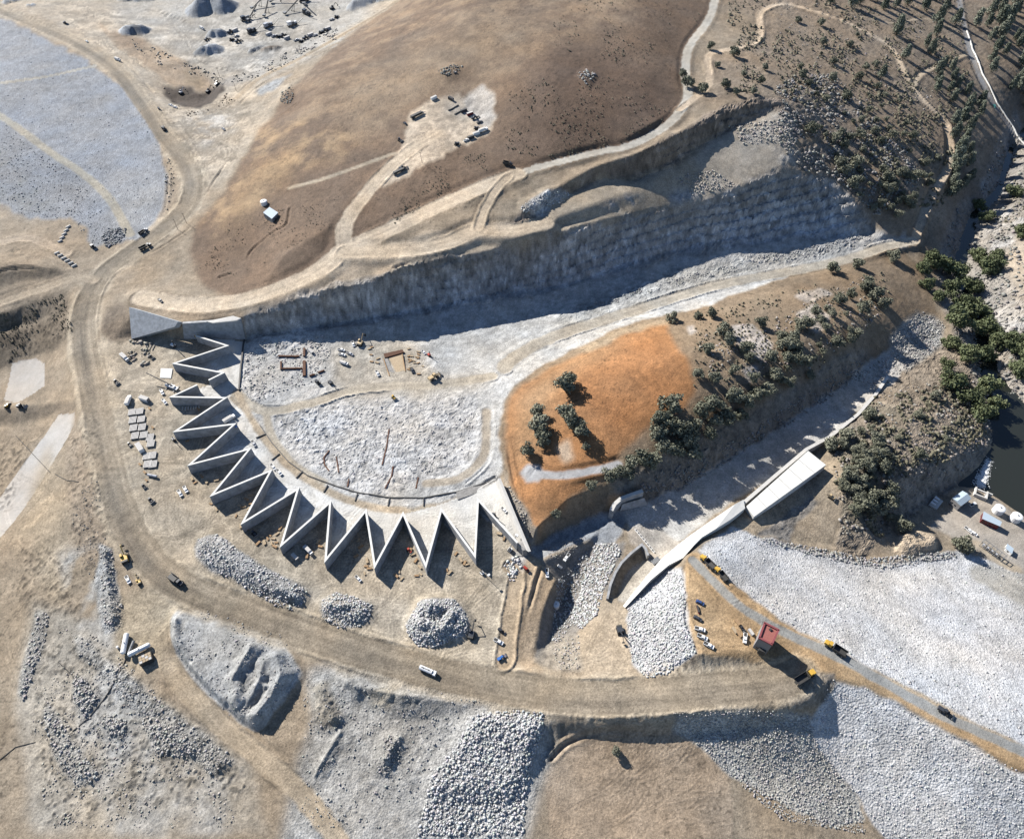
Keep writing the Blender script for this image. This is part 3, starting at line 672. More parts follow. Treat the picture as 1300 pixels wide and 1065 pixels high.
# stock piles and spoil
for q in (P_A, P_B, P_C):
    paint(q, (.43, .43, .425), 1, 'stone_stockpile', rk=.6, sn=.55)
paint('330,720 400,745 520,765 520,790 470,795 400,770', (.40, .37, .315), 5, op=.7)
paint(P_S, (.37, .375, .37), 2, 'gravel_stockpile', rk=.55)
paint('250,785 320,800 312,830 285,848 262,825', (.39, .39, .375), 5, rk=.15)
paint('385,850 440,840 560,870 640,890 700,905 690,985 660,1100 350,1100 380,960 400,905', (.395, .39, .37), 5, 'rubble_ground', rk=.55)
paint('548,985 580,945 600,908 660,902 690,905 688,935 672,965 660,1080 530,1080', (.43, .43, .425), 3, 'rubble_ground', rk=.5, sn=.9)
paint('395,870 415,862 436,905 428,925 405,925', (.33, .30, .25), 3, rk=.9)
paint('452,870 560,878 592,892 540,908 500,908 465,894', (.40, .37, .31), 3, rk=.8, vary=1)

KN_LD = klass('auxiliary_dam_slope')
# --- pale dusty shoulders of the haul road
for nm, w, col, tr, (b0, b1, a0, a1), d, sd_, run in RM[:1]:
    X = GX[b0:b1, a0:a1]; Y = GY[b0:b1, a0:a1]
    m = np.clip((w * .85 - d - fbm(X, Y, 9, 3, 13) * 9) / 4, 0, 1) * .7 * (KL[b0:b1, a0:a1] != KN_LD)
    CC[b0:b1, a0:a1] = CC[b0:b1, a0:a1] * (1 - m[..., None]) + np.array((.45, .385, .29)) * m[..., None]
# --- road surfaces
for nm, w, col, tr, (b0, b1, a0, a1), d, sd_, run in RM:
    X = GX[b0:b1, a0:a1]; Y = GY[b0:b1, a0:a1]
    e = d + fbm(X, Y, 5, 3, 3) * 2.2 * min(1, w / 9)
    m = np.clip((w * .5 - e) / (.7 if 'paved' in nm or 'crest' in nm else 1.6) + .5, 0, 1)
    c = np.array(col)[None, None, :] * np.ones(m.shape + (1,))
    if tr:
        st = fbm(sd_ / 1.1, run / 60.0, 1.0, 3, 51) * .55 + fbm(sd_ / 3.0, run / 120.0, 1.0, 2, 55) * .5
        c = c * (1 + tr * st)[..., None]
        if nm == 'haul_road':   # watered, darker running lane
            lane = np.exp(-((sd_ + 2.5 + 2 * fbm(run / 80, run * 0, 1, 2, 9)) / 4.2) ** 2)
            lane = lane * np.clip(.7 + 2 * fbm(run / 55, run * 0 + 3, 1, 2, 19), 0, 1)
            c = c * (1 - .20 * lane)[..., None] * (1 + np.array([-.02, 0, .05]) * lane[..., None])
            lite = np.exp(-((sd_ - 4.5) / 2.0) ** 2)
            c = c * (1 + .14 * lite)[..., None]
    CC[b0:b1, a0:a1] = CC[b0:b1, a0:a1] * (1 - m[..., None]) + c * m[..., None]
    RK[b0:b1, a0:a1] = RK[b0:b1, a0:a1] * (1 - m) + .05 * m
    SN[b0:b1, a0:a1] *= (1 - m)
    kk = KL[b0:b1, a0:a1]; kk[m > .5] = klass(nm)

# --- relief and colour variation
KN = {n: i for i, n in enumerate(CLS)}
def isin(*ks):
    return np.isin(KL, [KN[k] for k in ks if k in KN])
r1 = fbm(GX, GY, 11, 5, 61, .6)
ridg = 1 - 2 * np.abs(fbm(GX + .3 * GY, GY, 7, 3, 67))
lowf = np.clip(RK - .3, 0, 2)
wx = GX + 2.2 * fbm(GX, GY, 6, 2, 141); wy = GY + 2.2 * fbm(GX, GY, 6, 2, 142)
kd, kv = cells(wx * .8 + wy * .25, wy * 1.15, 4.2, 9); kd2, kv2 = cells(wx, wy, 1.9, 19)
rc = isin('rock_cut')
Z += RK * r1 * 1.7 + lowf * (ridg - .75) * 1.1 + np.clip(RK, 0, .5) * n_fine * .45
Z += lowf * ((kv - .5) * .7 + (kv2 - .5) * .7)
al = GX * .93 + GY * .36
ck, cvk = cells(al + 1.5 * fbm(GX, Z, 5, 2, 171), Z * .8 + 1.5 * fbm(GX, Z, 5, 2, 172), 5.0, 41)
ck2, cvk2 = cells(al + fbm(GX, Z, 3, 2, 173), Z, 2.2, 43)
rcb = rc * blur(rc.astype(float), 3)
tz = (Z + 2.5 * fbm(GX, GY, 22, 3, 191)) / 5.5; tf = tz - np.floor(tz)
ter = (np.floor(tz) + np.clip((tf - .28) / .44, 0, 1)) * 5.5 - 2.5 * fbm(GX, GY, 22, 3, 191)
Z += rcb * .75 * (ter - Z); CC *= (1 + rcb * (np.clip(1 - np.abs(tf - .12) / .16, 0, 1) * .22 - np.clip(1 - np.abs(tf - .8) / .12, 0, 1) * .18))[..., None]  # ledge tones put light and shade into the colour of the cut
Z += rcb * (fbm(GX, GY * .3, 22, 2, 143) * 1.0 + (cvk - .5) * 1.5 + (cvk2 - .5) * 1.0)
CC *= (1 + rcb * ((cvk - .5) * .5 + (cvk2 - .5) * .45))[..., None]
cd, cv = cells(GX, GY, 1.35, 5)
Z += SN * (np.clip(.55 - cd, -.3, .5) * .8 + (cv - .5) * .55)
CC *= (1 + np.clip(lowf, 0, 1) * ((kv - .5) * .35 + (kv2 - .5) * .35))[..., None]
# ruts, tyre tracks and grading marks
TRK = np.zeros((NV, NU))
_r = np.random.default_rng(5)
def tracks(s, n, length=60, amp=1.0, curl=.02, pair=1.9, head=None):
    a = pp(s); u, v = poly_uv(a); lo = (u.min(), v.min()); hi = (u.max(), v.max())
    x, y, _ = ground(a[:, 0], a[:, 1]); m = mask(a, 0, 0) > .5
    jj, ii = np.nonzero(m)
    if not len(jj): return
    for _k in range(n):
        q = _r.integers(len(jj)); X, Y = GX[jj[q], ii[q]], GY[jj[q], ii[q]]
        t = _r.uniform(0, 6.28) if head is None else head + _r.normal(0, .25)
        c = _r.normal(0, curl); L_ = length * _r.uniform(.4, 1.3); st_ = .35; ns = int(L_ / st_)
        th = t + np.cumsum(np.full(ns, c * st_) + _r.normal(0, .004, ns)); xs = X + np.cumsum(np.cos(th)) * st_; ys = Y + np.cumsum(np.sin(th)) * st_
        sg = amp * _r.choice((-1, -1, 1)) * _r.uniform(.4, 1)
        fade = np.minimum(1, np.minimum(np.arange(ns), np.arange(ns)[::-1]) / (ns * .2 + 1))
        for o_ in (-pair / 2, pair / 2):
            px_, py_ = map_uv(xs - np.sin(th) * o_, ys + np.cos(th) * o_)
            i = np.round(px_).astype(int); j = np.round(py_).astype(int)
            ok = (i >= 0) & (i < NU) & (j >= 0) & (j < NV); i, j, f_ = i[ok], j[ok], fade[ok]
            ok = m[j, i]; T_ = np.zeros(0)
            TRK[j[ok], i[ok]] = TRK[j[ok], i[ok]] * .4 + sg * f_[ok]
tracks(YARD, 520, 70, 1.25, .03)
tracks('735,800 797,768 803,842 800,880 740,880', 60, 50, 1, .04)
tracks('868,722 872,790 888,831 990,848 1055,858 1000,800 930,750', 110, 60, 1, .03)
tracks('385,850 560,870 690,905 560,960 420,1000 350,1000', 160, 60, 1, .03)
tracks('150,760 250,760 230,790 210,850 150,850', 70, 40, 1, .05)
tracks('216,846 260,890 330,950 400,1010 300,1000 180,860', 60, 60, 1, .02)
tracks(PAD, 150, 60, 1, .02)
tracks('140,20 320,20 420,40 320,95 240,80', 260, 110, 1.8, .03, 4.0)
tracks('60,0 150,15 200,60 180,90 110,50', 90, 90, 1.8, .02, 4.0)
tracks('200,140 330,110 300,200 262,240 235,190', 200, 90, 1.8, .03, 4.0)
tracks('420,440 560,430 640,480 560,505 425,500', 110, 60, 1, .03)
tracks('530,440 740,372 900,338 1050,310 900,362 740,425 640,470', 160, 110, .8, .01, head=.62)
tracks(P_S, 70, 40, 1, .03)
tracks('0,560 60,560 130,700 60,800 0,900', 90, 80, 1, .02)
tracks('715,935 810,913 890,945 930,1050 700,1050', 90, 50, 1, .03, head=.2)
tracks('640,560 700,466 850,412 880,492 790,575 694,657', 45, 80, .8, .02)
tracks('1050,600 1062,575 1070,650 1060,700 960,676 945,655', 60, 40, 1, .03)
tracks('1180,668 1230,620 1300,658 1300,728 1225,690', 40, 40, .7, .03)
tracks('440,320 650,292 770,268 650,300 503,338 430,360', 90, 60, 1, .02, head=.5)
for nm, w, col, tr, (b0, b1, a0, a1), d, sd_, run in RM:
    if tr >= .5:   # wheel ruts along the roads
        sub = TRK[b0:b1, a0:a1]; on = d < w * .47
        rut = np.sin(sd_ * 2.4 + 3 * fbm(run / 40, sd_ * 0, 1, 2, 151) + 1.5 * np.sin(run / 33.)) * np.clip(.4 + 2 * fbm(run / 30, sd_ / 2., 1, 2, 153), 0, 1)
        sub[on] = sub[on] * .4 - .55 * np.clip(rut[on] - .35, 0, 1) * 1.6
Z += np.clip(TRK, -1, 1) * .10
CC *= (1 + np.clip(TRK, -1.3, 1.3) * .21)[..., None]
# runnels down the embankments and the cut
run_e = isin('road_embankment'); gu_ = fbm(GX * 1.0 + GY * .12, Z * .25, 1.1, 2, 161)
CC *= (1 + run_e * gu_ * .8)[..., None]; Z += run_e * gu_ * .8
strk = fbm(GX + .25 * GY, Z * .3, 1.8, 3, 163)
CC *= (1 + rc * strk * .15)[..., None]
# tyre scuffs and grading marks on bare ground
yard = np.isin(KL, [KN[k] for k in ('construction_yard', 'hill_laydown_pad', 'quarry_yard', 'dry_ground', 'spillway_floor', 'gravel_stockpile', 'rubble_ground') if k in KN])
sw = fbm(GX * .25 + 6 * fbm(GX, GY, 40, 2, 71), GY * 1.0 + 18 * fbm(GX, GY, 45, 2, 73), 2.2, 3, 75)
sw2 = fbm(GX * 1.0 + 18 * fbm(GX, GY, 50, 2, 77), GY * .22, 2.0, 3, 79)
CC *= (1 + yard * (sw * .34 + sw2 * .26))[..., None]
sm_ = np.where(isin('spillway_apron', 'boat_ramp'), .35, 1.0)
v = 1 + sm_ * (n_big * .40 + n_mid * .45 + n_fine * .5)
CC *= v[..., None]
hue = fbm(GX, GY, 25, 3, 91)
CC *= 1 + hue[..., None] * np.array([.13, 0, -.17])
st = np.clip(SN / .2, 0, 1)
CC *= (1 + st * (cv - .5) * .22)[..., None]
STN = np.clip(blur(st, 1, 1) + isin('rubble_ground', 'stone_stockpile') * .5, 0, 1)
# stains and bedding on the rock cut
bed = fbm((GX * .25 + GY * .15), Z * 1.0, 2.2, 3, 95)
CC *= (1 + rc * bed * 1.1)[..., None]
bz = np.zeros((NV, NU))
for q in ('88,540 125,530 140,680 128,730 100,720 85,640', '0,555 45,555 15,640 -20,650', '20,690 90,700 110,780 60,790 20,780', '60,800 130,820 250,920 320,1000 60,1050 40,900', '0,400 80,372 95,420 0,465'):
    bz = np.maximum(bz, mask(q, 4))
bs_ = np.clip((fbm(GX, GY, 1.9, 2, 181) - .08) * 7, 0, 1); CC *= (1 - bz * bs_ * .5)[..., None]; Z += bz * bs_ * .5
dkc = np.clip(fbm(GX, GY, 2.2, 2, 97) * 4 - .55, 0, 1)
flr = np.isin(KL, [KN['spillway_floor']])
CC *= (1 - flr * dkc * np.clip(RK - .3, 0, 1) * .7)[..., None]
# dry brush speckle on the natural ground
nat = np.isin(KL, [KN[k] for k in ('brown_hillside', 'rocky_hillside', 'orange_hill', 'rocky_knoll', 'dry_ground', 'road_embankment')])
sp = np.clip((fbm(GX, GY, 1.7, 2, 101) - .19) * 9, 0, 1) * np.clip(.5 + 3 * fbm(GX, GY, 70, 2, 103), 0, 1)
CC *= (1 - nat * sp * .45)[..., None]
grey = CC.mean(-1, keepdims=True); CC = grey + (CC - grey) * np.where(isin('orange_hill', 'dam_crest_ground')[..., None], 1.05, .97)
CC = np.clip(CC, .02, .75) * .56

# ------------------------------------------------------------------ terrain material
def new_mat(name):
    m = bpy.data.materials.new(name); m.use_nodes = True
    nt = m.node_tree; b = nt.nodes['Principled BSDF']
    b.inputs['Roughness'].default_value = .9
    b.inputs['Specular IOR Level'].default_value = .2
    return m, nt, b
def nd(nt, t, **kw):
    n = nt.nodes.new(t)
    for k, v_ in kw.items():
        if k.startswith('i_'):
            n.inputs[k[2:].replace('_', ' ')].default_value = v_
        else:
            setattr(n, k, v_)
    return n
MT, nt, bs = new_mat('earth_and_rock')
at_ = nd(nt, 'ShaderNodeAttribute', attribute_name='Col')
geo = nd(nt, 'ShaderNodeNewGeometry')
no1 = nd(nt, 'ShaderNodeTexNoise', i_Scale=.9, i_Detail=6.0, i_Roughness=.7)
no2 = nd(nt, 'ShaderNodeTexNoise', i_Scale=.22, i_Detail=4.0)
for n_ in (no1, no2):
    nt.links.new(geo.outputs['Position'], n_.inputs['Vector'])
mr = nd(nt, 'ShaderNodeMapRange', i_From_Min=.3, i_From_Max=.7, i_To_Min=.62, i_To_Max=1.38)
mr2 = nd(nt, 'ShaderNodeMapRange', i_From_Min=.3, i_From_Max=.7, i_To_Min=.90, i_To_Max=1.10)
nt.links.new(no1.outputs['Fac'], mr.inputs['Value']); nt.links.new(no2.outputs['Fac'], mr2.inputs['Value'])
mm = nd(nt, 'ShaderNodeMath', operation='MULTIPLY')
nt.links.new(mr.outputs[0], mm.inputs[0]); nt.links.new(mr2.outputs[0], mm.inputs[1])
no3 = nd(nt, 'ShaderNodeTexNoise', i_Scale=2.6, i_Detail=3.0, i_Roughness=.7)
nt.links.new(geo.outputs['Position'], no3.inputs['Vector'])
mr3 = nd(nt, 'ShaderNodeMapRange', i_From_Min=.3, i_From_Max=.7, i_To_Min=.74, i_To_Max=1.26); nt.links.new(no3.outputs['Fac'], mr3.inputs['Value'])
mq = nd(nt, 'ShaderNodeMath', operation='MULTIPLY'); nt.links.new(mm.outputs[0], mq.inputs[0]); nt.links.new(mr3.outputs[0], mq.inputs[1])
sa = nd(nt, 'ShaderNodeAttribute', attribute_name='Stn')
vo = nd(nt, 'ShaderNodeTexVoronoi', i_Scale=1.0); nt.links.new(geo.outputs['Position'], vo.inputs['Vector'])
sx = nd(nt, 'ShaderNodeSeparateColor'); nt.links.new(vo.outputs['Color'], sx.inputs[0])
vr = nd(nt, 'ShaderNodeMapRange', i_From_Min=0.0, i_From_Max=1.0, i_To_Min=.82, i_To_Max=1.18); nt.links.new(sx.outputs[0], vr.inputs['Value'])
vd = nd(nt, 'ShaderNodeMapRange', i_From_Min=.35, i_From_Max=.75, i_To_Min=1.0, i_To_Max=.72); nt.links.new(vo.outputs['Distance'], vd.inputs['Value'])
vp = nd(nt, 'ShaderNodeMath', operation='MULTIPLY'); nt.links.new(vr.outputs[0], vp.inputs[0]); nt.links.new(vd.outputs[0], vp.inputs[1])
vx = nd(nt, 'ShaderNodeMix'); vx.inputs[2].default_value = 1.0; nt.links.new(sa.outputs['Fac'], vx.inputs[0]); nt.links.new(vp.outputs[0], vx.inputs[3])
mw = nd(nt, 'ShaderNodeMath', operation='MULTIPLY'); nt.links.new(mq.outputs[0], mw.inputs[0]); nt.links.new(vx.outputs[0], mw.inputs[1]); mm = mw
ga = nd(nt, 'ShaderNodeAttribute', attribute_name='Grn')
gx = nd(nt, 'ShaderNodeMix'); gx.inputs[2].default_value = 1.0; nt.links.new(ga.outputs['Fac'], gx.inputs[0]); nt.links.new(mm.outputs[0], gx.inputs[3]); mm = gx
vm = nd(nt, 'ShaderNodeVectorMath', operation='SCALE')
nt.links.new(at_.outputs['Color'], vm.inputs[0]); nt.links.new(mm.outputs[0], vm.inputs['Scale'])
nt.links.new(vm.outputs[0], bs.inputs['Base Color'])
bp = nd(nt, 'ShaderNodeBump', i_Strength=.8, i_Distance=.5)
hs = nd(nt, 'ShaderNodeMath', operation='MULTIPLY'); nt.links.new(vo.outputs['Distance'], hs.inputs[0]); nt.links.new(sa.outputs['Fac'], hs.inputs[1])
ha = nd(nt, 'ShaderNodeMath', operation='SUBTRACT'); nt.links.new(no1.outputs['Fac'], ha.inputs[0]); nt.links.new(hs.outputs[0], ha.inputs[1])
nt.links.new(ha.outputs[0], bp.inputs['Height']); nt.links.new(bp.outputs[0], bs.inputs['Normal'])

# ------------------------------------------------------------------ terrain sheets, one object for each kind of ground
CLABEL.update({
 'haul_road': ('wide compacted dirt haul road winding past the labyrinth weir', 'road'),
 'paved_hill_road': ('pale paved road curving over the brown hill', 'road'),
 'graded_hill_road': ('wide graded tan roads above the rock cut', 'road'),
 'dirt_track': ('narrow tan dirt tracks over the rocky hillside', 'track'),
 'chute_access_track': ('tan access tracks across the white spillway floor', 'track'),
 'side_track': ('dirt side tracks leaving the wide haul road', 'track'),
 'dam_crest_road': ('grey road strip along the crest of the white dam', 'road'),
 'paved_river_road': ('grey paved road with white parapet above the river', 'road'),
 'quarry_edge_road': ('straight dirt road between quarry and brown hill', 'road'),
 'dam_bench': ('tan bench crossing the blue-grey riprap slope', 'bench'),
 'gravel_path': ('grey gravel path and round pad on the orange hill', 'path'),
 'brown_hillside': ('large brown dry-grass hill above the rock cut', 'hill'),
 'rocky_hillside': ('brown rocky hillside dotted with trees above the river', 'hill'),
 'rock_cut': ('tall shaded rock cut beside the spillway floor', 'rock face'),
 'cut_bench': ('smooth tan bench slope above the shaded rock cut', 'bench'),
 'hill_laydown_pad': ('tan laydown pad levelled into the brown hill', 'pad'),
 'spillway_floor': ('blasted white granite spillway floor', 'rock floor'),
 'construction_yard': ('tan graded construction yard outside the labyrinth weir', 'yard'),
 'spillway_apron': ('pale concrete apron inside the zigzag weir', 'apron'),
 'orange_hill': ('orange-brown hill between the two spillways', 'hill'),
 'service_channel': ('shaded approach channel of the service spillway', 'channel'),
 'service_chute': ('pale chute floor below the tree-covered bank', 'chute'),
 'dam_riprap_slope': ('white riprap slopes of the main dam', 'dam slope'),
 'dam_crest_ground': ('orange-tan soil on the dam crest and parking bench', 'ground'),
 'road_embankment': ('brown grooved road embankment slopes', 'embankment'),
 'rubble_ground': ('grey ground strewn with rubble and spoil', 'ground'),
 'rocky_knoll': ('rocky knoll between the chute and the river pool', 'knoll'),
 'powerhouse_yard': ('flat grey-tan yard around the powerhouse', 'yard'),
 'river_bank': ('pale granite and sand river bank', 'river bank'),
 'auxiliary_dam_slope': ('blue-grey riprap slope of the auxiliary dam', 'dam slope'),
 'quarry_yard': ('dusty pale quarry yard beyond the haul road', 'quarry'),
 'quarry_pit': ('dark brown excavated pit beside the quarry', 'pit'),
 'gravel_stockpile': ('blue-grey gravel stockpiles', 'stockpile'),
 'boat_ramp': ('old concrete ramp slabs running down to the left', 'ramp'),
 'stone_stockpile': ('pale stone stockpiles beside the haul road', 'stockpile'),
})
def tag(o, label=None, cat=None, group=None, kind=None):
    if label: o['label'] = label
    if cat: o['category'] = cat
    if group: o['group'] = group
    if kind: o['kind'] = kind
    return o
def np_mesh(name, v, f, cols=None, smooth=True):
    me = bpy.data.meshes.new(name); f = np.asarray(f); n = f.shape[1]
    me.vertices.add(len(v)); me.vertices.foreach_set('co', np.asarray(v, np.float32).ravel())
    me.loops.add(f.size); me.loops.foreach_set('vertex_index', f.ravel().astype(np.int32))
    me.polygons.add(len(f)); me.polygons.foreach_set('loop_start', np.arange(0, f.size, n, dtype=np.int32))
    if smooth:
        me.polygons.foreach_set('use_smooth', np.ones(len(f), bool))
    if cols is not None:
        ca = me.color_attributes.new('Col', 'FLOAT_COLOR', 'POINT')
        c = np.ones((len(v), 4), np.float32); c[:, :3] = cols
        ca.data.foreach_set('color', c.ravel())
    me.update()
    return me
GRN = np.where(isin('spillway_apron', 'boat_ramp', 'paved_hill_road', 'paved_river_road', 'dam_crest_road', 'gravel_path', 'powerhouse_yard'), .3, np.where(isin('dam_riprap_slope', 'auxiliary_dam_slope'), .6, 1.0)); GRN = blur(GRN, 1, 1)
V3 = np.stack([GX, GY, Z], -1).reshape(-1, 3); C3 = CC.reshape(-1, 3)
idx = np.arange(NU * NV).reshape(NV, NU)
FQ = np.stack([idx[1:, :-1], idx[1:, 1:], idx[:-1, 1:], idx[:-1, :-1]], -1).reshape(-1, 4)
# normals of the whole sheet, so that the seams between its pieces do not show
dzu = np.stack([np.gradient(GX, axis=1), np.zeros_like(Z), np.gradient(Z, axis=1)], -1)
dzv = np.stack([np.gradient(GX, axis=0), np.gradient(GY, axis=0), np.gradient(Z, axis=0)], -1)
NRM = np.cross(dzv, dzu); NRM /= np.linalg.norm(NRM, axis=-1, keepdims=True)
NRM *= np.sign(NRM[..., 2:3]); NRM = NRM.reshape(-1, 3)
FK = KL[:-1, :-1].reshape(-1)
for k, nm in enumerate(CLS):
    sel = FQ[FK == k]
    if not len(sel):
        continue
    ids, inv = np.unique(sel, return_inverse=True)
    me = np_mesh(nm, V3[ids], inv.reshape(-1, 4), C3[ids])
    sa_ = me.attributes.new('Stn', 'FLOAT', 'POINT'); sa_.data.foreach_set('value', STN.reshape(-1)[ids].astype(np.float32))
    sa_ = me.attributes.new('Grn', 'FLOAT', 'POINT'); sa_.data.foreach_set('value', GRN.reshape(-1)[ids].astype(np.float32))
    if nm in ('rock_cut', 'rocky_knoll', 'river_bank', 'spillway_floor', 'service_chute'):
        me.polygons.foreach_set('use_smooth', np.zeros(len(me.polygons), bool))
    else:
        me.normals_split_custom_set_from_vertices(NRM[ids].astype(np.float32))
    me.materials.append(MT)
    o = bpy.data.objects.new(nm, me); COL.objects.link(o)
    tag(o, CLABEL[nm][0], CLABEL[nm][1], kind='structure')
# ------------------------------------------------------------------ builders
rng = random.Random(7); nrg = np.random.default_rng(11)
def flat(name, col, rough=.7, metal=0.0, var=.12, scale=2.0, spec=.3, bump=0.0):
    m, nt, b = new_mat(name)
    b.inputs['Roughness'].default_value = rough; b.inputs['Metallic'].default_value = metal
    b.inputs['Specular IOR Level'].default_value = spec
    g = nd(nt, 'ShaderNodeNewGeometry'); n = nd(nt, 'ShaderNodeTexNoise', i_Scale=scale, i_Detail=5.0, i_Roughness=.65)
    nt.links.new(g.outputs['Position'], n.inputs['Vector'])
    r = nd(nt, 'ShaderNodeMapRange', i_From_Min=.25, i_From_Max=.75, i_To_Min=1 - var * 1.6, i_To_Max=1 + var * 1.6)
    nt.links.new(n.outputs['Fac'], r.inputs['Value'])
    v_ = nd(nt, 'ShaderNodeVectorMath', operation='SCALE'); v_.inputs[0].default_value = col
    nt.links.new(r.outputs[0], v_.inputs['Scale']); nt.links.new(v_.outputs[0], b.inputs['Base Color'])
    if bump:
        p = nd(nt, 'ShaderNodeBump', i_Strength=bump, i_Distance=.2)
        nt.links.new(n.outputs['Fac'], p.inputs['Height']); nt.links.new(p.outputs[0], b.inputs['Normal'])
    return m
M = {}
for n_, c_, kw in [
    ('white_paint', (.78, .78, .77), dict(rough=.35, var=.04)), ('silver_paint', (.42, .43, .45), dict(rough=.35, var=.04)),
    ('dark_paint', (.045, .05, .06), dict(rough=.35, var=.1)), ('blue_paint', (.03, .06, .16), dict(rough=.35, var=.1)),
    ('maroon_paint', (.16, .03, .035), dict(rough=.4, var=.1)), ('teal_paint', (.10, .33, .30), dict(rough=.35)),
    ('yellow_paint', (.55, .34, .06), dict(rough=.45, var=.15)), ('tan_paint', (.50, .38, .22), dict(rough=.5, var=.15)),
    ('red_paint', (.40, .06, .04), dict(rough=.45)), ('bright_blue', (.05, .16, .45), dict(rough=.5)),
    ('glass', (.015, .02, .025), dict(rough=.08, spec=.6)), ('rubber', (.02, .02, .02), dict(rough=.9)),
    ('steel', (.22, .225, .23), dict(rough=.5, var=.2)), ('dark_steel', (.06, .058, .055), dict(rough=.6, var=.3)),
    ('rust', (.13, .065, .04), dict(rough=.9, var=.3)), ('timber', (.38, .25, .14), dict(rough=.9, var=.3)),
    ('plywood', (.46, .36, .24), dict(rough=.9, var=.25)), ('deck_panel', (.55, .53, .50), dict(rough=.8, var=.15)),
    ('concrete', (.36, .365, .37), dict(rough=.9, var=.26, scale=.3)), ('concrete_dark', (.30, .29, .275), dict(rough=.95, var=.25, scale=.5, bump=.3)),
    ('concrete_light', (.62, .60, .56), dict(rough=.9, var=.08, scale=.4)), ('concrete_white', (.74, .73, .69), dict(rough=.85, var=.06, scale=.3)),
    ('shotcrete', (.40, .42, .44), dict(rough=.95, var=.22, scale=.35, bump=.5)),
    ('roof_maroon', (.26, .07, .075), dict(rough=.7, var=.15)), ('roof_blue', (.36, .43, .49), dict(rough=.5, var=.08)),
    ('wall_grey', (.25, .24, .24), dict(rough=.85)), ('roof_red', (.33, .12, .10), dict(rough=.7, var=.15)),
    ('bark', (.12, .09, .065), dict(rough=.95, var=.3)), ('black_hose', (.03, .03, .03), dict(rough=.8)),
    ('gravel_grey', (.30, .31, .32), dict(rough=.95, var=.2)), ('foam', (.85, .86, .86), dict(rough=.8, var=.1)),
]:
    M[n_] = flat(n_, tuple(q * (.72 if 'paint' in n_ or 'blue' in n_ else .6) for q in c_), **kw)

class MB:
    """collects boxes, prisms and tubes into one mesh"""
    def __init__(s): s.v = []; s.f = []
    def add(s, vs, fs):
        b = len(s.v); s.v += [tuple(p) for p in vs]; s.f += [tuple(b + i for i in f) for f in fs]; return s
    def box(s, c, d, top=(1, 1), rz=0, shift=0):
        (x, y, z), (a, b, h) = c, d; vs = []
        for zz, (kx, ky), sh in ((-h / 2, (1, 1), 0), (h / 2, top, shift)):
            for sx, sy in ((-1, -1), (1, -1), (1, 1), (-1, 1)):
                px, py = sx * a / 2 * kx + sh, sy * b / 2 * ky
                if rz: px, py = px * math.cos(rz) - py * math.sin(rz), px * math.sin(rz) + py * math.cos(rz)
                vs.append((x + px, y + py, z + zz))
        return s.add(vs, [(3, 2, 1, 0), (4, 5, 6, 7), (0, 1, 5, 4), (1, 2, 6, 5), (2, 3, 7, 6), (3, 0, 4, 7)])
    def tube(s, p, q, r, r2=None, n=8):
        p = Vector(p); q = Vector(q); d = (q - p).normalized(); r2 = r if r2 is None else r2
        a = d.orthogonal().normalized(); b = d.cross(a); vs = []
        for o, rr in ((p, r), (q, r2)):
            for k in range(n):
                t = 2 * math.pi * k / n; vs.append(o + (a * math.cos(t) + b * math.sin(t)) * rr)
        fs = [(k, (k + 1) % n, n + (k + 1) % n, n + k) for k in range(n)]
        return s.add(vs, fs + [tuple(range(n))[::-1], tuple(range(n, 2 * n))])
    def prism(s, base, top):
        n = len(base)
        return s.add(list(base) + list(top), [tuple(range(n))[::-1], tuple(range(n, 2 * n))] + [(k, (k + 1) % n, n + (k + 1) % n, n + k) for k in range(n)])
    def dome(s, c, r, h, n=14, m=4):
        vs = []; fs = []
        for i in range(m):
            t = math.pi / 2 * i / m
            for k in range(n):
                a = 2 * math.pi * k / n
                vs.append((c[0] + r * math.cos(t) * math.cos(a), c[1] + r * math.cos(t) * math.sin(a), c[2] + h * math.sin(t)))
        vs.append((c[0], c[1], c[2] + h))
        for i in range(m - 1):
            for k in range(n): fs.append((i * n + k, i * n + (k + 1) % n, (i + 1) * n + (k + 1) % n, (i + 1) * n + k))
        for k in range(n): fs.append(((m - 1) * n + k, (m - 1) * n + (k + 1) % n, m * n))
        return s.add(vs, fs)
    def mesh(s, name, mat):
        me = bpy.data.meshes.new(name); me.from_pydata(s.v, [], s.f)
        bm = bmesh.new(); bm.from_mesh(me); bmesh.ops.recalc_face_normals(bm, faces=bm.faces); bm.to_mesh(me); bm.free()
        me.materials.append(M[mat] if isinstance(mat, str) else mat); return me
    def build(s, name, mat, parent=None):
        o = bpy.data.objects.new(name, s.mesh(name, mat)); COL.objects.link(o); o.parent = parent; return o
def empty(name, loc=(0, 0, 0), rz=0):
    o = bpy.data.objects.new(name, None); COL.objects.link(o); o.location = loc; o.rotation_euler = (0, 0, rz); o.empty_display_size = .5; return o
def copy_tree(o, parent=None):
    c = o.copy(); COL.objects.link(c); c.parent = parent
    for ch in o.children:
        copy_tree(ch, c)
    return c
def W3(px, py, z):
    x, y = at(px, py, z); return (x, y, z)

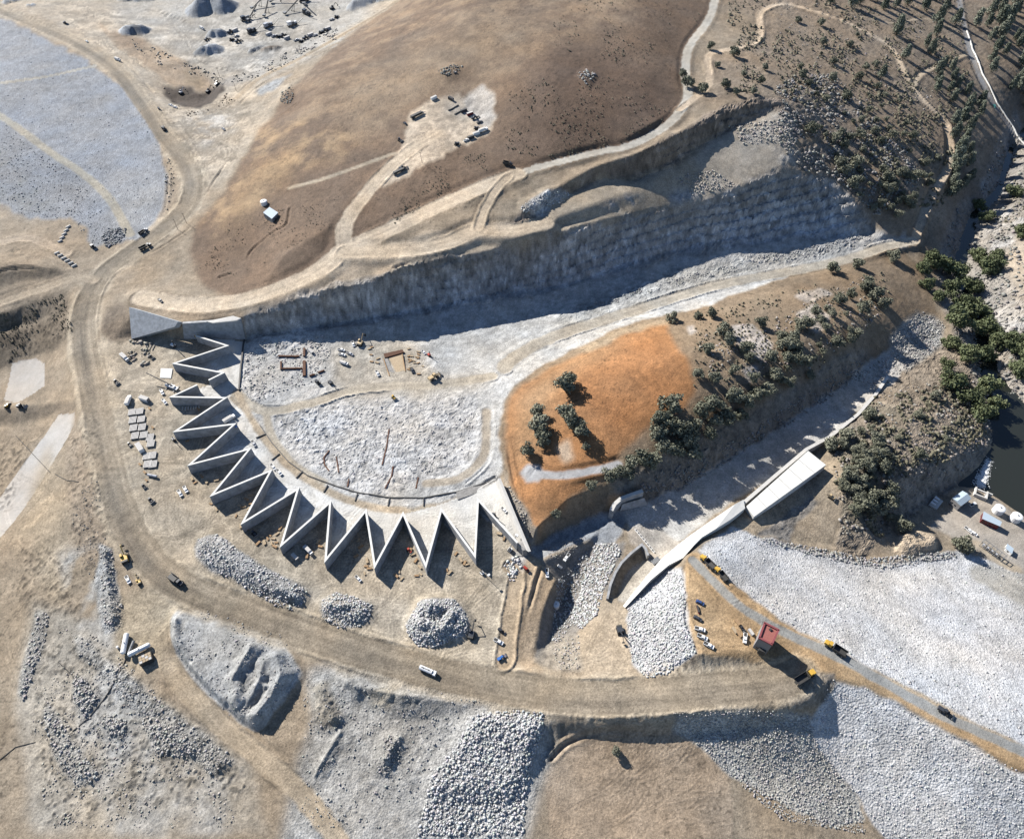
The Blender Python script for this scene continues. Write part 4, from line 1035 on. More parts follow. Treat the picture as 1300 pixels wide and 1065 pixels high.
# ------------------------------------------------------------------ water
wm, nt, b = new_mat('river_water')
b.inputs['Base Color'].default_value = (.016, .018, .015, 1); b.inputs['Roughness'].default_value = .12; b.inputs['Specular IOR Level'].default_value = .35
g = nd(nt, 'ShaderNodeNewGeometry'); n = nd(nt, 'ShaderNodeTexNoise', i_Scale=.6, i_Detail=4.0)
nt.links.new(g.outputs['Position'], n.inputs['Vector']); p = nd(nt, 'ShaderNodeBump', i_Strength=.12, i_Distance=.3)
nt.links.new(n.outputs['Fac'], p.inputs['Height']); nt.links.new(p.outputs[0], b.inputs['Normal'])
WZ = -40.5
wp = [W3(x, y, WZ) for x, y in ((1170, 655), (1262, 655), (1330, 690), (1495, 800), (1600, 800), (1600, -30), (1420, 40), (1275, 130), (1215, 230), (1180, 310), (1180, 400), (1205, 450), (1215, 520), (1205, 600))]
xs = [q[0] for q in wp]; ys = [q[1] for q in wp]
MB().prism([(x, y, WZ - .3) for x, y, _ in wp], wp).build('river', wm)
tag(bpy.data.objects['river'], 'dark river pool below the powerhouse', 'river', kind='structure')

# ------------------------------------------------------------------ labyrinth weir
WT = 8.2
crest1 = [(248.6, 426.3), (288.7, 439), (221, 461.5), (283.5, 473.5), (264.8, 482.7)]
crest2 = [(250.3, 488.7), (217.6, 503.8), (286.6, 505.2), (222.5, 547.6), (297.9, 538.4), (240.8, 589.9), (316.9, 570.1), (269, 628.6), (343.8, 597.6), (307.9, 663.8), (378.3, 620.8), (357.2, 692), (419.2, 637.7), (413.3, 711), (464.5, 648.2), (475.8, 718.6), (511.7, 651.7), (540.6, 718), (560.3, 647), (602.8, 705.5), (606.8, 634.4), (657, 689)]
weir = empty('labyrinth_weir', W3(400, 640, 0))
tag(weir, 'zigzag concrete labyrinth weir curving round the white spillway floor', 'weir')
def wall_run(px_pts, parent, zt, zb, th_t, th_b, mat, cap, name='wall_panel', px_z=None):
    P = [Vector(W3(x, y, zt if px_z is None else px_z[k])).to_2d() for k, (x, y) in enumerate(px_pts)]
    off = Vector((parent.location.x, parent.location.y)) if parent else Vector((0, 0))
    n = len(P)
    def side(i, w):
        res = []
        for sgn in (1, -1):
            if i in (0, n - 1):
                d = (P[1] - P[0] if i == 0 else P[-1] - P[-2]).normalized(); nn = Vector((-d.y, d.x)); res.append(P[i] + nn * w * sgn)
            else:
                d0 = (P[i] - P[i - 1]).normalized(); d1 = (P[i + 1] - P[i]).normalized()
                n0 = Vector((-d0.y, d0.x)); n1 = Vector((-d1.y, d1.x)); mt = (n0 + n1)
                if mt.length < 1e-3: mt = n0
                mt.normalize(); k = 1 / max(.28, mt.dot(n0)); res.append(P[i] + mt * w * k * sgn)
        return res
    T = [side(i, th_t / 2) for i in range(n)]; B = [side(i, th_b / 2) for i in range(n)]; Cp = [side(i, th_t / 2 + .12) for i in range(n)]
    f3 = lambda p, z: (p.x - off.x, p.y - off.y, z - (parent.location.z if parent else 0))
    for i in range(n - 1):
        zt0 = zt if px_z is None else px_z[i]; zt1 = zt if px_z is None else px_z[i + 1]
        zb0 = zb if not callable(zb) else zb(i); zb1 = zb if not callable(zb) else zb(i + 1)
        base = [f3(B[i][0], zb0), f3(B[i][1], zb0), f3(B[i + 1][1], zb1), f3(B[i + 1][0], zb1)]
        top = [f3(T[i][0], zt0), f3(T[i][1], zt0), f3(T[i + 1][1], zt1), f3(T[i + 1][0], zt1)]
        w = MB().prism(base, top).build(name, mat, parent)
        if cap:
            c0 = [f3(Cp[i][0], zt0 + .004), f3(Cp[i][1], zt0 + .004), f3(Cp[i + 1][1], zt1 + .004), f3(Cp[i + 1][0], zt1 + .004)]
            c1 = [(x, y, z + .22) for x, y, z in c0]
            MB().prism(c0, c1).build('lit_crest_strip', cap, w)  # paler cap puts the sunlight on the wall top into its colour
wall_run(crest1, weir, WT, -.6, .95, 1.35, 'concrete', 'concrete_white')
wall_run(crest2, weir, WT, -.6, .95, 1.35, 'concrete', 'concrete_white')
# footing slab under the apexes
def slab(name, pts, th, mat, parent=None, off=(0, 0, 0)):
    """pts: corners in image pixels with heights; a slab th thick below them"""
    q = [W3(*t) for t in pts]
    top = [(x - off[0], y - off[1], z - off[2]) for x, y, z in q]; bot = [(x, y, z - th) for x, y, z in top]
    return MB().prism(bot, top).build(name, mat, parent)
# abutments
ab = empty('abutment_wall', W3(232, 432, 0)); tag(ab, 'tall blue-grey concrete abutment walls at the road end of the weir', 'wall')
o_ = tuple(ab.location)
def face(name, a, b, c, d, mat, parent, th=1.0, lift=.9):
    """a wall facing: a,b top edge, c,d bottom edge"""
    q = [Vector(W3(*t)) - Vector(o_) for t in (a, b, c, d)]
    n = (q[1] - q[0]).cross(q[3] - q[0]).normalized()
    if n.z < 0: n = -n
    q[3].z += n.dot(q[0] - q[3]) / n.z if abs(n.z) > .3 else 0; q[2].z += n.dot(q[0] - q[2]) / n.z if abs(n.z) > .3 else 0
    f = [p + n * lift for p in q]; k = [p - n * th for p in q]
    return MB().prism(k, f).build(name, mat, parent)
w1 = face('sloped_facing', (169, 391, 15), (231, 409, 15.5), (234, 431, -.3), (172, 431, -.3), 'shotcrete', ab, lift=4.0)
w2 = face('vertical_wall', (232, 409.5, 15.6), (306, 405, 16.6), (312, 432, -.4), (234.5, 431.5, -.4), 'concrete', ab, lift=1.4)
slab('backfill_slab', [(262, 408, 16.8), (296, 401, 17.8), (306, 404, 17.6), (300, 407, 17.2), (270, 410, 17)], 1.0, 'concrete_light', ab, o_)
rb_ = empty('side_abutment', W3(650, 655, 0)); tag(rb_, 'bright sloped concrete abutment wall at the foot of the orange hill', 'wall'); o_ = tuple(rb_.location)
face('sloped_wall', (633.5, 607, 9.5), (672, 700, 9.5), (659, 691, -.3), (629, 617, -.3), 'concrete_light', rb_, lift=.6)
slab('end_wall', [(656, 690, 6), (665, 684, 8), (669, 697, 8), (664, 699, 6)], 7, 'concrete_dark', rb_, o_)
# sill ring on the rock floor
sr = empty('sill_ring', G(497, 632)); tag(sr, 'curved rusty sill with cross ribs on the white rock floor', 'sill'); o_ = Vector(sr.location)
def strip(name, pts, w, h, mat, parent=None, off=(0, 0, 0), lift=0.0, step=3.0):
    """a bar that follows the ground"""
    a = pp(pts) if isinstance(pts, str) else np.array(pts, float)
    x, y, z = ground(a[:, 0], a[:, 1])
    P = []
    for k in range(len(x) - 1):
        n = max(1, int(math.hypot(x[k + 1] - x[k], y[k + 1] - y[k]) / step))
        for q in range(n): P.append((x[k] + (x[k + 1] - x[k]) * q / n, y[k] + (y[k + 1] - y[k]) * q / n))
    P.append((x[-1], y[-1])); m = MB(); vs = []
    for k, (X, Y) in enumerate(P):
        X0, Y0 = P[max(0, k - 1)]; X1, Y1 = P[min(len(P) - 1, k + 1)]
        l = math.hypot(X1 - X0, Y1 - Y0) or 1; nx, ny = -(Y1 - Y0) / l * w / 2, (X1 - X0) / l * w / 2
        zz = float(zat(X, Y)) - off[2] + lift
        for sx, dz in ((1, -.3), (-1, -.3), (-1, h), (1, h)):
            vs.append((X + sx * nx - off[0], Y + sx * ny - off[1], zz + dz))
    fs = [(0, 1, 2, 3), tuple(4 * (len(P) - 1) + i for i in (3, 2, 1, 0))]
    for k in range(len(P) - 1):
        for i in range(4): fs.append((4 * k + i, 4 * k + (i + 1) % 4, 4 * k + 4 + (i + 1) % 4, 4 * k + 4 + i))
    return m.add(vs, fs).build(name, mat, parent)
strip('sill_beam', '330,540 345,562 366,586 391,604 426,617 457,626 498,632 538,632 579,624.7 629.6,607', .6, .6, 'dark_steel', sr, o_)
for q in ('337.7,551 325,556', '355,576 345,584', '384.6,598 376,607', '416,616 411,625', '454,627 450.6,636', '494.5,632 492.5,642.4', '538,632 537.7,642.4'):
    strip('cross_rib', q, .6, .7, 'dark_steel', sr, o_)
slab('shaded_slab', [(579, 624.7, .5), (629.6, 607, .5), (629.6, 617, .3), (581, 634, .3)], .8, 'concrete_dark', sr, o_)  # the slab's shade is put into its darker concrete
t_ = strip('apron_step_shade', '310.5,432 306,465 303.5,496', 1.0, 1.2, 'dark_steel'); tag(t_, 'dark strip for the shaded apron step beside the rough white rock', 'shade strip')  # dark bar paints the shade of the apron's step down
for i, (q, l_) in enumerate((('494,545 491,566 485,590', 'long rust-brown drain strip across the white rock floor'), ('499,592 497,605 489,620', 'bent rust-brown strip just above the sill ring'), ('418,572 411,581 412,590 418,598', 'hooked rust-brown strip on the rock floor near the ring track'), ('427,580 430,600', 'short rust-brown strip with a crossbar on the rock floor'), ('443,608 441,618', 'small rust-brown strip beside a sill rib'), ('531,606 528,620', 'short rust-brown strip near the curved ramp'))):
    t_ = strip('drain_strip', q, .8, .4, 'rust'); tag(t_, l_, 'strip', 'rusty strips on the rock floor')

# ------------------------------------------------------------------ service spillway
sw_ = empty('training_wall', W3(870, 695, -4)); tag(sw_, 'bright white curved training wall beside the service chute', 'wall'); o_ = tuple(sw_.location)
outer = [(793.8, 771, -1), (826, 736, 3), (849, 717, 5.5), (867, 708, 7), (881, 692, 6.5), (891, 682, 5), (909, 671, 2.5), (928, 659, -1.5), (946, 645, -5.5)]
inner = [(791, 769, -2.5), (821, 731, 1), (841, 708, 3), (860, 692, 4), (878, 678, 4), (888, 671, 3), (905, 659, .5), (933, 640, -3.5), (944, 634, -6)]
for k in range(len(outer) - 1):
    q = [outer[k], outer[k + 1], inner[k + 1], inner[k]]
    top = [Vector(W3(*t)) - Vector(o_) for t in q]; bot = [Vector((p.x, p.y, -20 - o_[2])) for p in top]
    MB().prism(bot, top).build('wall_segment', 'concrete_white', sw_)
thin = [(944, 638, -7), (985, 603, -9), (1024, 570, -11.5), (1054, 554, -16), (1089, 526, -20), (1112, 500, -25), (1127, 478, -29)]
for k in range(len(thin) - 1):
    a, b_ = Vector(W3(*thin[k])) - Vector(o_), Vector(W3(*thin[k + 1])) - Vector(o_)
    d = (b_ - a).normalized(); n_ = Vector((-d.y, d.x, 0)).normalized() * 1.1
    MB().prism([a - n_ - Vector((0, 0, 9)), a + n_ - Vector((0, 0, 9)), b_ + n_ - Vector((0, 0, 9)), b_ - n_ - Vector((0, 0, 9))], [a - n_, a + n_, b_ + n_, b_ - n_]).build('wall_segment', 'concrete_light', sw_)
blk = empty('chute_block', W3(995, 610, -14)); tag(blk, 'wide white concrete slab block along the end of the chute wall', 'slab'); o_ = tuple(blk.location)
A_, B_, C_, D_ = [Vector(W3(*t)) for t in ((947, 643, -7), (1026, 572, -9.5), (1048.8, 590, -9.5), (957, 656, -7))]
for k in range(6):
    t0, t1 = k / 6 + .002, (k + 1) / 6 - .002
    q = [A_.lerp(B_, t0), A_.lerp(B_, t1), D_.lerp(C_, t1), D_.lerp(C_, t0)]
    q = [p - Vector(o_) for p in q]
    MB().prism([Vector((p.x, p.y, -12)) for p in q], q).build('slab_panel', 'concrete_white', blk)
wg = empty('wing_wall', W3(790, 720, -8)); tag(wg, 'curved dark wing wall at the channel entrance', 'wall'); wl_px = [(771, 760), (775, 742), (781, 727), (789, 714), (801, 702), (815, 691), (820, 697), (823, 705)]
wall_run(wl_px, wg, -1.6, -11, 1.1, 1.4, 'concrete_dark', 'concrete', 'wall_segment')
gt = empty('spillway_pier', W3(800, 640, -8)); tag(gt, 'weathered concrete pier and wall on the shaded bank of the channel', 'pier')
wall_run([(776, 648), (780, 640), (788, 633), (801, 628), (816, 623)], gt, 3, -9, 2.2, 2.6, 'concrete', 'concrete_light', 'wall_segment')
o_ = tuple(gt.location); slab('sloped_slab', [(790, 640, -1), (818, 632, -1), (822, 641, -7), (786, 652, -7)], .8, 'concrete', gt, o_)
sl = empty('spillway_sill', W3(822, 690, -6)); tag(sl, 'low sill with a row of dark slots across the channel mouth', 'sill'); o_ = tuple(sl.location)
a, b_ = Vector(W3(806, 671, -5.4)) - Vector(o_), Vector(W3(839, 711, -6.2)) - Vector(o_)
d = (b_ - a).normalized(); n_ = Vector((-d.y, d.x, 0)) * .8
MB().prism([a - n_ - Vector((0, 0, 3)), a + n_ - Vector((0, 0, 3)), b_ + n_ - Vector((0, 0, 3)), b_ - n_ - Vector((0, 0, 3))], [a - n_, a + n_, b_ + n_, b_ - n_]).build('sill_beam', 'concrete_light', sl)
for k in range(11):
    p = a.lerp(b_, (k + .5) / 11); MB().box((p.x, p.y, p.z + .25), (.5, .5, .5)).build('slot_cover', 'dark_steel', sl)
pf = empty('steel_platform', W3(832, 713, -5)); tag(pf, 'small blue-grey steel platform against the white training wall', 'platform')
MB().box((0, 0, 1.5), (5.5, 3, .2), rz=.6).build('deck', 'steel', pf)
for sx, sy in ((-2, -1), (2, -1), (2, 1), (-2, 1)): MB().box((sx * .8 - sy * .5, sy * .8 + sx * .5, .6), (.2, .2, 2.4)).build('post', 'dark_steel', pf)

# ------------------------------------------------------------------ buildings
def house(name, roof_px, zr, zb, wall, roof, label, cat, over=.3, flat_roof=True, doors=1, windows=2):
    P = [Vector(W3(x, y, zr)) for x, y in roof_px]; c = sum(P, Vector()) / len(P)
    r = empty(name, (c.x, c.y, zb)); tag(r, label, cat)
    Q = [Vector((p.x - c.x, p.y - c.y, 0)) for p in P]; h = zr - zb
    ins = [q * (1 - over / q.length) for q in Q]
    w = MB().prism([(q.x, q.y, -.5) for q in ins], [(q.x, q.y, h - .25) for q in ins]).build('wall', wall, r)
    rf = MB().prism([(q.x, q.y, h - .25) for q in Q], [(q.x, q.y, h) for q in Q]).build('roof', roof, r)
    if not flat_roof:   # low gable with a ridge along the longer side
        if (Q[1] - Q[0]).length < (Q[2] - Q[1]).length: Q = Q[1:] + Q[:1]
        e0, e1 = (Q[0] + Q[3]) / 2, (Q[1] + Q[2]) / 2; up = Vector((0, 0, 1.2))
        MB().add([Q[0] + Vector((0, 0, h + .004)), Q[1] + Vector((0, 0, h + .004)), Q[2] + Vector((0, 0, h + .004)), Q[3] + Vector((0, 0, h + .004)), e0 + Vector((0, 0, h)) + up, e1 + Vector((0, 0, h)) + up], [(0, 1, 5, 4), (2, 3, 4, 5), (1, 2, 5), (3, 0, 4), (3, 2, 1, 0)]).build('gable', roof, r)
    n = len(ins); done = 0
    for k in range(n):
        a, b_ = ins[k], ins[(k + 1) % n]; d = (b_ - a).normalized(); nn = Vector((d.y, -d.x, 0))
        if nn.dot((a + b_) / 2) < 0: nn = -nn
        L_ = (b_ - a).length; ang = math.atan2(d.y, d.x)
        if k < doors:
            p = a.lerp(b_, .3) + nn * .03; MB().box((p.x, p.y, 1.05), (1.0, .12, 2.1), rz=ang).build('door', 'dark_steel', r)
        for j in range(windows):
            p = a.lerp(b_, (j + 1) / (windows + 1) + .08) + nn * .03
            MB().box((p.x, p.y, min(h - 1.2, 1.9)), (min(1.3, L_ / 4), .1, 1.0), rz=ang).build('window', 'glass', r)
    return r, rf, Q, h
r, rf, Q_, h_ = house('control_tower', [(969.9, 789.5), (989.6, 799.5), (980.2, 819.6), (962.3, 810.2)], 24.5, 12.8, 'wall_grey', 'roof_maroon', 'square tower with maroon roof on the dam crest', 'tower', .25)
for k in range(4):
    a, b_ = Q_[k], Q_[(k + 1) % 4]; d = (b_ - a).normalized(); c = (a + b_) / 2; nn = Vector((-d.y, d.x, 0))
    if nn.dot(c) > 0: nn = -nn
    p = c + nn * .45; MB().box((p.x, p.y, h_ + .4), ((b_ - a).length - (.95 if k % 2 else 0), .9, .8), rz=math.atan2(d.y, d.x)).build('parapet', 'roof_maroon', r)
MB().prism([(q.x * .78, q.y * .78, h_ + .004) for q in Q_], [(q.x * .78, q.y * .78, h_ + .12) for q in Q_]).build('roof_deck', 'roof_red', r)
MB().box((1.5, 2.2, h_ + .4), (1.4, 1.1, .7), rz=.5).build('roof_hatch', 'dark_steel', r)
MB().box((-2.2, -5.2, 2.0), (3.5, 1.6, 4.2), rz=-.45).build('stair_box', 'dark_steel', r)
house('powerhouse', [(1208.9, 632), (1222, 622.9), (1233.2, 632.7), (1220, 642.3)], -29.5, -35, 'wall_grey', 'roof_blue', 'powerhouse with blue-grey metal roof beside the river outlet', 'building', .2, False)
house('control_building', [(1247, 658.4), (1249, 649), (1272, 662.3), (1269.6, 668)], -30.5, -35, 'maroon_paint', 'roof_blue', 'long low building with pale blue roof and maroon wall', 'building', .25, True, 1, 3)
house('switch_hut', [(1277, 696), (1279, 690), (1287, 696), (1285, 703)], -32, -35, 'white_paint', 'roof_blue', 'small white hut with grey roof beside the switchyard', 'hut', .15, True, 1, 1)
house('pump_house', [(334, 270), (342, 263), (353, 270), (345, 278)], float(G(345, 272)[2]) + 4, float(G(345, 275)[2]) - .5, 'concrete_dark', 'roof_blue', 'small grey-roofed hut beside the round tank on the hill', 'hut', .15, True, 1, 1)
def tank(px, py, rad, h, z, mat, label, lid=True):
    x, y = at(px, py, z + h); r = empty('storage_tank', (x, y, z)); tag(r, label, 'tank')
    MB().tube((0, 0, -.4), (0, 0, h), rad, n=20).build('shell', mat, r)
    MB().dome((0, 0, h + .004), rad * 1.02, rad * .22, 20, 4).build('roof', 'white_paint', r)
    MB().tube((0, 0, h + rad * .2), (0, 0, h + rad * .2 + .5), rad * .14, n=10).build('hatch', 'steel', r)
    MB().box((rad + .12, 0, h / 2), (.12, .5, h)).build('ladder', 'steel', r)
tank(1270, 645, 3.4, 4, -35, 'white_paint', 'white domed tank behind the long low building')
tank(1292, 655, 3.4, 4, -35, 'white_paint', 'white domed tank at the river wall edge past its twin')
gz = G(335, 258); tank(334.6, 255.5, 2.9, 3.4, gz[2] - .2, 'white_paint', 'round white water tank on the brown hill')
pz = G(706, 772); tank(706, 767, 2.0, 2.6, pz[2], 'white_paint', 'round white tank in the shaded channel pit')
# outlet works
ow = empty('outlet_works', W3(1244, 628, -36)); tag(ow, 'tan concrete outlet box discharging into the river pool', 'outlet')
ang_ = -.55
def rot(x, y): return x * math.cos(ang_) - y * math.sin(ang_), x * math.sin(ang_) + y * math.cos(ang_)
for (x, y, z, a, b_, c), nm in (((-3.6, 0, 0, .9, 7, 5), 'side_wall'), ((3.6, 0, 0, .9, 7, 5), 'side_wall'), ((0, -3, 0, 6.2, .9, 5), 'back_wall'), ((0, 2.2, 1.8, 6.2, 1, .8), 'top_beam'), ((5.5, 3.5, -.5, 3.2, 1.0, 4), 'wing_wall')):
    X, Y = rot(x, y); MB().box((X, Y, z), (a, b_, c), rz=ang_).build(nm, 'concrete_light', ow)
vh = empty('valve_house', W3(1187, 640, -36)); tag(vh, 'pale concrete valve block with three white cylinders by the dark cliff', 'valve house')
ang_ = .75
for (x, y, z, a, b_, c), nm in (((0, 0, -.5, 9.5, 5.5, 5), 'base_block'), ((0, 2.2, 2.4, 9.5, .5, .8), 'parapet')):
    X, Y = rot(x, y); MB().box((X, Y, z), (a, b_, c), rz=ang_).build(nm, 'concrete_light', vh)
for k in (-1, 0, 1):
    X, Y = rot(3 * k, -.5); X2, Y2 = rot(3 * k + .2, 2.6); MB().tube((X, Y, 2.9), (X2, Y2, 2.7), .75, n=10).build('cylinder', 'white_paint', vh)
# switchyard
sy_ = empty('switchyard', G(1258, 701)); tag(sy_, 'fenced row of steel switchyard frames and transformers', 'switchyard')
dx_, dy_ = np.array(G(1272, 712)[:2]) - np.array(G(1245, 692)[:2]); dl = math.hypot(dx_, dy_); dx_, dy_ = dx_ / dl, dy_ / dl; ang_ = math.atan2(dy_, dx_)
for k in range(6):
    t = -dl / 2 + dl * k / 5
    for s_ in (-1.6, 1.6):
        X, Y = rot(t, s_); MB().box((X, Y, 2), (.3, .3, 4.4)).build('post', 'steel', sy_)
    X, Y = rot(t, 0); MB().box((X, Y, 4.3), (.3, 3.6, .3), rz=ang_).build('cross_beam', 'steel', sy_)
for s_ in (-1.6, 1.6):
    X, Y = rot(0, s_); MB().box((X, Y, 4.62), (dl + 1, .25, .25), rz=ang_).build('rail', 'steel', sy_)
for k in range(4):
    X, Y = rot(-dl / 2 + dl * (k + .5) / 5, 0); MB().box((X, Y, 1.1), (1.5, 1.3, 2.2), (.8, .8), rz=ang_).build('transformer', 'silver_paint', sy_)
# foam of the outlet jet
fm = MB(); nf = 0; g0 = Vector(W3(1243.5, 617, WZ)); g1 = Vector(W3(1256, 583, WZ))
for k in range(2000):
    t = rng.random() ** 1.3; c = g0.lerp(g1, t); w = 3.2 - 1.2 * t
    c = c + Vector((rng.gauss(0, w * .55), rng.gauss(0, w * .55), .1 + max(0, .9 - t * 2) * rng.random())); s_ = rng.uniform(.15, .5) * (1.2 - .7 * t)
    fm.add([c + Vector((s_ * rng.uniform(.6, 1.3), 0, 0)), c + Vector((0, s_ * rng.uniform(.6, 1.3), 0)), c - Vector((s_ * rng.uniform(.6, 1.3), 0, 0)), c - Vector((0, s_ * rng.uniform(.6, 1.3), 0)), c + Vector((0, 0, s_ * .5)), c - Vector((0, 0, s_ * .4))], [(0, 1, 4), (1, 2, 4), (2, 3, 4), (3, 0, 4), (1, 0, 5), (2, 1, 5), (3, 2, 5), (0, 3, 5)])
tag(fm.build('water_foam', 'foam'), 'white foam of the outlet jet on the dark pool', 'foam', kind='stuff')
# parapet of the river road
t_ = strip('parapet_wall', '1227,40 1234,63 1247,95 1265,131 1285,161 1303,186 1330,212', .7, 1.3, 'concrete_white'); tag(t_, 'long white parapet along the paved river road', 'parapet')
# hoses on the lower left ground; the strip over the ramp paints a pole shadow
for q, l_ in (('-5,968 20,948 45,942', 'black hose curving over the sand at the lower left'), ('76,842 90,855 100,868', 'short black hose end among the rubble rows'), ('92,928 112,912 130,890 148,862 160,836', 'long black hose running from the white tanks through the rubble'), ('20,553 45,580 64,600', 'thin dark strip painting a pole shadow across the concrete ramp'), ('70,602 85,610 100,612', 'dark strip end on the sand beside the ramp')):
    tag(strip('hose', q, .35, .3, 'black_hose'), l_, 'hose', 'hoses on the ground')
# ------------------------------------------------------------------ vehicles and plant
PROTO = {}
def wheels(r, xs, w, rad, wd=.3):
    for x in xs:
        for s_ in (-1, 1):
            t = MB().tube((x, s_ * (w / 2 - wd), rad), (x, s_ * w / 2, rad), rad, n=10).build('wheel', 'rubber', r)
            MB().tube((x, s_ * (w / 2 - .02), rad), (x, s_ * (w / 2 + .015), rad), rad * .5, n=8).build('rim', 'steel', t)
def pickup(paint):
    r = empty('pickup_truck'); w = 1.95
    MB().box((0, 0, .72), (5.6, w, .62)).box((2.0, 0, 1.06), (1.5, w * .94, .16), (.92, .94)).build('body', paint, r)
    cb = MB().box((.45, 0, 1.45), (2.3, w * .94, .75), (.68, .82), shift=-.05).build('cab', paint, r)
    MB().box((1.32, 0, 1.42), (.5, w * .80, .5), (.3, .9), shift=-.16).build('windscreen', 'glass', cb)
    MB().box((.42, 0, 1.45), (1.5, w * .945, .42), (.84, .86)).build('side_window', 'glass', cb)
    MB().box((-.62, 0, 1.42), (.3, w * .74, .45), (.3, .9), shift=.1).build('rear_window', 'glass', cb)
    MB().box((-1.78, 0, 1.045), (1.9, w * .8, .03)).build('cargo_bed', 'dark_steel', r)
    for s_ in (-1, 1):
        MB().box((-1.78, s_ * w * .45, 1.15), (1.98, w * .09, .26)).build('bed_side', paint, r)
        MB().box((2.82, s_ * .7, .85), (.06, .35, .2)).build('headlight', 'white_paint', r)
    MB().box((-2.78, 0, 1.1), (.08, w * .96, .36)).build('tailgate', paint, r)
    wheels(r, (1.75, -1.75), 2.0, .4, .26)
    return r
def suv(paint):
    r = empty('parked_car'); w = 1.9
    MB().box((0, 0, .68), (4.7, w, .6), (.98, .97)).build('body', paint, r)
    cb = MB().box((-.35, 0, 1.3), (3.1, w * .93, .66), (.74, .8)).build('cabin', paint, r)
    MB().box((.98, 0, 1.24), (.6, w * .8, .44), (.3, .9), shift=-.2).build('windscreen', 'glass', cb)
    MB().box((-.35, 0, 1.3), (2.5, w * .945, .4), (.84, .86)).build('side_window', 'glass', cb)
    for s_ in (-1, 1): MB().box((2.34, s_ * .65, .8), (.06, .35, .16)).build('headlight', 'white_paint', r)
    wheels(r, (1.45, -1.45), 1.92, .36, .24)
    return r
def box_truck(paint):
    r = empty('box_truck'); w = 2.4
    MB().box((-.2, 0, .75), (8.6, 1.2, .35)).build('chassis', 'dark_steel', r)
    cb = MB().box((3.3, 0, 1.65), (1.9, w, 1.8), (.85, .94)).build('cab', paint, r)
    MB().box((4.2, 0, 1.95), (.25, w * .86, .7), (.6, .95)).build('windscreen', 'glass', cb)
    MB().box((-1.1, 0, 2.15), (6.4, w * 1.02, 2.4)).build('cargo_box', paint, r)
    MB().box((-1.1, 0, 3.37), (6.2, w * .95, .05)).build('roof_panel', 'deck_panel', r)
    wheels(r, (3.2, -2.0, -3.2), 2.4, .5, .3)
    return r
def bus(paint):
    r = empty('tank_truck'); w = 2.5
    MB().box((0, 0, .8), (9.6, 1.3, .35)).build('chassis', 'dark_steel', r)
    cb = MB().box((3.9, 0, 1.65), (1.9, w, 1.7), (.86, .94)).build('cab', paint, r)
    MB().box((4.78, 0, 1.95), (.25, w * .86, .65), (.6, .95)).build('windscreen', 'glass', cb)
    tk = MB().tube((-4.6, 0, 2.05), (2.7, 0, 2.05), 1.2, n=14).build('tank', paint, r)
    MB().box((-1, 0, 3.28), (5.6, .5, .12)).build('walkway', 'steel', tk)
    for x in (-2.6, .6): MB().tube((x, 0, 3.2), (x, 0, 3.5), .35, n=8).build('hatch', 'dark_steel', tk)
    MB().box((-4.75, 0, 1.2), (.2, 2.3, .5)).build('spray_bar', 'dark_steel', r)
    wheels(r, (3.8, -2.2, -3.5), 2.5, .52, .3)
    return r
def haul_truck(paint):
    r = empty('dump_truck'); w = 3.2
    MB().box((0, 0, 1.0), (10, 1.4, .5)).build('chassis', 'dark_steel', r)
    MB().box((4.3, 0, 1.75), (2.0, 2.3, 1.3), (.9, .9)).build('hood', paint, r)
    cb = MB().box((2.8, 0, 2.45), (1.5, 2.2, 2.0), (.9, .9)).build('cab', paint, r)
    MB().box((2.8, 0, 2.75), (1.54, 2.1, .75), (.92, .92)).build('cab_window', 'glass', cb)
    bd = MB(); z0, z1 = 1.5, 3.0
    bd.box((-1.7, 0, 1.55), (5.6, w * .9, .3))
    for s_ in (-1, 1): bd.box((-1.7, s_ * w * .47, 2.3), (6.2, .18, 1.4))
    bd.box((1.3, 0, 2.5), (.2, w * .92, 1.8)); bd.build('dump_bed', 'dark_steel', r)
    wheels(r, (3.6, -1.0, -3.4), 3.2, .85, .6)
    return r
def loader(paint):
    r = empty('wheel_loader'); w = 2.9
    MB().box((-1.7, 0, 1.7), (3.6, 2.3, 1.3), (.95, .9)).build('engine_cover', paint, r)
    cb = MB().box((.1, 0, 2.6), (1.6, 1.7, 1.9), (.9, .9)).build('cab', paint, r)
    MB().box((.1, 0, 2.75), (1.64, 1.62, 1.1), (.92, .92)).build('cab_window', 'glass', cb)
    MB().box((1.6, 0, 1.3), (1.8, 1.2, .8)).build('front_frame', 'dark_steel', r)
    for s_ in (-1, 1): MB().prism([(1.2, s_ * .55 - .12, 1.6), (1.2, s_ * .55 + .12, 1.6), (4.0, s_ * .55 + .12, .7), (4.0, s_ * .55 - .12, .7)], [(1.2, s_ * .55 - .12, 2.1), (1.2, s_ * .55 + .12, 2.1), (4.0, s_ * .55 + .12, 1.1), (4.0, s_ * .55 - .12, 1.1)]).build('lift_arm', paint, r)
    MB().prism([(3.9, -1.6, .15), (5.2, -1.6, .1), (3.9, -1.6, 1.5)], [(3.9, 1.6, .15), (5.2, 1.6, .1), (3.9, 1.6, 1.5)]).build('bucket', 'steel', r)
    wheels(r, (1.7, -1.7), 2.9, .85, .65)
    return r
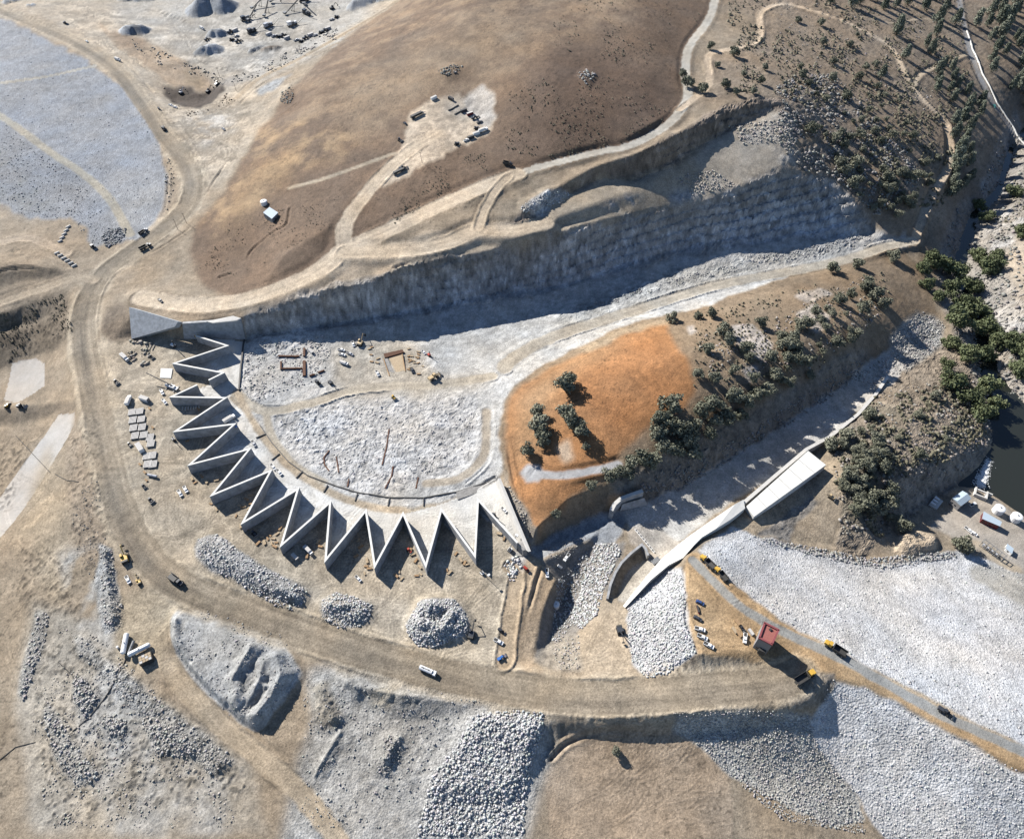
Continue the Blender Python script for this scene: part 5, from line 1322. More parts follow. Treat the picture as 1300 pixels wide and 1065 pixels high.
def excavator(paint, reach=1.0):
    r = empty('excavator')
    for s_ in (-1, 1):
        t = MB().box((0, s_ * 1.25, .5), (4.6, .65, .95), (.82, 1)).build('track', 'rubber', r)
        MB().box((0, s_ * 1.25, .5), (3.4, .7, .4)).build('track_frame', 'dark_steel', t)
    MB().box((-.4, 0, 1.6), (3.8, 2.8, 1.1), (.95, .95)).build('upper_body', paint, r)
    cb = MB().box((1.1, .85, 2.5), (1.5, 1.0, 1.3), (.9, .9)).build('cab', paint, r)
    MB().box((1.1, .85, 2.6), (1.54, 1.04, .8), (.92, .92)).build('cab_window', 'glass', cb)
    MB().box((-1.9, 0, 1.65), (.9, 2.7, 1.2)).build('counterweight', 'dark_steel', r)
    MB().prism([(1.2, -.5, 1.6), (1.2, -.1, 1.6), (1.6, -.1, 2.2), (1.6, -.5, 2.2)], [(5.0 * reach, -.45, 4.6), (5.0 * reach, -.15, 4.6), (4.7 * reach, -.15, 5.1), (4.7 * reach, -.45, 5.1)]).build('boom', paint, r)
    MB().prism([(4.6 * reach, -.4, 5.0), (4.6 * reach, -.2, 5.0), (5.2 * reach, -.2, 4.9), (5.2 * reach, -.4, 4.9)], [(7.2 * reach, -.4, 1.8), (7.2 * reach, -.2, 1.8), (7.5 * reach, -.2, 1.9), (7.5 * reach, -.4, 1.9)]).build('stick', paint, r)
    MB().prism([(6.7 * reach, -.9, 1.9), (7.6 * reach, -.9, 1.9), (6.6 * reach, -.9, .7)], [(6.7 * reach, .3, 1.9), (7.6 * reach, .3, 1.9), (6.6 * reach, .3, .7)]).build('bucket', 'dark_steel', r)
    return r
def dozer(paint):
    r = empty('bulldozer')
    for s_ in (-1, 1): MB().box((0, s_ * 1.1, .6), (4.0, .6, 1.1), (.8, 1)).build('track', 'rubber', r)
    MB().box((.5, 0, 1.35), (3.0, 1.5, 1.0), (.95, .9)).build('hood', paint, r)
    cb = MB().box((-1.0, 0, 2.2), (1.5, 1.6, 1.5), (.9, .9)).build('cab', paint, r)
    MB().box((-1.0, 0, 2.4), (1.54, 1.55, .8), (.92, .92)).build('cab_window', 'glass', cb)
    MB().box((2.7, 0, .75), (.3, 3.8, 1.3)).build('blade', 'steel', r)
    MB().box((-2.5, 0, .8), (.8, .4, .7)).build('ripper', 'dark_steel', r)
    return r
def crane(paint):
    r = empty('crane_truck')
    MB().box((0, 0, 1.1), (10, 2.5, .7)).build('carrier', paint, r)
    MB().box((4.4, 0, 1.9), (1.4, 2.4, 1.3), (.85, .95)).build('cab', paint, r)
    MB().box((-1, 0, 2.0), (3.4, 2.3, 1.2)).build('turret', paint, r)
    MB().prism([(-1, -.4, 2.4), (-1, .4, 2.4), (-1, .4, 3.3), (-1, -.4, 3.3)], [(21, -.22, 6.6), (21, .22, 6.6), (21, .22, 7.1), (21, -.22, 7.1)]).build('boom', 'dark_steel', r)
    for x in (-3.5, 3):
        for s_ in (-1, 1): MB().box((x, s_ * 2.2, .5), (.5, 2.0, .3)).build('outrigger', 'steel', r)
    wheels(r, (3.8, 2.3, -2.2, -3.7), 2.5, .55, .35)
    return r
def drill(paint):
    r = empty('drill_rig')
    for s_ in (-1, 1): MB().box((0, s_ * .9, .4), (3.4, .5, .8), (.85, 1)).build('track', 'rubber', r)
    MB().box((-.5, 0, 1.4), (2.6, 1.9, 1.2)).build('engine_box', paint, r)
    MB().box((1.0, .6, 1.8), (1.0, .9, 1.3), (.9, .9)).build('cab', paint, r)
    MB().box((2.2, -.3, 3.6), (.4, .5, 7.0)).build('mast', 'dark_steel', r)
    return r
def lift(paint):
    r = empty('boom_lift')
    MB().box((0, 0, 1.0), (2.6, 2.2, .9)).build('chassis', paint, r)
    wheels(r, (.9, -.9), 2.3, .5, .35)
    MB().box((-.4, 0, 1.9), (1.8, 1.3, .8)).build('turret', 'dark_steel', r)
    MB().prism([(-.3, -.2, 2.2), (-.3, .2, 2.2), (-.3, .2, 2.6), (-.3, -.2, 2.6)], [(6.5, -.15, 7.6), (6.5, .15, 7.6), (6.5, .15, 7.9), (6.5, -.15, 7.9)]).build('boom', 'steel', r)
    MB().box((7.1, 0, 7.9), (1.2, 1.8, 1.0)).build('basket', paint, r)
    return r
def container(paint):
    r = empty('shipping_container'); m = MB().box((0, 0, 1.3), (6.1, 2.4, 2.5)); m.build('shell', paint, r)
    rf = MB().box((0, 0, 2.57), (6.0, 2.3, .04)).build('roof', 'deck_panel' if paint != 'dark_paint' else 'dark_steel', r)
    for k in range(9):
        for s_ in (-1, 1): MB().box((-2.7 + k * .675, s_ * 1.21, 1.3), (.28, .05, 2.2)).build('rib', paint, r)
    for s_ in (-1, 1): MB().box((3.06, s_ * .58, 1.3), (.05, 1.1, 2.3)).build('door', 'steel', r)
    return r
def trailer(paint):
    r = empty('flatbed_trailer')
    MB().box((0, 0, 1.1), (11.5, 2.5, .3)).build('deck', paint, r)
    MB().box((0, 0, .85), (10, .8, .3)).build('frame', 'dark_steel', r)
    MB().box((-.5, 0, 1.9), (9.5, 2.2, 1.25)).build('load', 'dark_steel', r)
    MB().box((6.4, 0, .8), (1.8, .25, .2)).build('drawbar', 'dark_steel', r)
    wheels(r, (-4.4, -3.2), 2.5, .5, .3)
    return r
def lumber(paint):
    r = empty('timber_stack')
    for i in range(2): MB().box((-1 + 2 * i, 0, .1), (.25, 1.6, .2)).build('bearer', 'timber', r)
    for l in range(3):
        for k in range(4): MB().box((rng.uniform(-.2, .2), -.6 + k * .4, .34 + l * .27), (3.6, .36, .24)).build('plank', paint, r)
    return r
def panels(paint):
    r = empty('panel_stack')
    for i in range(2): MB().box((-1.6 + 3.2 * i, 0, .15), (.3, 4.2, .3)).build('bearer', 'timber', r)
    MB().box((0, 0, .55), (5.0, 4.4, .45)).build('panel_bundle', 'steel', r)
    for k in range(6): MB().box((0, -1.85 + k * .74, .87), (5.1, .52, .16)).build('slat', paint, r)
    return r
def conveyor(paint):
    r = empty('conveyor')
    MB().prism([(-9, -.6, .6), (-9, .6, .6), (-9, .6, 1.2), (-9, -.6, 1.2)], [(11, -.5, 7.6), (11, .5, 7.6), (11, .5, 8.2), (11, -.5, 8.2)]).build('boom', paint, r)
    MB().prism([(-8.8, -.45, 1.22), (-8.8, .45, 1.22), (-8.8, .45, 1.3), (-8.8, -.45, 1.3)], [(10.9, -.4, 8.22), (10.9, .4, 8.22), (10.9, .4, 8.3), (10.9, -.4, 8.3)]).build('belt', 'rubber', r)
    for s_ in (-1, 1):
        MB().prism([(1, s_ * 1.6 - .12, 0), (1.3, s_ * 1.6 - .12, 0), (1.3, s_ * 1.6 + .12, 0), (1, s_ * 1.6 + .12, 0)], [(4.6, s_ * .55 - .1, 5.3), (4.9, s_ * .55 - .1, 5.3), (4.9, s_ * .55 + .1, 5.3), (4.6, s_ * .55 + .1, 5.3)]).build('leg', 'dark_steel', r)
    MB().box((-8.6, 0, 1.9), (2.2, 2.4, 1.6), (1.3, 1.3)).build('hopper', 'steel', r)
    wheels(r, (1.1,), 3.6, .5, .3)
    return r
def crusher(paint):
    r = empty('crusher_plant')
    MB().box((0, 0, 1.2), (10, 3, .8)).build('frame', 'dark_steel', r)
    MB().box((-2.5, 0, 3.2), (3.2, 2.8, 3.2), (1.25, 1.2)).build('feed_hopper', paint, r)
    MB().box((1.2, 0, 2.7), (2.6, 2.6, 2.4)).build('crusher_box', 'steel', r)
    MB().box((4.0, .3, 2.4), (2.2, 2.2, 1.8)).build('engine_box', paint, r)
    MB().prism([(3.5, -2.6, 1.0), (3.5, -1.8, 1.0), (3.5, -1.8, 1.4), (3.5, -2.6, 1.4)], [(12, -2.6, 4.6), (12, -1.8, 4.6), (12, -1.8, 5.0), (12, -2.6, 5.0)]).build('discharge_conveyor', 'dark_steel', r)
    for x in (-4, 0, 4):
        for s_ in (-1, 1): MB().box((x, s_ * 1.3, .4), (.5, .5, 1.0)).build('leg', 'dark_steel', r)
    return r
def pole(paint):
    r = empty('utility_pole'); MB().tube((0, 0, -.5), (0, 0, 11), .2, .13).build('post', 'bark', r)
    MB().box((0, 0, 10.3), (.18, 2.6, .18)).build('crossarm', 'bark', r)
    for k in (-1, 0, 1): MB().tube((0, k * 1.1, 10.35), (0, k * 1.1, 10.75), .09, n=6).build('insulator', 'steel', r)
    return r
def barrier(paint):
    r = empty('concrete_block'); MB().box((0, 0, .5), (3.2, 1.0, 1.0), (1, .8)).build('block', 'concrete_light', r)
    for x in (-1, 1): MB().box((x, 0, 1.03), (.3, .12, .1)).build('lifting_loop', 'dark_steel', r)
    return r
def htank(paint):
    r = empty('horizontal_tank')
    MB().tube((-5.2, 0, 2.0), (5.2, 0, 2.0), 1.35, n=16).build('shell', paint, r)
    for s_ in (-1, 1): MB().tube((s_ * 5.2, 0, 2.0), (s_ * 5.75, 0, 2.0), 1.33, .6, n=16).build('end_cap', paint, r)
    for x in (-3.5, 3.5): MB().box((x, 0, .5), (.6, 2.2, 1.2)).build('saddle', 'concrete_dark', r)
    MB().tube((0, 0, 3.2), (0, 0, 3.7), .3, n=8).build('hatch', 'steel', r)
    return r
def roller(paint):
    r = empty('soil_roller')
    MB().tube((2.2, -1.05, .75), (2.2, 1.05, .75), .75, n=14).build('drum', 'steel', r)
    MB().box((2.2, 0, 1.0), (2.2, 2.4, .35)).build('drum_frame', paint, r)
    MB().box((-1.2, 0, 1.5), (2.4, 1.8, 1.0), (.95, .9)).build('engine_cover', paint, r)
    cb = MB().box((.3, 0, 2.3), (1.3, 1.5, 1.5), (.9, .9)).build('cab', paint, r)
    MB().box((.3, 0, 2.45), (1.34, 1.45, .8), (.92, .92)).build('cab_window', 'glass', cb)
    wheels(r, (-1.2,), 2.2, .7, .5)
    return r
MAKE = dict(pickup=pickup, suv=suv, box=box_truck, tanker=bus, haul=haul_truck, loader=loader, exc=excavator, dozer=dozer, crane=crane, drill=drill, lift=lift, cont=container, trailer=trailer, lumber=lumber, panels=panels, conv=conveyor, crush=crusher, pole=pole, barrier=barrier, htank=htank, roller=roller)
CAT = dict(pickup='pickup', suv='car', box='truck', tanker='truck', haul='dump truck', loader='loader', exc='excavator', dozer='bulldozer', crane='crane', drill='drill rig', lift='boom lift', cont='container', trailer='trailer', lumber='timber stack', panels='panel stack', conv='conveyor', crush='crusher', pole='utility pole', barrier='concrete block', htank='tank', roller='roller')
COLN = dict(w='white_paint', s='silver_paint', d='dark_paint', b='blue_paint', m='maroon_paint', t='teal_paint', y='yellow_paint', n='tan_paint', r='red_paint', u='bright_blue', l='timber', p='plywood', k='deck_panel', g='steel')
USED = {}
def put(kind, colr, x1, y1, x2, y2, label, group=None, sc=1.0):
    """a copy of a kind standing with its back at x1,y1 and its front towards x2,y2 in image pixels"""
    key = (kind, colr)
    if key not in PROTO:
        PROTO[key] = MAKE[kind](COLN[colr]); o = PROTO[key]
    else:
        o = copy_tree(PROTO[key])
    a, b_ = G(x1, y1), G(x2, y2)
    X, Y = (a[0] + b_[0]) / 2, (a[1] + b_[1]) / 2
    rz = math.atan2(b_[1] - a[1], b_[0] - a[0])
    c_, s_ = math.cos(rz) * 2, math.sin(rz) * 2
    zs = [float(zat(X + c_ * q, Y + s_ * q)) for q in (-1, 0, 1)]
    o.location = (X, Y, sum(zs) / 3 + .03); o.rotation_euler = (0, -math.atan2(zs[2] - zs[0], 4) * .9, rz); o.scale = (sc,) * 3
    if 'group' in o: del o['group']
    tag(o, label, CAT[kind], group)
    return o
V = 'vehicles parked and working on the site'
put('pickup', 'w', 204, 495, 208, 502, 'white pickup parked beside the tip of the crane boom near the unfinished weir wall', V)
put('pickup', 'w', 206, 507, 212, 514, 'white pickup parked behind another pickup at the outer weir apex', V)
put('box', 'w', 162, 516, 166, 505, 'white box truck parked at the head of the panel stacks', V)
put('pickup', 'w', 226, 622, 232, 632, 'white pickup on the yard beside its twin, nearer the haul road', V)
put('pickup', 'w', 233, 617, 239, 627, 'white pickup on the yard beside its twin, nearer the weir', V)
put('pickup', 's', 320, 560, 325, 568, 'silver pickup driving on the tan ring track by the apron', V)
put('pickup', 'w', 344, 590, 350, 597, 'white pickup leading two on the ring track', V)
put('pickup', 'w', 352, 597, 358, 604, 'white pickup following on the ring track near an inner weir apex', V)
put('box', 'w', 288, 536, 296, 531, 'white truck parked inside a shaded weir bay', V)
put('tanker', 'w', 533, 848, 554, 857, 'white tank truck driving on the haul road', V)
put('pickup', 'w', 627, 812, 639, 818, 'white pickup parked by the blue machine', V)
put('loader', 'u', 632, 838, 641, 833, 'bright blue machine beside the haul road', V, .7)
put('loader', 'd', 632, 798, 640, 804, 'small dark loader above the white pickup by the ridge', V, .6)
put('exc', 'd', 597, 812, 600, 800, 'dark excavator reaching beside the pale stone stockpile', V, 1.1)
put('suv', 'b', 883, 763, 894, 768, 'dark blue car at the top of the parked row on the dam bench', V)
put('trailer', 'm', 885, 770, 887, 778, 'small maroon trailer in the parked row', V, .42)
put('suv', 'd', 881, 783, 890, 788, 'dark car below the maroon trailer in the parked row', V)
put('pickup', 'w', 882, 797, 895, 801, 'white pickup, topmost of three white ones on the dam bench', V)
put('pickup', 'w', 885, 806, 898, 812, 'white pickup, middle of three white ones on the dam bench', V)
put('pickup', 'w', 893, 816, 906, 823, 'white pickup, lowest of three white ones on the dam bench', V)
put('pickup', 'w', 946, 805, 945, 816, 'white pickup beside the debris near the maroon-roofed tower', V)
put('haul', 'y', 906, 723, 891, 709, 'yellow-cab dump truck on the crest road near the white wall', V, 1.05)
put('haul', 'y', 921, 737, 910, 724, 'yellow-cab dump truck following another near the white wall', V, .95)
put('haul', 'y', 1072, 833, 1048, 817, 'long yellow-cab dump truck on the crest road past the tower', V, 1.15)
put('loader', 'd', 1190, 899, 1206, 909, 'dark loader on the grey crest road far from the tower', V, .95)
put('haul', 'y', 1012, 866, 1028, 856, 'yellow dump truck tipping at the end of the haul road', V, 1.2)
put('pickup', 'w', 694, 722, 695, 734, 'white pickup on the orange bank beside the dark pit', V)
put('pickup', 'w', 723, 703, 716, 713, 'white pickup on the ledge between channel and pit', V)
put('cont', 'w', 708, 718, 712, 721, 'small white box beside the ledge pickup', V, .5)
put('loader', 'r', 665, 720, 671, 726, 'small red machine at the weir abutment end', V, .65)
put('lift', 'w', 643, 704, 652, 693, 'white boom lift reaching toward the last weir wall', V)
put('exc', 'd', 785, 795, 789, 808, 'dark excavator on the ramp beside the riprap', V, 1.1)
put('exc', 'y', 161, 718, 158, 703, 'yellow excavator beside the grey rubble bank', V, 1.3)
put('pickup', 'w', 160, 731, 166, 742, 'white pickup beside a small yellow excavator', V)
put('exc', 'y', 179, 744, 175, 735, 'small yellow excavator beside a white pickup', V, .75)
put('haul', 'd', 215, 731, 233, 744, 'dark dump truck where the haul road bends', V, 1.1)
put('haul', 'd', 205, 160, 211, 169, 'dark dump truck on the haul road beside the grey dam', V)
put('pickup', 'd', 200, 136, 204, 142, 'dark pickup on the haul road above the quarry pit', V)
put('pickup', 'w', 213, 133, 221, 136, 'white pickup at the pit edge nearer the haul road', V)
put('pickup', 'w', 219, 136, 226, 138, 'white pickup at the pit edge farther from the haul road', V)
put('pickup', 'w', 107, 51, 114, 56, 'white pickup on the dam road near its upper end', V)
put('box', 'w', 146, 76, 154, 79, 'white truck beside the brown soil bank at the quarry road', V)
put('loader', 'd', 78, 29, 89, 33, 'dark loader at the upper end of the dam road', V)
put('exc', 'd', 262, 120, 268, 115, 'dark excavator digging in the brown pit', V, 1.2)
put('exc', 'd', 273, 111, 280, 105, 'dark excavator on the rim of the brown pit', V, 1.2)
put('exc', 's', 227, 121, 233, 117, 'pale excavator on the floor of the brown pit', V, 1.1)
put('box', 'w', 253, 35, 261, 40, 'white truck in the quarry beside the large gravel pile', V)
put('loader', 'd', 259, 53, 267, 50, 'dark loader between two quarry gravel piles', V)
put('pickup', 's', 281, 163, 287, 167, 'silver pickup on the bare ground below the brown pit', V)
put('haul', 's', 178, 299, 187, 293, 'pale dump truck at the foot of the dam bench', V, .9)
put('haul', 'd', 180, 318, 190, 313, 'dark dump truck on the haul road by the dam bench foot', V, 1.05)
put('loader', 'd', 115, 312, 123, 318, 'dark loader at the corner of the grey riprap', V)
put('pickup', 'd', 201, 380, 207, 385, 'dark pickup on the graded road above the abutment', V)
put('drill', 'w', 217, 438, 224, 442, 'white drill rig below the sloped abutment facing', V, 1.1)
put('box', 'w', 155, 452, 163, 459, 'white flatbed truck beside the haul road near the rubble', V)
put('dozer', 'd', 190, 452, 195, 456, 'small dark dozer on the yard below the abutment', V, .8)
put('crane', 'w', 228, 496, 210, 489, 'crane truck with long dark boom at the unfinished weir wall', V)
put('dozer', 'd', 145, 483, 151, 489, 'dark dozer near the haul road edge above the panel stacks', V, .9)
put('pickup', 'w', 429, 444, 438, 446, 'white pickup, upper of two side by side on the spillway floor', V)
put('pickup', 'w', 430, 450, 439, 452, 'white pickup, lower of two side by side on the spillway floor', V)
put('pickup', 's', 440, 448, 449, 452, 'silver pickup beside two white pickups on the spillway floor', V)
put('box', 'w', 433, 461, 442, 464, 'white truck alone on the sandy part of the spillway floor', V, .8)
put('pickup', 'w', 447, 434, 450, 441, 'white pickup at the shadow edge of the rock cut', V)
put('exc', 'n', 455, 441, 460, 433, 'tan excavator at the shadow edge of the rock cut', V, 1.2)
put('pickup', 'w', 477, 470, 482, 480, 'white pickup beside the timber-floored pit', V)
put('pickup', 'd', 522, 467, 525, 475, 'dark pickup at the side of the timber-floored pit', V)
put('loader', 'n', 545, 484, 557, 477, 'large tan loader at the corner of the spillway floor road', V, 1.35)
put('haul', 'd', 640, 208, 648, 210, 'dark dump truck on the pale hill road', V, .85)
put('suv', 't', 1260, 132, 1264, 139, 'teal car on the paved river road', V)
put('pickup', 'w', 1226, 671, 1232, 676, 'white pickup at the switchyard gate', V)
put('suv', 'w', 1233, 676, 1238, 679, 'white car beside the pickup at the switchyard gate', V)
put('pickup', 'w', 1231, 643, 1238, 639, 'white pickup in the shade of the powerhouse', V)
put('dozer', 'n', 1052, 630, 1058, 634, 'small tan dozer on the bare slope behind the chute slab', V)
put('dozer', 'y', 8, 522, 12, 512, 'yellow dozer on the bank above the concrete ramp', V)
put('loader', 'd', 22, 517, 34, 517, 'dark loader on the bank above the concrete ramp', V)
# hill pad
HP = 'plant stored on the hill pad'
put('trailer', 'd', 522, 152, 538, 144, 'long black trailer on the hill pad', HP, 1.25)
put('cont', 'w', 547, 128, 555, 124, 'white container at the top edge of the hill pad', HP)
put('cont', 'd', 569, 125, 576, 129, 'dark container at the top edge of the hill pad', HP)
put('pickup', 'd', 512, 156, 517, 160, 'dark pickup below the long black trailer', HP)
put('dozer', 'd', 505, 178, 511, 181, 'dark dozer on the side of the pad road', HP)
put('trailer', 'd', 501, 222, 514, 216, 'dark trailer at the lower end of the hill pad', HP, 1.1)
put('loader', 'd', 507, 216, 516, 214, 'dark loader beside the trailer at the lower end of the pad', HP)
for x, y, k, c, l in ((589, 142, 'cont', 'd', 'dark container behind the two long pipes'), (597, 146, 'cont', 'm', 'maroon container in the row by the pale cut bank'), (603, 151, 'loader', 'd', 'dark loader in the row by the pale cut bank'), (609, 156, 'pickup', 'd', 'dark pickup at the end of the row by the pale cut bank'), (605, 164, 'dozer', 'd', 'dark dozer at the corner of the pad'), (605, 171, 'cont', 'w', 'white container near the pad corner'), (614, 167, 'box', 'w', 'white truck in the pad corner'), (598, 176, 'cont', 'd', 'dark container on the lower pad edge'), (592, 179, 'pickup', 'w', 'white pickup on the lower pad edge'), (580, 184, 'dozer', 'd', 'dark dozer on the lower pad edge')):
    put(k, c, x - 4, y + 1.5, x + 4, y - 1.5, l, HP)
for q, l in (('569,141 582,134', 'upper of two long dark pipes on the hill pad'), ('577,146 591,138', 'lower of two long dark pipes on the hill pad')):
    tag(strip('long_pipe', q, .9, .9, 'dark_steel'), l, 'pipe', 'pipes on the hill pad')
# quarry plant
QP = 'quarry machinery'
for x1, y1, x2, y2, l in ((318, 14, 340, 4, 'inclined conveyor at the head of the quarry plant'), (333, 27, 345, 8, 'upright conveyor beside the crusher in the quarry'), (356, 22, 385, 8, 'long conveyor crossing the middle of the quarry'), (312, 30, 330, 16, 'conveyor feeding the dark quarry hopper'), (345, 4, 365, 1, 'conveyor at the far side of the quarry'), (386, 6, 392, 16, 'short conveyor under the dark quarry plant')):
    put('conv', 'g', x1, y1, x2, y2, l, QP, 1.35)
for x1, y1, x2, y2, c, l in ((306, 28, 318, 24, 'd', 'dark crusher plant beside the quarry conveyors'), (334, 38, 348, 32, 's', 'grey crusher plant in the open quarry floor'), (362, 36, 380, 30, 'w', 'white crusher plant in the open quarry floor'), (378, 4, 394, 1, 'd', 'dark screening plant at the far quarry edge'), (384, 17, 395, 21, 'd', 'dark crusher near the parked quarry machines'), (316, 44, 324, 40, 'd', 'dark hopper unit near the quarry edge')):
    put('crush', c, x1, y1, x2, y2, l, QP, 1.3)
put('exc', 'd', 418, 14, 426, 10, 'dark excavator at the quarry edge by the hill road', QP, 1.3)
for i, (x, y) in enumerate(((292, 42), (298, 40), (300, 47), (294, 52), (302, 54), (341, 45), (347, 47), (353, 48), (359, 47), (364, 50), (376, 52), (382, 54), (388, 50), (394, 46), (400, 46), (407, 43), (412, 41), (416, 38), (421, 26), (427, 23))):
    put(('loader', 'cont', 'pickup', 'dozer')[i % 4], 'dwsd'[i % 4] if i % 4 != 1 else 's', x - 2, y + 1, x + 3, y - 1, ('dark loader parked among the quarry machines', 'grey container among the quarry machines', 'silver pickup parked among the quarry machines', 'dark dozer parked among the quarry machines')[i % 4], QP, 1.25)
# weir-side stores
for x, y in ((168, 524), (178, 523), (169, 534), (180, 533), (170, 544), (181, 543), (172, 554), (183, 553), (191, 556), (192, 564), (187, 580), (194, 579), (188, 590), (195, 590)):
    put('panels', 'k', x - 1, y + 5, x + 1, y - 5, 'stack of pale ribbed formwork panels beside the haul road', 'formwork panel stacks', 1.12)
put('cont', 'w', 181, 574, 176, 566, 'white shed among the panel stacks', 'stores beside the panel stacks', 1.25)
put('cont', 'w', 178, 506, 190, 510, 'white container lying beside the panel stacks head', 'stores beside the panel stacks', 1.15)
put('htank', 's', 189, 604, 199, 606, 'grey cylindrical silo at the end of the panel stacks', 'stores beside the panel stacks', .6)
for x, y in ((190, 519), (184, 600), (186, 610), (178, 590), (194, 543), (165, 565), (183, 618)):
    put('dozer' if x % 2 else 'lumber', 'd' if x % 2 else 'l', x - 2, y - 2, x + 2, y + 2, 'small dark machine beside the panel stacks' if x % 2 else 'brown timber stack beside the panel stacks', 'odd stores beside the panel stacks', .7)
so = slab('concrete_pad', [(204, 467.5, .75), (219, 468, .75), (217, 480, .75), (203, 479.5, .75)], .9, 'concrete_white'); tag(so, 'square white concrete pad on the yard below the abutment', 'pad')
for i in range(3):
    tag(strip('dark_bar', [(185.5 + i * 4, 445), (188.5 + i * 4, 438.5)], .5, .5, 'dark_steel'), 'dark bar of three lying side by side on the yard', 'bar', 'three dark bars on the yard')
LB = [(268, 640, 3), (275, 647, 2), (300, 655, 3), (306, 668, 3), (313, 672, 2), (322, 677, 3), (343, 680, 2), (347, 684, 2), (351, 689, 2), (345, 690, 2), (340, 684, 3), (336, 689, 2), (349, 694, 3), (352, 678, 2), (356, 671, 2), (333, 682, 2), (328, 690, 3), (404, 688, 3), (407, 694, 2), (396, 702, 3), (390, 706, 3), (455, 686, 2), (458, 694, 2), (457, 700, 3), (452, 706, 2), (466, 712, 2), (469, 722, 2), (463, 728, 3), (465, 719, 2), (507, 726, 3), (503, 731, 2), (510, 735, 3), (520, 697, 2), (524, 704, 2), (528, 712, 2), (533, 720, 2), (529, 731, 3), (534, 729, 2), (579, 703, 2), (585, 711, 2), (590, 715, 2), (593, 717, 2), (568, 724, 2), (571, 727, 2), (630, 666, 2), (634, 678, 2), (640, 684, 2), (234, 552, 2), (238, 560, 2), (247, 535, 2), (252, 520, 2), (262, 612, 2), (256, 605, 2), (275, 610, 3), (319, 640, 2), (316, 646, 2), (322, 635, 2), (311, 642, 2), (313, 634, 3), (318, 629, 2), (308, 644, 2), (304, 642, 2), (248, 613, 2), (244, 608, 2)]
for i, (x, y, w_) in enumerate(LB):
    a = rng.uniform(0, math.pi); put('lumber', 'lp'[i % 2], x - math.cos(a) * 3, y - math.sin(a) * 3, x + math.cos(a) * 3, y + math.sin(a) * 3, 'small stack of brown timbers lying in and around the weir bays', 'timber stacks around the weir', rng.uniform(.55, .95))
for i, (x, y) in enumerate(((232, 519), (235.5, 519), (239, 518.6), (242.5, 518.4), (246, 518.2), (249, 517.6), (252.5, 517.2))):
    put('barrier', 'k', x, y + 1.5, x + .3, y - 1.5, 'white block in a row inside the first shaded weir bay', 'white blocks in the weir bay', .8)
EX = [('cont', 'w', 395, 447, 'white container on the rough rock near the rust beams'), ('exc', 'd', 420, 487, 'dark excavator at the edge of the sandy floor'), ('loader', 'd', 404, 487, 'dark loader by the spillway floor track'), ('drill', 'r', 545, 452, 'red drill rig on the pale ramp'), ('pickup', 'w', 538, 448, 'white pickup on the pale ramp beside the drill rig'), ('dozer', 'y', 500, 506, 'yellow dozer on the spillway floor track'), ('pickup', 'w', 455, 735, 'white pickup upstream of the middle weir apexes'), ('cont', 'k', 375, 708, 'pale container below a weir apex'), ('lift', 'w', 612, 728, 'white boom lift at the last outer weir apex'), ('dozer', 'd', 323, 678, 'dark dozer beside the timber at a weir apex'), ('drill', 'd', 221, 559, 'dark drill rig at an outer weir apex'), ('box', 'w', 392, 700, 'white flatbed truck inside a weir bay'), ('dozer', 'd', 192, 636, 'small dark dozer alone on the yard by the haul road'), ('pickup', 'w', 640, 648, 'white pickup below the bright side abutment'), ('drill', 'd', 627, 655, 'dark drill rig on the apron by the side abutment'), ('dozer', 'r', 520, 700, 'small red machine along a sunlit weir wall'), ('loader', 'y', 250, 428, 'yellow loader at the start of the weir'), ('lift', 'u', 297, 543, 'blue boom lift on the apron near an inner apex')]
for k, c, x, y, l in EX:
    put(k, c, x - 3, y - 3, x + 3, y + 3, l, 'machines around the weir', .85)
# blocks by the side track
for i in range(5): put('barrier', 'k', 73 + i * 2.6, 309 - i * 4.6, 80 + i * 2.6, 305 - i * 4.6, 'white concrete block in the diagonal row by the grey riprap corner', 'blocks by the riprap corner', 1.3)
for i in range(6): put('barrier', 'k', 70 + i * 4.4, 323 + i * 3.2, 75 + i * 4.4, 321 + i * 3.2, 'white concrete block in the row beside the side track', 'blocks beside the side track', 1.3)
# tanks and shed in the lower left
put('htank', 'w', 158, 831, 162.5, 806, 'white horizontal tank standing apart beside the pallet shed', 'white horizontal tanks')
put('htank', 'w', 166, 833, 191, 820, 'white horizontal tank lying against the pallet shed', 'white horizontal tanks')
put('htank', 'g', 166, 827, 170, 817, 'grey tank between the two white tanks', None, .6)
sh = empty('pallet_shed', G(187, 838)); tag(sh, 'raised shed roofed with pale pallets beside the white tanks', 'shed')
MB().box((0, 0, 1.5), (6.6, 4.6, 3.4), rz=.5).build('wall', 'dark_steel', sh)
for k in range(4):
    for j in range(3):
        x, y = -2.3 + 1.55 * k, -1.5 + 1.5 * j; MB().box((x * math.cos(.5) - y * math.sin(.5), x * math.sin(.5) + y * math.cos(.5), 3.35), (1.4, 1.3, .2 + .08 * ((k + j) % 2)), rz=.5).build('pallet', 'plywood' if (k + j) % 3 else 'deck_panel', sh)
br_ = empty('barrel', G(150, 822)); tag(br_, 'small white barrel beside the upright white tank', 'barrel'); MB().tube((0, 0, 0), (0, 0, 1.5), .6, n=12).build('drum', 'white_paint', br_); MB().tube((0, 0, 1.5), (0, 0, 1.6), .25, n=8).build('cap', 'dark_steel', br_)
# utility poles
for x, y, l in ((534, 209, 'wooden utility pole on the lower edge of the hill pad'), (277, 100, 'utility pole beside the brown quarry pit'), (298, 118, 'utility pole where the quarry edge road starts'), (380, 72, 'utility pole beside the quarry edge road'), (235, 286, 'utility pole on the slope above the haul road bend'), (224, 294, 'utility pole nearer the haul road bend'), (276, 105, 'utility pole between two excavators by the pit')):
    put('pole', 'l', x, y, x + 4, y - 4, l, 'wooden utility poles')
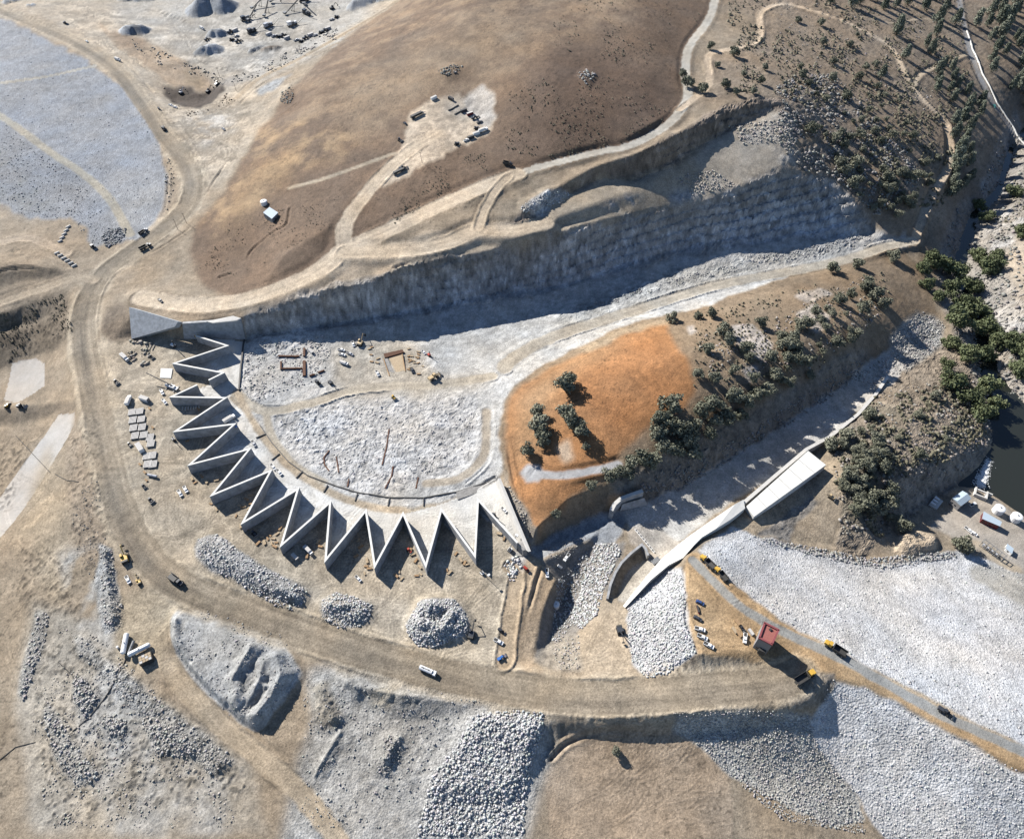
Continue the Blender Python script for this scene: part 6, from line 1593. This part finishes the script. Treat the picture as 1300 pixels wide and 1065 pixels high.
# floor formwork on the spillway: rust beams and the timber-floored pit
for q, w_, l in (('354,453 380,453', 1.1, 'long horizontal rust beam at the top of the beam group'), ('386.5,443 386.5,453', 1.4, 'upright rust beam at the shadow edge'), ('357,460 357,470', 1.0, 'short upright rust beam of the H-shaped group'), ('359,469 384,468.5', .9, 'crossbar rust beam of the H-shaped group'), ('386.5,459 386.5,478', 2.0, 'thick upright rust beam beside the H-shaped group'), ('404,474 412,471', .9, 'short slanting rust beam on the white rock'), ('393,478 400,476', .8, 'small rust beam end on the white rock')):
    tag(strip('steel_beam', q, w_, 1.3, 'rust'), l, 'beam', 'rusty beams on the rock floor')
fp = empty('formwork_pit', G(500, 462)); tag(fp, 'timber-edged concrete form with grey mats on the spillway floor', 'formwork'); o_ = tuple(fp.location)
zf = o_[2] + .5
slab('dark_mat', [(487, 449, zf + .6), (511, 443.5, zf + .6), (513, 447, zf + .3), (488.5, 454, zf + .3)], 1.2, 'rust', fp, o_)
slab('grey_mat', [(485, 456, zf), (492, 455, zf), (501, 474, zf - .3), (494, 476, zf - .3)], 1, 'concrete_dark', fp, o_)
slab('sand_floor', [(494, 455, zf), (511, 450, zf), (514, 470, zf - .3), (503, 473, zf - .3)], 1, 'plywood', fp, o_)
for k in range(5):
    t_ = k / 4; slab('edge_board', [(486 + 24 * t_, 455 - 5.5 * t_, zf + .5), (487 + 24 * t_, 454.6 - 5.5 * t_, zf + .5), (495 + 20 * t_, 477 - 6 * t_, zf + .2), (494 + 20 * t_, 477.4 - 6 * t_, zf + .2)], 1.2, 'timber', fp, o_) if k in (0, 4) else None
for i in range(26):
    x, y = rng.choice(((472, 447), (476, 461), (518, 452), (521, 462), (530, 455), (537, 465))); x += rng.gauss(0, 2.5); y += rng.gauss(0, 5)
    put('lumber', 'lp'[i % 2], x - 2, y - rng.uniform(-2, 2), x + 2, y, 'small timber stack beside the timber-edged form on the spillway floor', 'timber by the spillway floor form', rng.uniform(.5, .8))
# debris near the tower
for i, (x, y, k, c, l) in enumerate(((932, 800, 'lumber', 'p', 'pale timber stack in the debris by the tower'), (938, 805, 'lumber', 'l', 'brown timber stack in the debris by the tower'), (936, 790, 'lumber', 'l', 'brown timber stack at the end of the debris by the tower'), (953, 803, 'cont', 's', 'grey box beside the white pickup near the tower'), (942, 798, 'dozer', 'd', 'small dark machine in the debris by the tower'))):
    put(k, c, x - 3, y - 4, x + 3, y + 4, l, 'debris by the tower', .6 if k != 'lumber' else 1)

# ------------------------------------------------------------------ stones
STM, nt, b = new_mat('stone'); a_ = nd(nt, 'ShaderNodeAttribute', attribute_name='Col')
g = nd(nt, 'ShaderNodeNewGeometry'); n = nd(nt, 'ShaderNodeTexNoise', i_Scale=1.6, i_Detail=5.0); nt.links.new(g.outputs['Position'], n.inputs['Vector'])
r_ = nd(nt, 'ShaderNodeMapRange', i_From_Min=.3, i_From_Max=.7, i_To_Min=.8, i_To_Max=1.2); nt.links.new(n.outputs['Fac'], r_.inputs['Value'])
v_ = nd(nt, 'ShaderNodeVectorMath', operation='SCALE'); nt.links.new(a_.outputs['Color'], v_.inputs[0]); nt.links.new(r_.outputs[0], v_.inputs['Scale']); nt.links.new(v_.outputs[0], b.inputs['Base Color'])
CUBE = np.array([(x, y, z) for z in (-1, 1) for x, y in ((-1, -1), (1, -1), (1, 1), (-1, 1))], float)
CF = np.array([(0, 3, 2, 1), (4, 5, 6, 7), (0, 1, 5, 4), (1, 2, 6, 5), (2, 3, 7, 6), (3, 0, 4, 7)])
def in_poly(a, X, Y):
    c = np.zeros(X.shape, bool); n = len(a)
    for k in range(n):
        x0, y0 = a[k]; x1, y1 = a[(k + 1) % n]
        if y0 != y1: c ^= ((y0 > Y) != (y1 > Y)) & (X < (x1 - x0) * (Y - y0) / (y1 - y0) + x0)
    return c
def scatter(s, n, clump=0):
    a = pp(s); lo, hi = a.min(0), a.max(0); xs = []; ys = []; got = 0
    for _ in range(60):
        X = nrg.uniform(lo[0], hi[0], n * 2); Y = nrg.uniform(lo[1], hi[1], n * 2)
        m = in_poly(a, X, Y)
        if clump:
            m &= fbm(X, Y, clump, 2, 131) > nrg.uniform(-.12, .10, len(X))
        xs.append(X[m]); ys.append(Y[m]); got += m.sum()
        if got >= n: break
    return np.concatenate(xs)[:n], np.concatenate(ys)[:n]
def stones(name, zones, label, cat='rocks', flatness=.75):
    """zones: (polygon, count, smallest, largest, colour, clump)"""
    VS, FS, CS = [], [], []; base = 0
    for s, n, s0, s1, col, clump in zones:
        px, py = scatter(s, n, clump)
        x, y, z = ground(px, py); n = len(x)
        r = s0 + (s1 - s0) * nrg.random(n) ** 2.2
        d = r[:, None] * nrg.uniform(.65, 1.2, (n, 3)) * .5; d[:, 2] *= flatness
        v = CUBE[None] * (1 + nrg.uniform(-.38, .25, (n, 8, 3))) * d[:, None, :]
        t = nrg.uniform(0, 2 * np.pi, n); tl = nrg.normal(0, .35, n)
        c, s_ = np.cos(tl)[:, None], np.sin(tl)[:, None]
        vy, vz = v[..., 1] * c - v[..., 2] * s_, v[..., 1] * s_ + v[..., 2] * c
        c, s_ = np.cos(t)[:, None], np.sin(t)[:, None]
        vx, vy = v[..., 0] * c - vy * s_, v[..., 0] * s_ + vy * c
        VS.append(np.stack([vx + x[:, None], vy + y[:, None], vz + (z + d[:, 2] * .45)[:, None]], -1).reshape(-1, 3))
        FS.append((CF[None] + (np.arange(n) * 8)[:, None, None] + base).reshape(-1, 4)); base += n * 8
        cc = .56 * np.array(col)[None] * nrg.uniform(.80, 1.16, (n, 1)) * (1 + nrg.normal(0, .03, (n, 3)))
        CS.append(np.repeat(cc, 8, 0))
    me = np_mesh(name, np.concatenate(VS), np.concatenate(FS), np.concatenate(CS), smooth=False); me.materials.append(STM)
    o = bpy.data.objects.new(name, me); COL.objects.link(o); return tag(o, label, cat, kind='stuff')
SW = (.58, .58, .57); SG = (.40, .395, .38); SB = (.40, .415, .435); SD = (.27, .255, .235); SL = (.46, .43, .39)
stones('dam_riprap', [(DAMF, 3000, 0.28, 0.93, SW, 0), (DAMU, 6500, 0.21, 0.73, SW, 0), ('797,768 838,724 864,724 870,752 870,790 884,826 845,857 820,860 803,842 797,800', 2600, 0.38, 1.07, SW, 0),
  ('955,680 975,690 1060,712 1120,722 1215,708 1210,700 1100,708 1010,690', 900, 0.46, 1.40, SG, 0)], 'white riprap stones covering the main dam slopes', 'riprap')
stones('auxiliary_riprap', [('0,25 71,56 107,76 142,102 165,122 183,142 197,175 208,205 213,235 205,265 186,292 178,303 170,303 120,225 63,186 0,140', 500, 0.38, 1.02, SB, 0), ('0,152 60,200 100,225 150,298 114,314 94,279 28,273 0,255', 700, 0.42, 1.12, (.33, .335, .34), 0), ('128,300 138,290 160,290 158,305 135,316', 250, 0.70, 1.86, (.26, .27, .28), 0)], 'blue-grey riprap stones on the auxiliary dam slope', 'riprap')
stones('stockpile_stones', [(P_A, 900, 0.34, 1.19, SW, 0), (P_B, 800, 0.34, 1.09, SW, 0), (P_C, 1500, 0.40, 1.19, SW, 0), (P_S, 700, 0.20, 0.79, SG, 12)], 'pale quarried stones heaped on the stockpiles', 'rocks')
stones('boulder_heap', [('548,985 580,945 600,910 620,903 660,902 690,905 688,935 675,965 664,1060 530,1060', 3400, 0.40, 1.30, SW, 0), ('660,905 688,910 684,940 660,950', 300, 0.50, 1.29, SW, 0), ('486,935 512,932 510,958 490,985 478,980', 160, 0.40, 0.99, SG, 0)], 'heap of pale boulders below the haul road', 'boulders')
stones('channel_rocks', [('755,690 785,690 788,700 770,740 758,780 738,798 722,790 740,740', 1700, 0.40, 1.29, SW, 0), ('706,740 745,700 750,740 722,800 700,820', 700, 0.34, 1.09, SW, 0), ('690,690 745,682 730,700 700,712', 200, 0.25, 0.79, SL, 0)], 'white rocks lining the shaded channel pit', 'rocks')
stones('rubble_rows', [(q, 260, 0.40, 1.29, (.45, .435, .41), 0) for q in RUB] + [('60,790 130,810 200,880 280,950 300,1050 60,1050 40,900', 1800, 0.25, 0.90, (.44, .415, .375), 20), ('125,600 135,690 118,740 95,700 90,620', 350, 0.25, 0.74, SD, 14)], 'rows of grey rubble on the sandy ground beside the tanks', 'rubble')
stones('spoil_rocks', [('855,905 960,902 1030,905 1040,950 1080,1000 1100,1060 990,1040 890,950', 3600, 0.27, 0.82, (.47, .46, .44), 0), ('385,860 560,880 690,905 560,960 500,1050 380,1050', 900, 0.25, 0.90, SG, 16), ('700,810 735,805 738,850 705,850', 200, 0.30, 0.99, SL, 0)], 'grey spoil rocks on the low ground below the dam', 'rocks')
stones('hillside_outcrops', [('985,110 1010,95 1060,95 1110,150 1150,190 1170,230 1150,255 1110,275 1085,245 1055,225 1010,215 990,180', 2600, 0.50, 2.73, (.31, .30, .285), 9), ('980,0 1200,0 1200,140 1100,150 1000,90', 500, 0.40, 1.74, (.34, .32, .30), 7), ('925,160 1000,150 1015,205 985,180 945,185', 500, 0.50, 1.98, SL, 0), ('855,225 905,215 935,235 880,250', 400, 0.40, 1.49, SL, 0), ('552,92 570,82 588,84 585,92 565,97', 90, 0.74, 1.98, (.27, .27, .25), 0), ('730,95 745,88 758,95 745,108', 60, 0.74, 2.23, SG, 0), ('357,118 370,108 374,120 368,134 356,130', 120, 0.59, 1.74, (.20, .21, .20), 0), ('660,262 690,247 715,243 730,250 700,262 665,272', 200, 0.50, 1.49, SW, 0)], 'dark and pale rock outcrops on the hillside', 'rocks')
stones('knoll_rocks', [('1055,560 1110,505 1160,480 1230,480 1260,540 1225,600 1130,610 1120,680 1070,690 1060,620', 1100, 0.40, 1.98, (.35, .325, .29), 9), ('880,430 990,400 1100,350 1120,400 1030,470 900,480', 700, 0.40, 1.74, (.36, .33, .30), 7), ('790,625 940,555 1090,455 1110,470 1000,540 860,625', 1000, 0.40, 1.49, (.30, .29, .27), 8), ('1080,480 1130,450 1190,410 1200,430 1120,500', 500, 0.40, 1.29, SL, 0)], 'boulders and ledges on the rocky knoll and chute bank', 'rocks')
stones('river_boulders', [('1290,150 1262,195 1245,245 1215,265 1200,310 1205,400 1240,500 1300,510 1330,420 1330,250', 1900, 0.50, 2.98, (.29, .278, .255), 9), ('1130,430 1170,395 1200,410 1195,440 1150,470', 700, 0.40, 1.09, (.42, .41, .39), 0), ('1220,490 1255,500 1260,560 1235,580', 200, 0.50, 1.74, SL, 0), ('640,602 668,650 680,672 670,690 650,640', 160, 0.30, 0.99, SL, 0)], 'pale granite boulders along the river', 'boulders')
stones('cut_rubble', [('312,440 409,425 420,445 410,480 330,510 306,495', 900, 0.30, 1.19, (.48, .47, .45), 6), ('350,535 470,515 610,510 610,570 500,620 400,590', 1300, 0.25, 0.90, (.50, .49, .48), 6), ('737,390 830,360 925,335 1110,296 1100,312 930,345 770,388', 900, 0.30, 1.19, (.40, .40, .39), 7)], 'loose blasted rock on the spillway floor', 'rocks')

stones('quarry_rubble', [('160,48 200,62 240,82 285,96 330,88 330,100 285,108 235,92 190,80', 200, .6, 2.2, (.42, .39, .34), 10), ('330,85 380,58 430,35 445,42 400,62 345,92', 220, .6, 2.2, (.42, .40, .37), 8), ('205,108 230,140 275,140 286,118 300,128 240,150', 90, .5, 1.6, (.34, .27, .2), 0), ('216,185 222,230 216,270 208,270 210,220', 70, .6, 1.6, (.38, .34, .28), 8), ('160,432 195,436 190,465 165,465', 120, .6, 2.4, (.36, .33, .28), 8), ('640,716 655,704 662,720 650,745', 110, .5, 1.8, SW, 0)], 'rubble strewn round the quarry pit and yard edges', 'rubble')
# ------------------------------------------------------------------ trees
def leaf_mat(name, c0, c1):
    m, nt, b = new_mat(name); b.inputs['Roughness'].default_value = .7
    oi = nd(nt, 'ShaderNodeObjectInfo'); g = nd(nt, 'ShaderNodeNewGeometry')
    n = nd(nt, 'ShaderNodeTexNoise', i_Scale=.8, i_Detail=4.0); nt.links.new(g.outputs['Position'], n.inputs['Vector'])
    ad = nd(nt, 'ShaderNodeMath', operation='MULTIPLY_ADD'); ad.inputs[1].default_value = .6; nt.links.new(oi.outputs['Random'], ad.inputs[0]); nt.links.new(n.outputs['Fac'], ad.inputs[2])
    rp = nd(nt, 'ShaderNodeMapRange', i_From_Min=.3, i_From_Max=1.15); nt.links.new(ad.outputs[0], rp.inputs['Value'])
    mx = nd(nt, 'ShaderNodeMix', data_type='RGBA'); mx.inputs[6].default_value = (*c0, 1); mx.inputs[7].default_value = (*c1, 1)
    nt.links.new(rp.outputs[0], mx.inputs[0]); nt.links.new(mx.outputs[2], b.inputs['Base Color'])
    return m
M['oak_leaf'] = leaf_mat('oak_leaf', (.075, .080, .055), (.165, .165, .12))
M['pine_leaf'] = leaf_mat('pine_leaf', (.075, .088, .062), (.155, .165, .125))
M['willow_leaf'] = leaf_mat('willow_leaf', (.048, .060, .028), (.110, .125, .062))
M['brush'] = leaf_mat('brush', (.060, .058, .038), (.13, .115, .075))
def tree_proto(kind, seed):
    R = random.Random(seed); r = empty(kind)
    if kind == 'pine_tree': hgt, wid, nl, leaf, mat = 1.15, .62, 11, .07, 'pine_leaf'
    elif kind == 'willow_tree': hgt, wid, nl, leaf, mat = .85, 1.15, 14, .07, 'willow_leaf'
    else: hgt, wid, nl, leaf, mat = .80, .95, 13, .07, 'oak_leaf'
    lobes = []
    for k in range(nl):
        if kind == 'pine_tree':
            z = .28 + .8 * (k + .5) / nl * hgt; s_ = .16 + .15 * (1 - (k / nl)) ; a = R.uniform(0, 6.28); d = R.uniform(0, .16) * (1.2 - k / nl)
        else:
            z = R.uniform(.30, .78) * hgt; s_ = R.uniform(.10, .24) * wid; a = 6.28 * k / nl + R.uniform(-.7, .7); d = R.uniform(.08, .44) * wid
        lobes.append((Vector((d * math.cos(a), d * math.sin(a), z)), s_))
    if kind != 'pine_tree': lobes.append((Vector((R.uniform(-.05, .05), R.uniform(-.05, .05), .72 * hgt)), .26 * wid))
    t = MB(); t.tube((0, 0, -.05), (R.uniform(-.03, .03), R.uniform(-.03, .03), .5 * hgt), .035, .018, 6)
    for c, s_ in lobes[:5]: t.tube((0, 0, .22 * hgt), c, .014, .005, 5)
    t.build('trunk', 'bark', r)
    cr = MB()
    for c, s_ in lobes:
        for k in range(int(105 * (s_ / .2) ** 1.3)):
            d = Vector((R.gauss(0, 1), R.gauss(0, 1), R.gauss(0, .85) + .15)).normalized()
            p = c + d * s_ * R.uniform(.55, 1.12); n = (d + Vector((R.gauss(0, .6), R.gauss(0, .6), R.gauss(0, .6)))).normalized()
            a = n.orthogonal().normalized(); b_ = n.cross(a); q = R.uniform(.5, 1.1) * leaf; th = R.uniform(0, 6.28)
            u = (a * math.cos(th) + b_ * math.sin(th)) * q; w = (b_ * math.cos(th) - a * math.sin(th)) * q * .6
            cr.add([p - u, p - w * .9 + n * q * .2, p + u, p + w + n * q * .15], [(0, 1, 2, 3)])
    me = bpy.data.meshes.new('crown'); me.from_pydata(cr.v, [], cr.f); me.materials.append(M[mat])
    o = bpy.data.objects.new('crown', me); COL.objects.link(o); o.parent = r
    return r
TP = {k: [tree_proto(k, s + 5 * i) for i in range(4)] for k, s in (('oak_tree', 1), ('pine_tree', 2), ('willow_tree', 3))}
TU = {}
def tree(kind, px, py, size, label, group):
    v_ = rng.randrange(4); key = (kind, v_)
    if key not in TU: TU[key] = 1; o = TP[kind][v_]
    else: o = copy_tree(TP[kind][v_])
    x, y, z = G(px, py); o.location = (x, y, z - .1); o.rotation_euler = (0, 0, rng.uniform(0, 6.28)); s_ = size * 1.4 * rng.uniform(.9, 1.1)
    o.scale = (s_, s_ * rng.uniform(.85, 1.15), s_ * rng.uniform(.9, 1.1)); 
    tag(o, label, 'tree', group)
def trees(s, kind, n, s0, s1, label, group, gap=5, clump=0):
    X, Y = scatter(s, n * 4, clump); P = []
    for x, y in zip(X, Y):
        if all((x - a) ** 2 + (y - b_) ** 2 > gap * gap for a, b_ in P): P.append((x, y))
        if len(P) >= n: break
    for x, y in P:
        f = rng.random(); w_ = 'small ' if f < .33 else ('large ' if f > .67 else 'middle-sized ')
        tree(kind, x, y, s0 + (s1 - s0) * f, w_ + label.replace('small ', '').replace('tall ', ''), group)
def spots(lst, kind, label, group):
    for t in lst.split():
        x, y, s_ = (float(q) for q in t.split(',')); sz = sorted(float(q.split(',')[2]) for q in lst.split())
        w_ = '' if len(sz) < 4 else ('large ' if s_ >= sz[int(len(sz) * .7)] else ('small ' if s_ <= sz[int(len(sz) * .3)] else 'middle-sized '))
        tree(kind, x, y, s_, w_ + label.replace('tall ', ''), group)
spots('718,497,11 722,488,8 683,528,9 684,545,10 688,556,9 690,566,7 716,528,10 726,540,11 738,552,9 670,577,8 744,570,5', 'oak_tree', 'grey-green oak standing on the open orange slope', 'oaks on the orange slope')
spots('838,540,12 850,522,12 832,556,10 860,552,11 876,550,11 890,528,10 903,520,11 906,540,10 930,508,10 946,516,10 858,578,10 880,582,10 840,572,9 815,588,11 800,594,10 784,603,9 774,610,8 828,592,9 870,565,10 900,555,9 920,535,9 940,530,8 960,505,9 972,498,8 795,605,7 750,620,6 705,655,5', 'oak_tree', 'dark oak in the row along the edge above the service chute', 'oaks along the chute edge')
spots('853,408,9 886,404,5 903,402,8 918,424,9 924,438,9 898,447,7 965,415,7 945,448,8 951,458,7 930,474,7 885,478,7 905,485,8 955,485,7 990,430,7 1003,442,7', 'oak_tree', 'oak scattered on the stony brown top of the orange hill', 'oaks on the stony hilltop')
trees('1100,160 1160,150 1195,190 1185,240 1150,225', 'oak_tree', 14, 4, 8, 'oak beside the dirt track below the outcrops', 'oaks beside the lower dirt track', 8)
trees('1120,215 1165,225 1170,270 1130,280 1110,262', 'oak_tree', 14, 5, 9, 'oak at the downstream end of the rock cut', 'oaks at the cut end', 8)
trees('985,425 1040,390 1110,355 1135,345 1130,380 1090,430 1050,465 1000,500 965,505', 'oak_tree', 34, 4, 10, 'grey-green oak on the wooded end of the orange hill', 'oaks on the wooded hill end', 9)
spots('1055,345,9 1087,340,8 1133,330,9 1100,360,8 1065,385,8 1120,390,8', 'oak_tree', 'oak beside the tan chute track', 'oaks beside the chute track')
trees('975,60 1010,20 1100,50 1140,90 1150,120 1120,170 1070,180 1020,110', 'oak_tree', 32, 3.2, 8.5, 'small oak on the rocky hillside inside the bend of the dirt track', 'oaks inside the track bend', 8)
trees('1010,150 1060,170 1120,185 1165,215 1150,250 1110,270 1060,222', 'oak_tree', 26, 3.5, 10, 'oak among the dark outcrops above the rock cut end', 'oaks among the outcrops', 9)
trees('900,60 960,60 990,110 920,140 905,110', 'oak_tree', 9, 5, 9, 'oak beside the bend where two hill roads meet', 'oaks by the road bend', 9)
trees('1000,-5 1210,-5 1215,40 1150,20 1060,10', 'pine_tree', 16, 8, 13, 'grey pine along the upper dirt track', 'pines along the upper track', 9)
spots('1137,45,13 1148,75,10 1118,100,9 1175,60,9 1188,45,10', 'pine_tree', 'tall grey pine on the open slope by the track fork', 'pines by the track fork')
trees('1232,0 1330,0 1330,120 1300,150 1270,115 1245,75', 'pine_tree', 40, 8, 14, 'grey-green pine on the far side of the paved river road', 'pines beyond the river road', 9)
trees('1175,60 1222,85 1240,125 1255,150 1240,160 1205,140 1180,110', 'pine_tree', 16, 7, 11, 'pine between the dirt track and the paved river road', 'pines between track and road', 9)
trees('1206,150 1225,160 1240,200 1230,240 1205,255 1212,200', 'pine_tree', 17, 7, 11, 'pine in the strip between dirt track and river rocks', 'pines above the river rocks', 8)
spots('1180,335,12 1196,345,13 1210,352,12 1238,330,12 1252,345,12 1262,330,9 1232,372,11 1205,372,11 1222,390,12 1212,415,13 1236,402,13 1248,425,12 1262,440,11 1280,440,13 1296,450,12 1290,475,11 1208,492,12 1228,512,13 1248,496,12 1242,532,12 1258,520,10 1200,470,9 1190,380,9 1205,440,10 1225,455,12 1245,455,11 1170,345,8 1175,365,8 1295,300,10 1285,250,12 1240,265,9 1250,280,9', 'willow_tree', 'bright green willow crowding the river bank', 'willows along the river')
trees('1130,600 1110,560 1075,545 1060,600 1080,650 1130,690 1150,650', 'oak_tree', 22, 6, 10, 'dark oak on the rocky knoll behind the chute slab', 'oaks on the knoll', 10)
trees('1065,545 1110,520 1145,560 1130,610 1115,660 1080,640', 'oak_tree', 16, 3.5, 6.5, 'small dark oak in the brush on the knoll top', 'small oaks on the knoll top', 8)
spots('1100,530,8 1053,570,8 1066,568,8 1166,580,6 1070,620,7 1200,560,5 1165,530,6 1185,505,6', 'oak_tree', 'oak alone among the knoll boulders', 'oaks among the knoll boulders')
spots('1142,672,9 1219,697,9', 'oak_tree', 'round oak at the edge of the powerhouse yard', 'oaks by the powerhouse yard')
spots('872,110,10 892,118,9 866,98,7', 'oak_tree', 'oak beside the paved hill road near its bend', 'oaks by the paved hill road')
spots('782,955,5', 'oak_tree', 'single small green tree in the hollow below the road embankment', None)
# low brush, too small and many to count
bm_ = MB()
def brush(s, n, s0, s1, clump=0):
    X, Y = scatter(s, n, clump); x, y, z = ground(X, Y)
    for a, b_, c in zip(x, y, z):
        q = s0 + (s1 - s0) * rng.random() ** 2; vs = [(a, b_, c + q * .75)]
        for k in range(6):
            t = 1.047 * k + rng.uniform(-.3, .3); rr = q * .5 * rng.uniform(.7, 1.3); vs.append((a + rr * math.cos(t), b_ + rr * math.sin(t), c + q * rng.uniform(.05, .5)))
        bm_.add(vs, [(0, 1 + k, 1 + (k + 1) % 6) for k in range(6)])
brush('640,115 720,90 850,110 850,150 780,185 690,205 640,190', 650, .5, 1.8, 30)
brush('700,0 900,0 870,60 850,100 700,60', 350, .6, 2.0, 30)
brush('250,300 330,270 400,260 430,250 420,285 350,330 300,350 250,340', 450, .4, 1.2, 25)
brush('490,235 540,215 600,195 630,190 620,220 560,250 500,285', 300, .5, 1.5, 20)
brush('925,0 1220,0 1240,160 1200,260 1120,270 1000,120 920,120', 3200, .9, 4.0, 25)
brush('880,400 1000,370 1130,340 1130,400 1000,500 880,490', 700, .7, 2.6, 20)
brush('1050,600 1110,505 1230,480 1255,560 1130,620 1120,690', 1300, .9, 3.6, 14)
brush('0,400 80,372 95,420 0,465', 350, .6, 1.8, 20)
brush('1260,180 1330,160 1330,300 1250,280', 300, .8, 3, 15)
me = bpy.data.meshes.new('brush'); me.from_pydata(bm_.v, [], bm_.f); me.materials.append(M['brush'])
o = bpy.data.objects.new('brush', me); COL.objects.link(o); tag(o, 'low dry brush dotted over the hillsides', 'brush', kind='stuff')
# any prototype that found no place
for lst in TP.values():
    for i, o in enumerate(lst):
        if 'label' not in o:
            for ch in list(o.children): bpy.data.objects.remove(ch, do_unlink=True)
            bpy.data.objects.remove(o, do_unlink=True)
